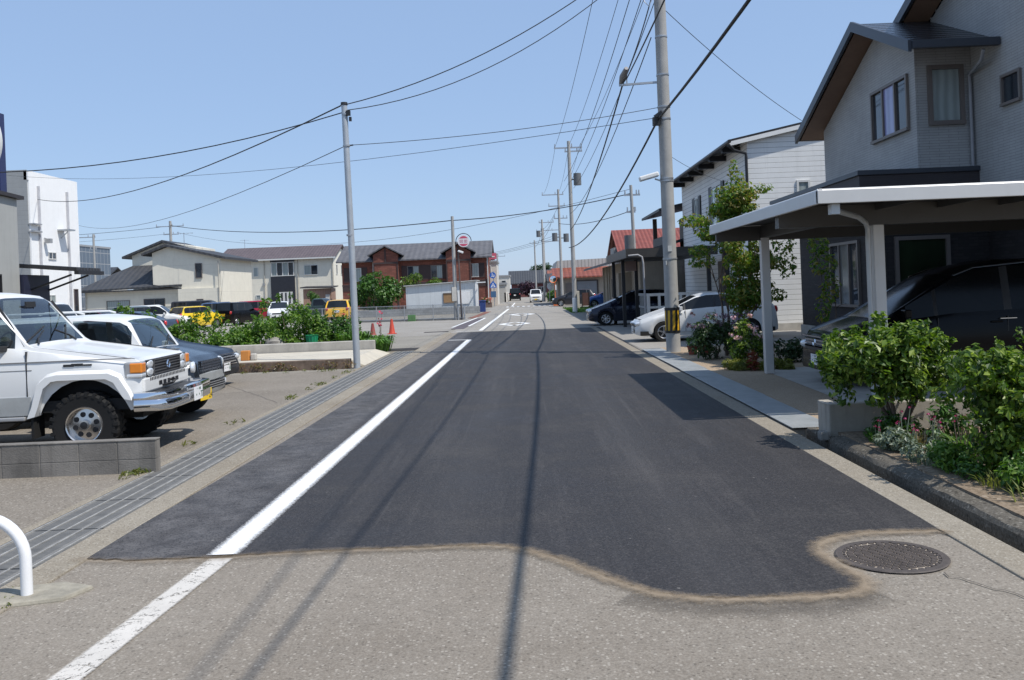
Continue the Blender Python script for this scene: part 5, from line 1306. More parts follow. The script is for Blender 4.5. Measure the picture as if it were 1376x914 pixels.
for i, (x0, x1, y, h, rh, wm, lab) in enumerate([
    (-80,-66,140,5.5,2.2,PALE,'pale gabled house glimpsed behind the glazed office'),
    (-22,-12,150,5.2,2.0,PALE,'pale house standing behind the brick apartment block'),
    (14,26,120,5.4,2.2,PALE,'pale house standing behind the red-roofed house'),
    (16,28,60,5.4,2.3,CREAM,'cream house standing behind the white clapboard house')]):
    far_house('background_house', lab, x0, x1, y, y+9, h, rh, wm, DROOF, wins=((x0+1.5,x0+3.2,.9,2.1),(x0+1.5,x0+3.2,3.4,4.6),(x1-4,x1-2.2,3.4,4.6)))
# ------------------------------------------------------------------ poles, wires, signs
def utility_pole():
    O = (3.70,22.35,0)
    root = thing('utility_pole', 'thick concrete utility pole with a black and yellow striped guard, nearest on the right', 'utility pole', O)
    X, Y = O[0], O[1]
    b = MB(O); b.tube([(X,Y,-.1),(X,Y,4),(X,Y,8),(X,Y,13)], [.178,.16,.145,.12], 28); b.build('shaft', CPOLE, root, smooth=40)
    b = MB(O); n = 36
    for k in range(n):
        a0 = 2*math.pi*k/n; a1 = 2*math.pi*(k+1)/n; r = .184
        tw = .10
        b.quad((X+r*math.cos(a0),Y+r*math.sin(a0),.56),(X+r*math.cos(a1),Y+r*math.sin(a1),.56),(X+r*math.cos(a1+tw),Y+r*math.sin(a1+tw),1.06),(X+r*math.cos(a0+tw),Y+r*math.sin(a0+tw),1.06), (k//2) % 2)
    b.build('striped_guard', [BLACK, M('guard_yellow', (.62,.36,.02), .45)], root)
    b = MB(O)
    for z0, z1 in ((.50,.56),(1.06,1.13)): b.lathe([(.181,z0),(.188,z0),(.188,z1),(.181,z1)], (X,Y,0), 'z', 28)
    b.build('guard_band', BLACK, root)
    b = MB(O)
    for z in (2.35,4.3,4.36,5.85,6.15,6.95,7.9): r = .178-.0045*z*.95+.006; b.lathe([(r-.004,z-.02),(r+.006,z-.02),(r+.006,z+.02),(r-.004,z+.02)], (X,Y,0), 'z', 24)
    build_each(b, 'steel_band', GALV, root)
    b = MB(O); b.bar((X-.1,Y,6.78),(X-1.1,Y,6.74),.05,.05); b.bar((X-.9,Y,6.74),(X-.9,Y,6.95),.03,.03); b.build('cable_arm', GALV, root)
    b = MB(O); b.tube([(X-.15,Y-.1,5.75),(X-.2,Y-.12,5.9),(X-.08,Y-.2,6.0)], [.05,.09,.05], 8); b.obox((X-.22,Y-.1,5.78),(.18,.14,.2)); b.build('cable_clamp', BLACK, root)
    b = MB(O); b.obox((X-.12,Y-.12,2.25),(.02,.13,.10)); b.obox((X-.02,Y-.17,2.60),(.10,.02,.14)); b.build('number_tag', M('tag_grey', (.55,.55,.53), .5), root)
    lampo = MB(O); lampo.bar((X-.12,Y,4.30),(X-.3,Y-.02,4.36),.035,.035); lp = lampo.build('lamp_arm', GALV, root)
    b = MB(O); m = Matrix.Rotation(R(-14),3,'Y'); b.obox((X-.45,Y-.03,4.42),(.50,.2,.12), m); b.build('lamp_head', WHITE, lp, bevel=.03)
    b = MB(O)
    for z, w_ in ((11.6,1.0),(9.7,.5),(9.0,.35)):
        b.bar((X-w_,Y,z),(X+w_,Y,z),.08,.08)
    b.tube([(X-.35,Y-.1,9.0),(X-.42,Y-.2,8.75),(X-.30,Y-.2,8.62),(X-.22,Y-.15,8.8),(X-.33,Y-.12,9.1)], .012, 6); b.obox((X-.36,Y-.12,9.05),(.09,.09,.22))
    b.build('cross_arm', GALV, root)
utility_pole()
def steel_pole():
    O = (-4.06,21.45,0); X, Y = O[0], O[1]
    root = thing('steel_pole', 'slim galvanised steel wire pole at the corner of the concrete planter', 'pole', O)
    b = MB(O); b.tube([(X,Y,-.1),(X-.02,Y,3.2),(X-.06,Y,6.35)], [.082,.076,.07], 18); b.build('shaft', M('pole_steel', (.42,.455,.49), .45, .25, var=.12, vs=3), root, smooth=40)
    b = MB(O); b.lathe([(.001,6.40),(.08,6.39),(.085,6.33),(.075,6.32)], (X-.06,Y,0), 'z', 16); b.build('cap', BLACK, root)
    b = MB(O)
    for z in (6.1,5.35,3.2): b.lathe([(.07,z-.02),(.09,z-.02),(.09,z+.02),(.07,z+.02)], (X-.04,Y,0), 'z', 16)
    build_each(b, 'steel_band', GALV, root)
    b = MB(O); b.obox((X+.04,Y-.05,6.12),(.1,.08,.12)); b.obox((X+.08,Y-.03,5.98),(.06,.06,.1)); b.bar((X,Y,5.35),(X+.12,Y,5.36),.03,.03); b.build('insulator', BLACK, root)
steel_pole()
def mid_pole(name, label, X, Y, h, r, arms=(), transformer=None, m=None, white_base=False, lean=0):
    O = (X,Y,0); root = thing(name, label, 'utility pole' if 'utility' in name else 'pole', O)
    b = MB(O); b.tube([(X,Y,-.2),(X+lean*.5,Y,h*.5),(X+lean,Y,h)], [r,r*.85,r*.7], 14); b.build('shaft', m or CPOLE, root, smooth=40)
    if arms:
        b = MB(O)
        for z, a, c in arms:
            b.bar((X-a,Y,z),(X+c,Y,z),.08,.09)
            for q in (-a+.06, c-.06, (c-a)/2+.25): b.tube([(X+q,Y,z+.05),(X+q,Y,z+.28)], [.05,.035], 6)
        b.build('cross_arm', GALV, root)
    if transformer:
        b = MB(O)
        for z, dx in transformer: b.tube([(X+dx,Y,z-.4),(X+dx,Y,z+.4)], .26, 12); b.box(X+dx-.05 if dx > 0 else X+dx, X if dx > 0 else X+.05, Y-.04, Y+.04, z-.05, z+.03)
        b.build('transformer', M('transformer_grey', (.13,.135,.14), .5), root, smooth=40)
    if white_base:
        b = MB(O); b.tube([(X,Y,.02),(X,Y,1.0)], r+.012, 14); b.build('white_sleeve', WHITE, root, smooth=40)
    return root
mid_pole('utility_pole', 'tall concrete pole with a white-painted foot by the small lawn', 3.46, 60.4, 11.6, .16, ((11.15,1.0,.9),(10.9,.3,.9)), ((9.0,.5),), None, True)
mid_pole('utility_pole', 'concrete pole carrying two transformers in front of the workshop', 3.75, 86.3, 11.2, .15, ((10.7,1.6,.5),(9.6,1.0,.6),(8.4,.5,.8)), ((6.6,-.5),(6.5,.6)))
mid_pole('utility_pole', 'far concrete pole with level crossbars left of the workshop', 2.7, 113, 10.4, .16, ((10.0,.4,1.5),(9.0,.2,2.2),(7.6,.2,2.2)), ((8.6,-.5),))
mid_pole('utility_pole', 'farthest slim pole before the dark-roofed house', 2.2, 150, 9.8, .16, ((9.3,.8,.8),))
mid_pole('utility_pole', 'short far pole standing beside the farthest slim pole', 2.9, 116, 9.5, .14, ((9.1,.9,.1),))
mid_pole('utility_pole', 'thin leaning pole with a lamp bracket behind the dark carport', 6.35, 50, 7.3, .12, ((6.75,.5,.4),(5.8,.4,.1)), ((4.1,-.32),), lean=-.1)
mid_pole('utility_pole', 'distant pole with a crossarm rising behind the cream gabled house', -39.2, 100, 10.9, .2, ((10.3,1.6,1.5),(9.4,.8,.9)))
mid_pole('utility_pole', 'distant slim pole in front of the glazed office', -44.5, 93, 9.2, .15, ((8.9,1.8,.2),(7.6,.4,.3)))
mid_pole('utility_pole', 'small dark pole with a crossarm above the white corner shop', -4.4, 160, 8.2, .2, ((7.7,1.4,1.4),))
r_ = mid_pole('wire_pole', 'plain grey concrete pole with a meter box in front of the white hut', -4.17, 54.7, 6.35, .13, ())
b = MB((-4.17,54.7,0)); b.box(-4.36,-4.08,54.46,54.6,1.15,2.0); b.build('meter_box', M('box_cream', (.55,.53,.48), .5), r_, bevel=.01)
b = MB((-4.17,54.7,0)); b.box(-4.385,-4.362,54.45,54.61,1.12,2.03); b.build('box_edge', BLACK, r_)
def lamp_post():
    O = (-3.82,54.5,0); root = thing('street_lamp', 'slim dark lamp post with a small white lamp beside the grey pole', 'street lamp', O)
    b = MB(O); b.tube([(-3.82,54.5,0),(-3.86,54.5,4.1)], [.055,.04], 10); b.build('shaft', M('lamp_brown', (.12,.09,.08), .5), root, smooth=40)
    b = MB(O); b.obox((-3.72,54.45,4.15),(.34,.18,.12), Matrix.Rotation(R(20),3,'Y')); b.build('lamp_head', WHITE, root, bevel=.03)
lamp_post()
for i, x in enumerate((-4.0,-3.62)):
    b = MB((x,54.3,0)); b.tube([(x,54.3,0),(x,54.3,.85)], .055, 10); o = b.build('guard_post', GALV, smooth=40); tag(o, 'short grey steel guard post at the foot of the grey pole', 'guard post', 'guard posts by the grey pole')
def round_sign():
    Y = 70.0; O = (-4.9,Y,0)
    root = thing('round_sign', 'round red and white sign in a black hoop raised beside the grey pole', 'sign', O)
    b = MB(O); b.tube([(-5.22,Y,0),(-5.22,Y,5.6)], .035, 8); P = [(-4.52+.60*math.cos(math.pi*(1-k/16)),Y,5.66+.60*math.sin(math.pi*(1-k/16))) for k in range(17)]; b.tube([(-5.22,Y,5.4)] + [(-5.12,Y,5.66)] + P[1:], .03, 8); b.build('post', BLACK, root)
    cx, cz = -4.52, 5.66
    b = MB(O); b.lathe([(.001,-.05),(.47,-.05),(.47,.05),(.001,.05)], (cx,Y,cz), 'y', 32); bd = b.build('disc', M('sign_white', (.72,.70,.72), .4, var=.02), root)
    red = M('sign_red', (.58,.09,.16), .4)
    b = MB(O)
    for s_ in (1, -1):
        P = [(cx+.40*math.cos(a),Y-.054,cz+s_*.40*math.sin(a)) for a in [R(32)+R(116)*k/12 for k in range(13)]]; b.poly(P if s_ < 0 else P)
    b.build('red_segment', red, bd)
    b = MB(O)                                   # illegible white-on-red lettering, as strokes
    for dx in (-.17, .17):
        for dz in (-.09, 0., .09): b.box(cx+dx-.12, cx+dx+.12, Y-.058, Y-.053, cz+dz-.016, cz+dz+.016)
        for ddx in (-.11, .0, .11): b.box(cx+dx+ddx-.013, cx+dx+ddx+.013, Y-.062, Y-.0585, cz-.13, cz+.13)
    b.build('lettering', M('sign_pink', (.60,.28,.34), .5), bd)
round_sign()
def blue_signs():
    Y = 95.; X = -3.1; O = (X,Y,0); BL = M('sign_blue', (.015,.11,.42), .35, var=.03); W_ = M('sign_white', (.72,.70,.72), .4)
    root = thing('road_sign_post', 'grey post with a round blue sign, a blue crossing sign and a blue plate', 'road sign', O)
    b = MB(O); b.tube([(X,Y,0),(X,Y,3.75)], .045, 10); b.build('post', GALV, root, smooth=40)
    b = MB(O); b.lathe([(.001,-.09),(.33,-.09),(.33,-.06),(.001,-.06)], (X-.08,Y,3.3), 'y', 28); d = b.build('round_plate', BL, root)
    b = MB(O); cx = X-.08
    b.lathe([(.001,-.094),(.055,-.094)], (cx-.05,Y,3.47), 'y', 12); b.prism([(cx-.10,3.41),(cx,3.41),(cx-.02,3.25),(cx+.12,3.13),(cx+.08,3.08),(cx-.06,3.19),(cx-.16,3.10),(cx-.19,3.14),(cx-.09,3.26)], 'y', Y-.097, Y-.092)
    b.lathe([(.001,-.094),(.04,-.094)], (cx+.13,Y,3.36), 'y', 12); b.prism([(cx+.10,3.31),(cx+.17,3.31),(cx+.2,3.16),(cx+.07,3.16)], 'y', Y-.097, Y-.092); b.build('pictogram', W_, d)
    b = MB(O); b.prism([(cx-.36,1.95),(cx+.36,1.95),(cx+.36,2.3),(cx,2.72),(cx-.36,2.3)], 'y', Y-.09, Y-.06); d = b.build('pentagon_plate', BL, root)
    b = MB(O); b.prism([(cx-.27,2.02),(cx+.27,2.02),(cx,2.52)], 'y', Y-.096, Y-.0905); tr = b.build('white_triangle', W_, d)
    b = MB(O); b.lathe([(.001,-.099),(.035,-.099)], (cx,Y,2.36), 'y', 10); b.prism([(cx-.05,2.32),(cx+.05,2.32),(cx+.02,2.18),(cx+.12,2.06),(cx-.12,2.06),(cx-.02,2.18)], 'y', Y-.102, Y-.0965); b.build('pictogram', BL, tr)
    b = MB(O); b.box(cx-.28,cx+.28,Y-.09,Y-.06,.95,1.6); b.build('plate', M('sign_blue_dull', (.06,.13,.24), .4), root)
blue_signs()
b = MB(); b.tube([(-3.6,68.5,2.35),(-3.0,71,2.38)], .05, 6)
o = b.build('height_bar', M('pale_bar', (.55,.57,.58), .5)); tag(o, 'thin pale horizontal bar at the corner of the white hut', 'bar')
def mirror_post():
    O = (3.0,84.2,0); OR = M('mirror_orange', (.62,.15,.04), .45)
    root = thing('traffic_mirror', 'orange traffic mirror post with a white plate by the crossing', 'traffic mirror', O)
    b = MB(O); b.tube([(3.0,84.2,0),(3.0,84.2,2.9)], .05, 10); b.build('post', OR, root, smooth=40)
    b = MB(O); b.lathe([(.001,-.02),(.30,-.04),(.36,-.10),(.38,-.04),(.34,.04),(.001,.06)], (2.85,84.15,2.55), 'y', 24); b.build('mirror_hood', OR, root, smooth=40)
    b = MB(O); b.lathe([(.001,-.07),(.2,-.058),(.31,-.045)], (2.85,84.15,2.55), 'y', 24); b.build('mirror_glass', CHROME, root, smooth=60)
    b = MB(O); b.box(3.02,3.14,84.1,84.13,1.5,2.0); b.build('plate', WHITE, root)
    b = MB(O); b.box(2.8,3.1,84.0,84.1,0,.35); b.box(3.12,3.3,84.0,84.1,0,.25); b.build('guard_base', OR, root, bevel=.02)
mirror_post()
def oval_sign():
    O = (2.95,100,0); root = thing('oval_sign', 'white oval sign on a thin post past the crossing', 'sign', O)
    b = MB(O); b.tube([(2.95,100,0),(2.95,100,2.2)], .04, 8); b.build('post', GALV, root)
    b = MB(O); b.lathe([(.001,-.05),(.25,-.05),(.25,.05),(.001,.05)], (2.95,99.95,1.9), 'y', 20)
    for v in b.v: v.z = 1.9+(v.z-1.9)*1.5
    b.build('plate', WHITE, root)
oval_sign()
def a_board():
    O = (4.85,68.6,0); root = thing('sandwich_board', 'brown signboard standing on the lawn by the white-footed pole', 'signboard', O)
    b = MB(O); b.box(4.5,5.05,68.6,68.66,.25,1.25); b.build('panel', M('board_brown', (.12,.055,.045), .6), root)
    b = MB(O)
    for x in (4.5,5.05): b.box(x-.03,x+.03,68.57,68.60,0,1.3); b.bar((x,68.7,1.2),(x,69.1,0),.05,.05)
    b.build('leg', DARK, root)
a_board()
b = MB(); b.box(4.1,4.35,69.5,69.8,0,1.4); o = b.build('white_box_sign', M('cream_box', (.55,.5,.42), .6), bevel=.02); tag(o, 'narrow cream sign box beside the brown signboard', 'sign')

def cone():
    O = (-5.79,38.95,0); root = thing('traffic_cone', 'orange-red traffic cone on the side lot behind the leafy clump', 'traffic cone', O)
    OR = M('cone_orange', (.50,.06,.03), .5, var=.12)
    b = MB(O); b.lathe([(.15,.03),(.135,.06),(.05,.62),(.04,.66),(.001,.665)], O, 'z', 20); b.build('cone_body', OR, root, smooth=50)
    b = MB(O); b.box(-5.98,-5.60,38.76,39.14,.005,.035); b.build('base', OR, root, bevel=.01)
cone()
b = MB((-6.6,39.5,0)); b.lathe([(.16,.0),(.12,.05),(.05,.50),(.001,.52)], (-6.6,38.8,0), 'z', 14); o = b.build('worn_cone', M('worn_red', (.24,.045,.04), .7, var=.3), smooth=50); tag(o, 'dull dark red worn cone left of the orange-red cone', 'traffic cone')

# guard pipe at bottom left with its footing
b = MB((-3.06,5.38,0)); P = [(-3.06,5.38,-.05),(-3.06,5.38,.16),(-3.06,5.38,.24)] + [(-3.06-.26*(1-math.cos(a)),5.38,.24+.26*math.sin(a)) for a in [R(9*k) for k in range(1,11)]] + [(-3.7,5.38,.5),(-4.6,5.38,.5)]
P += [(-4.6-.26*math.sin(a),5.38,.24+.26*math.cos(a)) for a in [R(9*k) for k in range(1,11)]] + [(-4.86,5.38,-.05)]
b.tube(P, .034, 16); o = b.build('guard_pipe', M('gloss_white_pipe', (.80,.80,.80), .3, var=.04, coat=.4), smooth=60); tag(o, 'white bent pipe barrier on a concrete footing at the bottom left corner', 'barrier')
b = MB(); b.prism([(-3.32,5.16),(-2.80,5.30),(-2.72,5.52),(-2.95,5.62),(-3.32,5.52)], 'z', -.1, .03); o = b.build('pipe_footing', M('mossy_concrete', (.30,.275,.22), .95, var=.35, vs=7, bump=.4, streak=.4), bevel=.02); o['kind'] = 'structure'
# block wall in front of the off-road car
def block_wall():
    b = MB()
    x1 = -3.86; 
    for row, (z0, z1) in enumerate(((-.05,.145),(.15,.335))):
        x = x1; k = 0
        while x > -9.5:
            L = .395 if not (k == 0 and row == 1) else .395
            b.box(x-L+.004, x, 9.22, 9.34, z0, z1); x -= .40; k += 1
    b.box(-9.5,-3.862,9.225,9.335,-.05,.330)
    b.box(-9.5,-3.855,9.215,9.345,.336,.352)
    o = b.build('block_wall', M('wall_block', (.20,.185,.165), .95, var=.4, vs=2.2, bump=.5, bs=70, streak=.6), bevel=.004)
    tag(o, 'low two-course weathered block wall in front of the white off-road car', 'block wall')
block_wall()
# raised concrete planter and ramp at left
def planter():
    O = (-4.5,21.6,0)
    root = thing('concrete_planter', 'raised concrete strip with a weedy front face and a grey rear kerb under the shrubs', 'planter', O)
    b = MB(O); b.prism([(-14,21.62),(-4.25,21.62),(-4.25,25.3),(-14,25.3)], 'z', 0, .205); b.add([(-4.25,21.62,.205),(-3.97,22.0,.02),(-3.97,26.2,.02),(-4.25,25.3,.205),(-4.25,21.62,0),(-4.25,25.3,0)], [(0,1,2,3),(0,4,1),(3,2,5)]); b.build('ramp_slab', M('pale_concrete', (.50,.46,.38), .9, var=.12, vs=2, bump=.2), root)
    b = MB(O); b.box(-14,-4.22,21.42,21.615,-.05,.235); b.build('front_kerb', M('weedy_concrete', (.17,.125,.095), .95, var=.5, vs=5, bump=.5, streak=.6), root, bevel=.015)
    b = MB(O); b.box(-14,-4.28,25.35,25.53,-.05,.46); b.build('rear_kerb', CONC, root, bevel=.02)
    b = MB(O); b.box(-15,-5.0,25.54,31,-.05,.27); b.build('soil', SOIL, root)
planter()
b = MB(); b.prism([(-8.3,20.6),(-8.05,20.6),(-8.02,20.95),(-8.3,20.92)], 'y', 22.0, 22.2) if False else b.box(-7.22,-7.0,22.6,22.75,.205,.46); o = b.build('orange_block', M('faded_orange', (.55,.22,.05), .6), bevel=.02); tag(o, 'small faded orange block on the concrete planter by the dark blue car', 'block')
b = MB(); b.box(-6.98,-6.83,22.62,22.75,.205,.38); o = b.build('pale_stone', CONC, bevel=.03); tag(o, 'small pale stone beside the orange block on the concrete planter', 'stone')
def lump(name, label, cat, c, r, m, seed):
    rr = random.Random(seed); b = MB(c); n = 12
    for i in range(7):
        ph = -math.pi/2+math.pi*i/6
        for j in range(n):
            t = 2*math.pi*j/n; k = 1+rr.uniform(-.16,.16); b.v.append(Vector(c)+Vector((r[0]*math.cos(ph)*math.cos(t)*k, r[1]*math.cos(ph)*math.sin(t)*k, r[2]*math.sin(ph)*k)))
    for i in range(6):
        for j in range(n): b.f.append([i*n+j,i*n+(j+1)%n,(i+1)*n+(j+1)%n,(i+1)*n+j]); b.mi.append(0)
    o = b.build(name, m, smooth=50); return tag(o, label, cat)
lump('rock', 'grey rounded rock among the shrubs on the planter', 'rock', (-7.35,26.2,.40), (.30,.24,.20), CONCD, 3)
b = MB((-6.25,26.2,.3)); b.lathe([(.001,.30),(.13,.30),(.17,.62),(.19,.64),(.16,.63),(.001,.60)], (-6.25,26.2,0), 'z', 14)
for k in range(14): a = 2*math.pi*k/14; b.bar((-6.25+.135*math.cos(a),26.2+.135*math.sin(a),.31),(-6.25+.178*math.cos(a),26.2+.178*math.sin(a),.62),.015,.015)
o = b.build('green_basket', M('green_plastic', (.015,.28,.13), .45, var=.15)); tag(o, 'bright green plastic basket tucked under the shrubs', 'basket')

# chain-link fence
def fence():
    Y = 56.; O = (-7,Y,0)
    root = thing('chain_link_fence', 'thin chain-link fence on slim posts along the rear lot', 'fence', O)
    def fy(x): return 54.4+(x+3.75)*-.34
    xs_ = [-3.75,-5.6,-7.45,-9.3,-11.15,-13.0,-14.9]
    for x in xs_:
        b = MB(O); b.tube([(x,fy(x),0),(x,fy(x),1.0)], .03, 8); b.build('post', GALV, root, smooth=40)
    b = MB(O)
    for z in (.97,.12): b.tube([(x,fy(x),z) for x in xs_], .018, 6)
    b.build('rail', GALV, root)
    t = NT('chain_link'); x, y, z = t.xyz(); u = t.math('ADD', x, z); v = t.math('SUBTRACT', x, z)
    k = t.math('MAXIMUM', t.math('LESS_THAN', t.math('FRACT', t.math('DIVIDE', u, .07)), .14), t.math('LESS_THAN', t.math('FRACT', t.math('DIVIDE', v, .07)), .14))
    t.base((.25,.27,.27)).p(Roughness=.5, Metallic=.4)
    mx = t.n('ShaderNodeMixShader', i0=k, i1=t.n('ShaderNodeBsdfTransparent').outputs[0], i2=t.b.outputs[0]); t.t.links.new(mx.outputs[0], t.out.inputs[0])
    b = MB(O)
    for a, c in zip(xs_[:-1], xs_[1:]): b.quad((a,fy(a)+.03,.1),(c,fy(c)+.03,.1),(c,fy(c)+.03,.96),(a,fy(a)+.03,.96))
    b.build('mesh_panel', t.m, root)
    b = MB(O); b.box(-15,-3.7,fy(-15)-.0,fy(-15)+.0,0,0) if False else b.prism([(-3.7,fy(-3.7)+.1),(-14.9,fy(-14.9)+.1),(-14.9,fy(-14.9)+.2),(-3.7,fy(-3.7)+.2)], 'z', 0, .14); b.build('foot_kerb', CONC, root)
fence()
b = MB(); b.box(-7.2,-6.75,55.2,55.5,0,.40); b.box(-7.17,-6.78,55.19,55.197,.06,.34); o = b.build('green_crate', M('crate_green', (.10,.22,.08), .6, var=.3), bevel=.02); tag(o, 'small greenish crate at the foot of the chain-link fence', 'crate')
b = MB((-3.4,72.3,0)); b.box(-3.58,-3.1,72.0,72.6,0,.85); b.box(-3.62,-3.06,71.96,72.64,.85,.93); o = b.build('blue_bin', M('bin_blue', (.02,.05,.20), .5), bevel=.02); tag(o, 'dark blue bin at the right end of the white hut', 'bin')

# pots by the pole
POT = M('terracotta', (.26,.065,.04), .75, var=.15)
def pot(x, y, r, h, label):
    root = thing('flower_pot', label, 'flower pot', (x,y,.02))
    b = MB((x,y,.02)); b.lathe([(r*.7,.02),(r,h),(r*1.08,h),(r*1.08,h*.86),(r*.9,h*.86)], (x,y,0), 'z', 18); b.lathe([(.001,h*.9),(r*.95,h*.9)], (x,y,0), 'z', 12); b.build('pot', POT, root, smooth=40)
    return root
PR1 = pot(3.98,21.3,.13,.23,'terracotta pot standing next to the foot of the striped utility pole'); PR2 = pot(4.22,21.0,.14,.26,'larger terracotta pot right of the one by the striped pole')

# ------------------------------------------------------------------ wires
def wire(label, p0, p1, sag, r=.012, n=18):
    p0 = Vector(p0); p1 = Vector(p1); P = []
    for i in range(n+1):
        t = i/n; p = p0.lerp(p1, t); p.z -= sag*4*t*(1-t); P.append(p)
    b = MB(P[0]); b.tube(P, r, 5, cap=False); o = b.build('overhead_wire', WIRE, smooth=80)
    tag(o, label, 'wire'); return o
PX, PY = 3.70, 22.35; QX, QY = 3.46, 60.4
for k, (dx, qx) in enumerate(((-.95,-.9),(-.1,.0),(.8,.75))):
    o = wire('high-voltage wire between the striped pole and the white-footed pole', (PX+dx,PY,11.75), (QX+qx,QY,11.3), .55, .011); o['group'] = 'high-voltage wires at the pole tops'
    o = wire('high-voltage wire beyond the white-footed pole', (QX+qx,QY,11.3), (3.75+[-1.4,0,.4][k],86.3,10.85), .5, .011); o['group'] = 'high-voltage wires further up the street'
for k, (dx, z) in enumerate(((-.45,9.75),(-.15,9.7),(.25,9.72))):
    o = wire('low-voltage wire between the striped pole and the white-footed pole', (PX+dx,PY,z), (QX+dx*.9,QY,8.9-.25*k), .6, .012); o['group'] = 'low-voltage wires below the pole tops'
for k, (dx, z) in enumerate(((-.3,9.7),)):
    o = wire('low-voltage wire running on from the striped pole over the camera', (PX+dx,PY,z), (PX+dx+.15,-14,9.6), .5, .012); o['group'] = 'low-voltage wires over the camera'
wire('thick cable with a splice box running from the bracket of the striped pole', (PX-1.0,PY,6.78), (QX-.1,QY,5.6), .55, .022)
wire('second cable above the splice-box cable, running to the white-footed pole', (PX-.25,PY,7.9), (QX-.05,QY,6.7), .7, .014)
wire('twin bundled cable from upper right to the splice box bracket', (PX-1.0,PY,6.78), (PX-.2,PY+.01,8.9), .12, .016)
wire('cable dropping from the bracket past the striped pole to the top of the frame', (PX-.9,PY,6.9), (2.1,-12,7.4), .5, .016)
wire('heaviest black cable clamped to the striped pole at roof height, running toward the camera', (PX-.16,PY-.1,5.85), (2.55,-12,6.2), .45, .03)
wire('heaviest black cable clamped to the striped pole, running up the street', (PX-.16,PY-.1,5.85), (QX-.25,QY,4.4), .75, .028)
b = MB((PX-1.0,PY,6.9)); b.tube([(PX-1.02,PY+.3,6.83),(PX-.98,PY+.05,6.95),(PX-.93,PY-.25,7.1)], [.05,.10,.05], 10); o = b.build('splice_box', M('splice_grey', (.23,.22,.22), .6), smooth=50); tag(o, 'grey cable splice box hanging by the bracket of the striped pole', 'splice box')
T = (-4.12,21.45,6.33)
wire('upper wire from the top of the steel pole across the road to the right', T, (PX-.1,PY,10.3), .55, .013)
wire('lower wire from the top of the steel pole across the road to the right', (T[0]+.05,T[1],6.2), (PX-.1,PY,10.05), .75, .011)
wire('wire from the steel pole sagging left to the white building', (T[0]-.05,T[1],6.33), (-31.7,58.8,8.9), .9, .018)
wire('wire from the steel pole running off the left edge of the view', (T[0]-.05,T[1],6.15), (-19.0,24.0,5.9), .75, .014)
wire('thin wire from the middle of the steel pole down to the left', (T[0],T[1],5.35), (-36,72,8.4), 1.0, .01)
wire('thin wire from the steel pole bracket across to the striped pole', (T[0]+.12,T[1],5.36), (PX-.1,PY,6.15), .12, .008)
wire('thin long wire crossing behind the steel pole to the striped pole', (-36,60,11.0), (PX-.1,PY,5.9), .9, .008)
wire('thick cable from the distant crossarm pole across the street', (-39.2,100,10.4), (-4.17,54.7,6.1), .75, .03)
wire('thick cable from the grey pole across to the thin leaning pole', (-4.17,54.7,6.1), (6.3,50,6.85), .25, .026)
wire('bundled cable crossing under the thick cable to the thin leaning pole', (3.7,86.3,7.9), (6.3,50,5.9), .35, .024)
wire('thin wire above the thick cable across the street', (-38.5,100,9.6), (6.3,50,7.1), 2.2, .012)
wire('distant wire left of the crossarm pole', (-39.2,100,10.35), (-70,104,10.6), .6, .022)
wire('distant lower wire left of the crossarm pole', (-39.2,100,9.5), (-70,104,9.6), .5, .014)
wire('thin house drop wire from the striped pole to the white clapboard house', (PX+.1,PY,8.6), (9.0,28.2,6.7), .15, .009)
wire('thin drop wire from the striped pole to the wall of the white clapboard house', (PX,PY,5.0), (7.4,29.3,4.9), .2, .006)
for k in range(3):
    o = wire('distant street wire between the transformer pole and the far pole', (3.75-.4*k,86.3,9.7-.9*k), (2.7-.2*k,113,9.1-.7*k), .4, .016); o['group'] = 'distant street wires'
    o = wire('distant wire crossing low over the far street', (-6-2*k,100+14*k,5.6+.25*k), (3.7,86.4+10*k,6.9+.2*k), .3, .014); o['group'] = 'distant crossing wires'
wire('cable from the far pole back to the farthest pole', (2.7,113,8.9), (2.2,150,8.6), .4, .018)
# ------------------------------------------------------------------ vegetation
def leaves(mb, blobs, size, seed, up=.5, shape=.5, jitter=.5, inner=.35):
    rr = random.Random(seed)
    for (cx,cy,cz,rx,ry,rz,n) in blobs:
        for _ in range(n):
            while True:
                d = Vector((rr.gauss(0,1),rr.gauss(0,1),rr.gauss(0,1)))
                if d.length > .1: break
            d.normalize()
            k = rr.uniform(inner,1.)**.5 * (1+rr.uniform(-.12,.14))
            p = Vector((cx+d.x*rx*k, cy+d.y*ry*k, cz+d.z*rz*k))
            nrm = (d*(1-up) + Vector((0,0,up)) + Vector((rr.uniform(-1,1),rr.uniform(-1,1),rr.uniform(-1,1)))*jitter).normalized()
            t = nrm.cross(Vector((rr.uniform(-1,1),rr.uniform(-1,1),rr.uniform(-.6,.2)))).normalized(); s_ = nrm.cross(t)
            L = size*rr.choice((.5,.7,.85,1.,1.1,1.25,1.5))*rr.uniform(.85,1.15); W = L*shape
            mb.add([p-t*L*.5, p+s_*W*.5+nrm*L*.08, p+t*L*.5-nrm*L*.10, p-s_*W*.5+nrm*L*.08], [(0,1,2),(0,2,3)])
def branches(mb, base, tips, r, seed, forks=2):
    rr = random.Random(seed); base = Vector(base)
    for tp in tips:
        tp = Vector(tp); m1 = base.lerp(tp,.4)+Vector((rr.uniform(-.1,.1),rr.uniform(-.1,.1),.05))*(tp-base).length
        mb.tube([base, m1, tp], [r, r*.6, r*.18], 7)
        for f in range(forks):
            q = m1.lerp(tp, rr.uniform(.1,.7)); e = q+Vector((rr.uniform(-.35,.35),rr.uniform(-.35,.35),rr.uniform(.05,.3)))*(tp-base).length*.5
            mb.tube([q, q.lerp(e,.5)+Vector((0,0,.02)), e], [r*.4,r*.28,r*.1], 5)
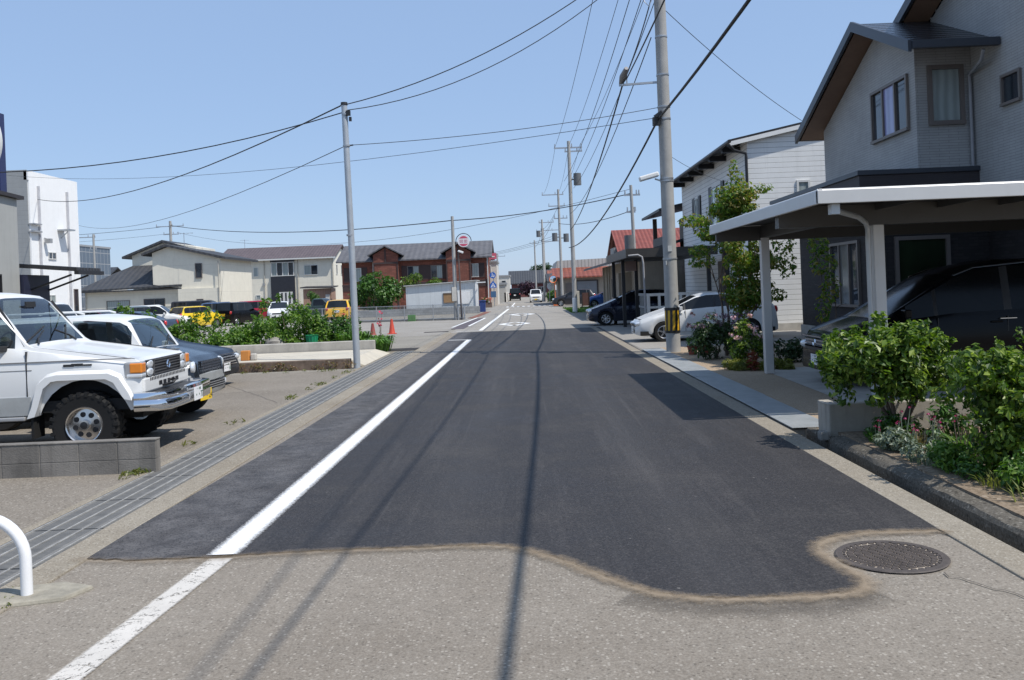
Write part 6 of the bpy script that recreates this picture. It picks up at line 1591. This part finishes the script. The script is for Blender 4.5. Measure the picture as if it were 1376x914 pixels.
BARK = M('bark', (.14,.105,.08), .9, var=.35, vs=12, bump=.5, bs=40)
G1 = leafmat('leaf_bright', [(.022,.052,.008),(.05,.105,.011),(.095,.17,.018),(.17,.255,.03),(.29,.36,.07)])
G2 = leafmat('leaf_dark', [(.015,.035,.012),(.03,.065,.018),(.045,.09,.025)], .25)
G3 = leafmat('leaf_maple', [(.04,.10,.016),(.09,.18,.025),(.17,.25,.04),(.26,.19,.045),(.14,.24,.035)], .45)
G4 = leafmat('leaf_mid', [(.02,.06,.012),(.04,.11,.016),(.07,.16,.025),(.12,.22,.045)], .3)
G6 = leafmat('leaf_garden', [(.03,.085,.012),(.065,.15,.02),(.115,.22,.03),(.22,.32,.07)], .4)
G5 = leafmat('leaf_grey', [(.10,.13,.09),(.16,.20,.14),(.22,.26,.19)], .2)
GY = leafmat('leaf_yellow_green', [(.12,.15,.03),(.20,.22,.05),(.28,.27,.09)], .3)
PK = leafmat('petal_pink', [(.55,.30,.40),(.70,.48,.55),(.6,.35,.5)], .3); MG = leafmat('petal_magenta', [(.30,.01,.10),(.42,.02,.16),(.24,.01,.07)], .3)
RD = leafmat('petal_red', [(.55,.02,.08),(.65,.05,.12)], .2); PU = leafmat('petal_dusty', [(.16,.10,.15),(.24,.16,.22),(.12,.08,.12)], .2)
def plant(name, label, cat, base, stems, blobs, mat, size, seed, r=.02, up=.5, shape=.5, stemname='stem', leafname='foliage', group=None, jitter=.6, inner=.3):
    root = thing(name, label, cat, base, 0, group)
    if stems:
        b = MB(base); branches(b, base, stems, r, seed); b.build(stemname, BARK, root, smooth=60)
    b = MB(base); leaves(b, blobs, size, seed, up, shape, jitter, inner); b.build(leafname, mat, root)
    return root
def blossoms(root, base, pts, mat, size, seed, name='blossom', n=10):
    b = MB(base)
    for i, p in enumerate(pts): leaves(b, [(p[0],p[1],p[2],size,size,size*.7,n)], size*.95, seed+i, .3, .8, .8, .5)
    b.build(name, mat, root)
def rblobs(c, R_, n, rb, cnt, seed, flat=1.):
    rr = random.Random(seed); out = []
    for i in range(n):
        d = Vector((rr.gauss(0,1),rr.gauss(0,1),rr.gauss(0,1))).normalized()*rr.uniform(.45,1)**.6
        k = rr.uniform(.7,1.25); out.append((c[0]+d.x*R_[0], c[1]+d.y*R_[1], c[2]+d.z*R_[2], rb*k, rb*k, rb*k*flat, int(cnt*k*k)))
    return out
def sprigs(c, R_, n, seed):
    r2 = random.Random(seed); out = []
    for i in range(n):
        d = Vector((r2.gauss(0,1),r2.gauss(0,1),abs(r2.gauss(0,1)))).normalized()
        for k, t in enumerate((1.0,1.12,1.22)): out.append((c[0]+d.x*R_[0]*t, c[1]+d.y*R_[1]*t, c[2]+d.z*R_[2]*t, .05-.01*k,.05-.01*k,.05-.01*k, 9-2*k))
    return out
# near right bush 1 : leafy shrub over the planter wall
B1 = (3.78,9.15,.10)
bl = rblobs((3.68,9.15,.84), (.54,.42,.34), 25, .17, 250, 5) + [(3.52,9.2,.95,.22,.2,.16,170),(4.1,9.15,1.02,.24,.2,.17,200),(3.75,9.0,1.12,.22,.2,.13,170),(3.22,9.25,.72,.18,.18,.18,140),(3.25,9.2,.52,.12,.14,.12,70),(4.45,9.3,.82,.16,.16,.12,100),(3.5,8.9,.52,.14,.12,.10,70)]
plant('leafy_shrub', 'glossy green leafy shrub spreading over the concrete planter wall', 'shrub', B1, [(3.5,9.1,.85),(4.05,9.2,.95),(3.8,9.0,1.1),(3.65,9.4,.9),(4.2,9.3,.8)], bl + sprigs((3.68,9.15,.84),(.60,.46,.42),50,301), G1, .068, 1, .028, .55, .55)
# near right bush 2
B2 = (4.02,7.3,.10)
rr = random.Random(4); bl = []
for i in range(72):
    h = rr.uniform(.02,.98); wv = .46*(.55+.6*h if h < .6 else 1.2-.45*h); a = rr.uniform(0,6.28); q = rr.uniform(.3,1)
    bl.append((3.98+wv*1.12*q*math.cos(a), 7.3+wv*.9*q*math.sin(a), .12+h*.90, .13,.13,.11, 115))
bl += [(3.85,7.3,1.04,.12,.12,.08,60),(3.55,7.25,.8,.12,.12,.10,70),(3.6,7.2,.5,.12,.14,.12,80),(4.3,7.2,1.0,.14,.12,.08,70),(4.55,7.3,.95,.16,.14,.12,90),(3.72,7.35,.66,.12,.12,.12,60)]
plant('leafy_shrub', 'bushy green shrub nearest the camera at the right edge', 'shrub', B2, [(3.8,7.2,.8),(4.2,7.3,1.0),(4.4,7.4,.8),(4.0,7.1,.9),(4.5,7.2,.6),(3.85,7.4,.5)], bl + sprigs((4.0,7.3,.62),(.56,.42,.52),46,302), G1, .062, 2, .022, .45, .5)
plant('leafy_shrub', 'leafy shrub filling the gap behind the bush at the right edge', 'shrub', (4.7,8.7,.10), [(4.5,8.7,.8),(4.9,8.7,.85)], rblobs((4.72,8.7,.70), (.50,.25,.22), 13, .17, 170, 9) + [(4.3,8.8,.84,.16,.14,.12,110),(5.2,8.6,.75,.25,.2,.2,200)], G1, .08, 3, .02, .5, .52)
plant('leafy_shrub', 'rounded shrub just outside the right edge behind the bed', 'shrub', (5.7,8.2,.10), [(5.5,8.2,.7),(5.9,8.2,.7)], rblobs((5.7,8.2,.6), (.5,.4,.28), 12, .2, 150, 10), G1, .08, 4, .02)
# flower bed plants
rr = random.Random(21)
def stalks(name, label, base, n, spread, h, leafm, petalm, seed, group=None, psz=.022, lean=.2):
    root = thing(name, label, 'flower', base, 0, group); r2 = random.Random(seed); b = MB(base); lf = MB(base); tips = []
    for i in range(n):
        a = r2.uniform(0,6.28); q = r2.uniform(0,1)**.6; x = base[0]+spread*q*math.cos(a)*.6; y = base[1]+spread*q*math.sin(a)*.6
        hh = h*r2.uniform(.6,1.05); tip = Vector((x+r2.uniform(-lean,lean)*hh, y+r2.uniform(-lean,lean)*hh, base[2]+hh)); p0 = Vector((x,y,base[2]-.01))
        b.tube([p0, p0.lerp(tip,.5)+Vector((0,0,.02)), tip], [.006,.005,.003], 5); tips.append(tip)
        leaves(lf, [(x,y,base[2]+hh*.25,.05,.05,hh*.28,9)], .07, seed*50+i, .3, .35, .6, .2)
    b.build('stem', G5 if leafm is G5 else BARK, root); lf.build('foliage', leafm, root)
    if petalm: blossoms(root, base, tips, petalm, psz, seed, n=9)
    return root
for i, (x, y, sp, h, n, lm, lab) in enumerate([(3.62,8.75,.16,.36,9,G5,'clump of magenta campion with grey leaves by the planter wall'),(3.78,8.35,.16,.36,10,G5,'clump of magenta campion with grey leaves in the middle of the bed'),(3.55,8.3,.13,.28,8,G5,'low clump of magenta campion nearest the kerb'),
      (3.90,7.95,.14,.40,8,G4,'clump of magenta campion beside the dark stump'),(3.45,8.75,.10,.24,6,G5,'sparse grey-leaved campion at the corner of the planter wall'),(4.1,8.3,.16,.34,9,G4,'clump of magenta campion under the leafy shrub')]):
    stalks('campion', lab, (x,y,.075), n*2//3, sp, h, lm, MG, 30+i, None, .016)
for i, (x, y, r, lab) in enumerate([(3.5,8.05,.13,'low grey-green ground cover by the kerb'),(3.66,7.75,.15,'low green ground cover in front of the campion'),(3.75,8.05,.12,'pale low leaves between the campion clumps'),(3.55,7.2,.10,'small green weeds at the foot of the right-edge bush'),(3.70,6.75,.11,'leafy weed before the right-edge bush'),(3.95,6.3,.10,'grassy weed nearest the camera in the bed'),(3.85,8.95,.15,'green leafy perennial under the leafy shrub'),(3.62,9.1,.13,'green tuft against the planter wall')]):
    root = thing('ground_cover', lab, 'plant', (x,y,.075)); b = MB((x,y,.075)); leaves(b, [(x,y,.14,r*1.15,r*1.15,.09,190),(x+r*.5,y-r*.3,.13,r*.7,r*.7,.07,80),(x-r*.3,y+r*.5,.2,r*.5,r*.5,.09,60)], .045, 60+i, .5, .5); b.build('foliage', (G5,G4,G5,G4,G4,GY,G1,G4)[i], root)
b = MB((3.93,7.75,.1)); b.tube([(3.93,7.75,.08),(3.935,7.75,.30),(3.925,7.74,.46)], [.022,.018,.016], 7); b.tube([(3.925,7.74,.44),(3.90,7.72,.49),(3.90,7.71,.53)], [.035,.045,.02], 8); o = b.build('dead_flower_stem', M('dark_wood', (.03,.022,.03), .9, var=.3, bump=.5), smooth=60); tag(o, 'dark dead flower stem with a drooping head in the flower bed', 'flower')
def tuft(name, label, x, y, z, h, n, sp, mat, seed, w=.012, lean=.5, cat='plant'):
    r2 = random.Random(seed); b = MB((x,y,z))
    for k in range(n):
        a = r2.uniform(0,6.28); q = sp*r2.random()**.5; L = h*r2.uniform(.5,1.05); p0 = Vector((x+q*math.cos(a),y+q*math.sin(a),z)); a2 = a+r2.uniform(-.8,.8); d = Vector((math.cos(a2),math.sin(a2),0))*L*lean*r2.uniform(.2,1)
        p1 = p0+d*.4+Vector((0,0,L*.65)); p2 = p0+d+Vector((0,0,L*r2.uniform(.75,1))); s_ = Vector((-math.sin(a2),math.cos(a2),0))*w
        b.add([p0-s_*.6,p0+s_*.6,p1+s_*.8,p1-s_*.8,p2], [(0,1,2,3),(3,2,4)])
    o = b.build(name, mat); return tag(o, label, cat)
DRY = leafmat('dry_stalk', [(.20,.15,.08),(.30,.24,.14),(.16,.13,.06),(.36,.30,.20)], .2)
for i, (x, y, h, n, sp, m, lab) in enumerate([(3.52,8.55,.22,60,.14,G5,'grey-green tuft at the kerb end of the bed'),(3.72,8.62,.30,70,.16,DRY,'dry straw-coloured tuft among the campion'),(4.02,8.1,.32,70,.17,G6,'green blade tuft under the bushes'),(4.25,7.9,.28,70,.18,DRY,'dry tuft between the two big bushes'),(3.62,7.45,.22,70,.15,G6,'green blade tuft at the foot of the right-edge bush'),(3.62,6.9,.20,50,.13,GY,'yellow-green blade tuft near the kerb'),(3.58,6.35,.24,40,.13,GY,'sparse yellow-green blades by the kerb nearest the camera'),(3.95,6.75,.22,60,.18,DRY,'dry tuft before the right-edge bush'),(3.46,7.85,.14,60,.12,G5,'short grey tuft along the kerb'),(4.3,8.9,.34,70,.2,G6,'green blades along the planter wall'),(4.6,8.2,.30,70,.22,G6,'green blades behind the right-edge bush'),(3.50,8.95,.2,50,.1,G4,'small dark tuft at the planter wall corner')]):
    tuft('grass_tuft', lab, x, y, .075, h*.62, n, sp*1.1, m, 800+i, .009, 1.1)
b = MB(); r2 = random.Random(14)
for i in range(900):
    x, y = r2.uniform(3.42,6), r2.uniform(4.2,9.5); leaves(b, [(x,y,.108,.01,.01,.003,1)], .035, 3000+i, .9, .5, .3)
b.build('leaf_litter', DRY, kind='stuff')
for i, (x, y, rx, h, lab) in enumerate([(3.66,8.98,.22,.42,'low bushy perennial under the leafy shrub at the planter wall'),(4.05,8.75,.24,.45,'low bushy perennial in the shade between the two big bushes'),(3.55,7.6,.16,.24,'low leafy mound spilling toward the kerb beside the right-edge bush'),(3.48,8.45,.13,.20,'small leafy mound spilling over the kerb by the campion'),(3.75,6.75,.24,.30,'leafy mound at the foot of the right-edge bush, nearest the camera'),(4.35,8.2,.25,.5,'leafy perennial tucked behind the right-edge bush')]):
    root = thing('leafy_perennial', lab, 'plant', (x,y,.075)); b = MB((x,y,.075)); r2 = random.Random(950+i); B_ = []
    for k in range(14):
        a = r2.uniform(0,6.28); q = r2.random()**.5; B_.append((x+rx*q*math.cos(a), y+rx*q*math.sin(a), .10+h*r2.random()*(1-.5*q), .09,.09,.07, 46))
    leaves(b, B_, .055, 960+i, .5, .5); b.build('foliage', (G4,G4,G6,G5,G6,G1)[i], root)
    b = MB((x,y,.075)); branches(b, (x,y,.07), [(x+rx*.4,y,.1+h*.7),(x-rx*.4,y+.05,.1+h*.6)], .008, 970+i); b.build('stem', BARK, root, smooth=60)
# middle garden between the drives
maple_base = (4.62,20.6,.0)
rr = random.Random(8); bl = []
for i in range(64):
    z = 1.15+2.75*rr.random()**1.05
    cx, w_ = (5.20, .72) if z < 2.2 else ((4.95, 1.05) if z < 3.2 else (4.95, .55))
    a = rr.uniform(0,6.28); q = rr.uniform(.15,1)
    k = rr.uniform(.7,1.2); bl.append((cx+w_*q*math.cos(a), 20.6+w_*.85*q*math.sin(a), z, .30*k,.28*k,.17*k, int(210*k)))
bl += [(5.02,20.6,4.05,.22,.2,.22,110),(4.95,20.6,4.35,.12,.12,.2,50),(3.98,20.5,3.15,.38,.25,.16,170),(4.3,20.4,2.85,.35,.3,.16,190),(5.65,20.7,3.85,.3,.2,.12,90),(6.1,20.8,2.6,.3,.3,.3,170),(6.15,20.8,2.1,.25,.3,.35,170),(4.95,20.2,1.0,.25,.2,.12,80)]
plant('maple_tree', 'young multi-stemmed maple with orange-tinged leaves behind the rear carport post', 'tree', maple_base, [(4.2,20.5,2.6),(5.0,20.6,3.9),(5.5,20.7,2.8),(4.7,20.9,2.4),(5.3,20.4,2.1),(4.5,20.4,1.9),(6.0,20.8,2.4)], bl, G3, .085, 6, .03, .5, .6, 'trunk', 'crown')
plant('dark_shrub', 'dark dusty purple-flowered shrub between the striped pole and the maple', 'shrub', (4.25,19.9,.02), [(4.0,19.9,.8),(4.5,19.9,.9),(4.2,20,.6)], rblobs((4.25,19.9,.5), (.55,.4,.38), 16, .22, 150, 12) + [(3.8,19.6,.35,.22,.2,.28,140),(4.7,19.9,.6,.25,.25,.4,160)], G2, .08, 13, .018)
r0 = bpy.data.objects['dark_shrub']; rr = random.Random(77)
blossoms(r0, (4.25,19.9,.02), [(4.25+rr.uniform(-.6,.65),19.75+rr.uniform(-.25,.2),.72+rr.uniform(0,.32)) for _ in range(26)], PU, .07, 14)
rs = plant('rose_bush', 'rose bush with pale pink blooms left of the rear carport post', 'rose bush', (4.42,17.9,.02), [(4.2,17.9,.8),(4.6,17.8,.9),(4.4,18,.7)], rblobs((4.42,17.9,.5), (.28,.28,.36), 13, .16, 120, 15), G1, .075, 16, .014)
blossoms(rs, (4.42,17.9,.02), [(4.42+rr.uniform(-.33,.38),17.65+rr.uniform(-.15,.2),.55+rr.uniform(0,.5)) for _ in range(13)], PK, .055, 17, n=14)
plant('ornamental_grass', 'yellowish tufted grass at the foot of the rose bush', 'plant', (4.15,17.3,.02), None, rblobs((4.2,17.3,.10), (.35,.3,.07), 10, .13, 100, 18, .7), GY, .11, 19, .01, .7, .18)
plant('ornamental_grass', 'yellow-green grass tuft at the foot of the rear carport post', 'plant', (4.75,17.0,.02), None, rblobs((4.8,17.0,.10), (.35,.2,.07), 8, .13, 100, 22, .7), GY, .11, 23, .01, .7, .18)
plant('dark_shrub', 'low dark shrub behind the rear carport post', 'shrub', (5.3,18.6,.02), [(5.2,18.6,.4)], rblobs((5.3,18.6,.25), (.5,.4,.2), 10, .18, 110, 24), G2, .08, 25)
plant('red_spike_plant', 'small red-leaved spiky plant by the rear carport post', 'plant', (4.35,16.9,.02), None, [(4.30,16.95,.2,.10,.1,.22,70)], leafmat('leaf_red', [(.16,.03,.02),(.24,.06,.04)]), .14, 26, .01, .8, .15)
plant('side_shrub', 'narrow leafy shrub with orange new growth at the corner of the dark brick house', 'shrub', (6.6,19.6,.02), [(6.5,19.6,2.4),(6.8,19.6,2.0)], [(6.5,19.6,2.45,.26,.2,.25,120),(6.6,19.6,2.0,.3,.25,.3,150),(6.75,19.6,1.5,.22,.2,.35,120),(6.55,19.6,1.0,.18,.2,.3,70)], G3, .11, 27, .02)
for pr, (x, y, z) in ((PR1,(3.98,21.3,.33)),(PR2,(4.22,21.0,.38))):
    b = MB((pr.location.x,pr.location.y,.02)); leaves(b, [(x,y,z,.17,.15,.12,110)], .07, 40, .5); b.build('foliage', G4, pr)
# left garden on the planter
def mound(x, y, R_, h, n, cnt, seed, rb=.26):
    r2 = random.Random(seed); out = []
    for i in range(n):
        a = r2.uniform(0,6.28); q = r2.random()**.5; z = .28+h*r2.random()**.8*(1-.75*q*q)
        k = r2.uniform(.7,1.25); out.append((x+R_[0]*q*math.cos(a), y+R_[1]*q*math.sin(a), z, rb*k, rb*k, rb*k*.85, int(cnt*k*k)))
    for i in range(int(n*.5)):                                      # upright shoots breaking the outline
        a = r2.uniform(0,6.28); q = r2.random()**.6*.9; out.append((x+R_[0]*q*math.cos(a), y+R_[1]*q*math.sin(a), .3+h*(1-.7*q*q)+r2.uniform(.0,.16), .07,.07,.15, 16))
    return out
for i, (x, y, R_, h, n, lab) in enumerate([(-7.3,27.0,(1.4,1.0),1.45,56,'big rounded green shrub left of the green basket, the tallest on the planter'),(-9.7,27.2,(1.3,1.0),1.0,42,'middle green shrub on the planter'),(-12.1,27.4,(1.3,1.0),1.25,42,'leftmost loose green shrub in front of the yellow car'),(-5.75,27.4,(.8,.8),.85,30,'dark green shrub just behind the thin steel pole'),(-14.4,27.2,(1.1,.8),.9,24,'green shrub behind the dark blue car'),(-8.4,26.1,(.9,.5),.40,20,'low leafy shrub in front of the big rounded shrub')]):
    plant('garden_shrub', lab, 'shrub', (x,y,.25), [(x-.4,y,h*.7),(x+.4,y,h*.8),(x,y-.2,h)], mound(x,y,R_,h,n,110,50+i), G6 if i not in (3,) else G4, .11, 70+i, .022, .5, .5)
for i, (x, y, lab) in enumerate([(-4.6,26.6,'strap-leaved lily clump at the right end of the planter'),(-5.0,27.2,'strap-leaved lily clump behind the first lily clump'),(-5.35,26.7,'strap-leaved lily clump beside the steel pole'),(-4.35,27.4,'strap-leaved lily clump nearest the street at the planter end'),(-4.75,28.2,'strap-leaved lily clump farthest back at the planter end'),(-4.3,26.2,'strap-leaved lily clump spilling over the end of the rear kerb'),(-5.6,27.4,'strap-leaved lily clump under the dark green shrub')]):
    root = thing('lily_clump', lab, 'plant', (x,y,.02)); b = MB((x,y,.02)); r2 = random.Random(90+i)
    for k in range(90):
        a = r2.uniform(0,6.28); q = r2.uniform(.05,.4); L = r2.uniform(.35,.62); p0 = Vector((x+q*math.cos(a)*.6,y+q*math.sin(a)*.6,.02 if x > -5 else .2)); d = Vector((math.cos(a),math.sin(a),0))
        p1 = p0+d*L*.25+Vector((0,0,L*.75)); p2 = p0+d*L*.7+Vector((0,0,L*r2.uniform(.5,.8))); s_ = Vector((-d.y,d.x,0))*.028
        b.add([p0-s_*.7,p0+s_*.7,p1+s_,p1-s_,p2], [(0,1,2,3),(3,2,4)])
    b.build('foliage', leafmat('leaf_lily', [(.06,.15,.02),(.11,.23,.03),(.17,.30,.06)]) if i == 0 else bpy.data.materials['leaf_lily'], root)
stalks('red_flower', 'tall red-flowered plant at the street end of the lily clumps', (-4.35,27.0,.2), 4, .12, .98, G4, RD, 101, None, .07, .08)
stalks('red_flower', 'dark red flowers among the shrubs behind the steel pole', (-6.0,29.5,.3), 4, .14, .85, G4, RD, 102, None, .06, .1)
stalks('pink_flower', 'low pink flower patch beside the lily clumps', (-5.3,27.9,.3), 12, .30, .40, G4, leafmat('petal_rose', [(.5,.10,.30),(.6,.2,.4)]), 103, None, .05, .15)
# weeds along the planter foot and gutter
WD_ = leafmat('leaf_weed_brown', [(.14,.06,.03),(.20,.11,.05),(.10,.12,.03),(.24,.17,.08)], .2)
b = MB(); r2 = random.Random(5)
for i in range(60):
    x = -13+r2.random()*8.9; y = 21.36; leaves(b, [(x,y,r2.uniform(.02,.17),.16,.05,.07,22)], .06, 300+i, .4, .4)
o = b.build('planter_weeds', WD_, kind='stuff')
b = MB()
for i in range(46):
    x, y = r2.choice([(-4.05-abs(r2.gauss(0,.12)), r2.uniform(9.4,21)), (r2.uniform(-13,-4.2), 21.2-abs(r2.gauss(0,.25))), (-4.0-abs(r2.gauss(0,.06)), r2.uniform(8.9,9.5))])
    leaves(b, [(x,y,.025,.10,.10,.03,14)], .07, 400+i, .5, .22)
for i in range(18):
    x, y = r2.uniform(-3.34,-3.06), r2.uniform(5.15,5.6); leaves(b, [(x,y,.02,.04,.04,.012,8)], .025, 500+i, .6, .5)
o = b.build('gutter_weeds', leafmat('leaf_weed', [(.12,.13,.03),(.18,.18,.05),(.10,.15,.03)], .3), kind='stuff')
# big bush by the hut, shed bush, hedge trees further off
plant('round_bush_tree', 'large round dark green bush beside the white hut', 'tree', (-12.2,72,0), [(-13,72,2.4),(-11.4,72,2.4),(-12.2,72,3.1)], rblobs((-12.0,72,1.75), (2.0,1.3,1.25), 36, .62, 120, 110) + [(-11.6,71.5,3.1,.7,.6,.5,110)], G4, .26, 111, .09, .45, .5, 'trunk', 'crown')
plant('bamboo_clump', 'feathery pale green clump trailing right from the round bush over the hut roof', 'tree', (-9.0,75.5,0), [(-9,75.5,2.8),(-8,75.5,2.6)], rblobs((-8.4,75.5,2.6), (1.8,.8,.6), 18, .42, 100, 112), G1, .22, 113, .06, .45, .3, 'trunk', 'crown')
plant('small_bush', 'small green bush by the pinkish shed', 'shrub', (-24.5,104,.5), [(-24.5,104,1.4)], rblobs((-24.5,104,1.5), (.7,.6,.6), 8, .4, 90, 114), G4, .22, 115, .05)
plant('purple_tree', 'dark purple-leaved tree at the end of the street', 'tree', (1.0,180,0), [(.4,180,2.4),(1.5,180,2.6)], rblobs((1.0,180,1.9), (1.9,1.2,1.0), 16, .8, 80, 116), leafmat('leaf_purple', [(.025,.012,.022),(.05,.02,.04),(.08,.03,.06)], .2), .4, 117, .12, .45, .5, 'trunk', 'crown')
plant('far_green_tree', 'green treetop showing above the dark roof at the end of the street', 'tree', (5.0,205,0), [(4.5,205,4.5),(5.5,205,4.5)], rblobs((5.0,205,5.6), (2.2,1.5,1.3), 14, 1.0, 80, 118), G2, .5, 119, .2, .45, .5, 'trunk', 'crown')
pf = plant('planter_flowers', 'pink flowers in a planter box in front of the brick block corner', 'flower', (-3.75,90,0), None, rblobs((-3.75,90,.7), (.45,.2,.15), 8, .2, 60, 120), G4, .12, 121)
blossoms(pf, (-3.75,90,0), [(-3.75+rr.uniform(-.5,.5),89.75,.75+rr.uniform(-.1,.25)) for _ in range(14)], leafmat('petal_coral', [(.6,.2,.18),(.7,.35,.3)]), .10, 122)
b = MB((-3.75,90,0)); b.box(-4.3,-3.2,89.8,90.3,0,.5); b.build('box', M('box_brown', (.16,.11,.09), .8), pf)
plant('roadside_shrub', 'dark green shrub strip along the pale wall beyond the crossing', 'shrub', (3.3,104,0), [(3.3,104,.9)], rblobs((3.3,104,.7), (.4,2.5,.5), 12, .4, 70, 123), G4, .25, 124, .05)
# distant wooded skyline
b = MB(); r2 = random.Random(6)
for i in range(90):
    x = -330+i*7.4+r2.uniform(-2,2); 
    if -30 < x < 30: continue
    y = 330+r2.uniform(-25,25); h = r2.uniform(4,7); leaves(b, [(x,y,h*.5,5.5,4,h*.5,70)], 1.6, 700+i, .4, .7)
o = b.build('treeline', G2, kind='stuff')

# lettering becomes plain mesh
bpy.context.view_layer.update(); dg = bpy.context.evaluated_depsgraph_get()
for o in TEXTS:
    me = bpy.data.meshes.new_from_object(o.evaluated_get(dg)); nm = 'lettering'
    q = bpy.data.objects.new(nm, me); COL.objects.link(q); q.location = o.location; q.rotation_euler = o.rotation_euler; q.parent = o.parent
for o in TEXTS: bpy.data.objects.remove(o)
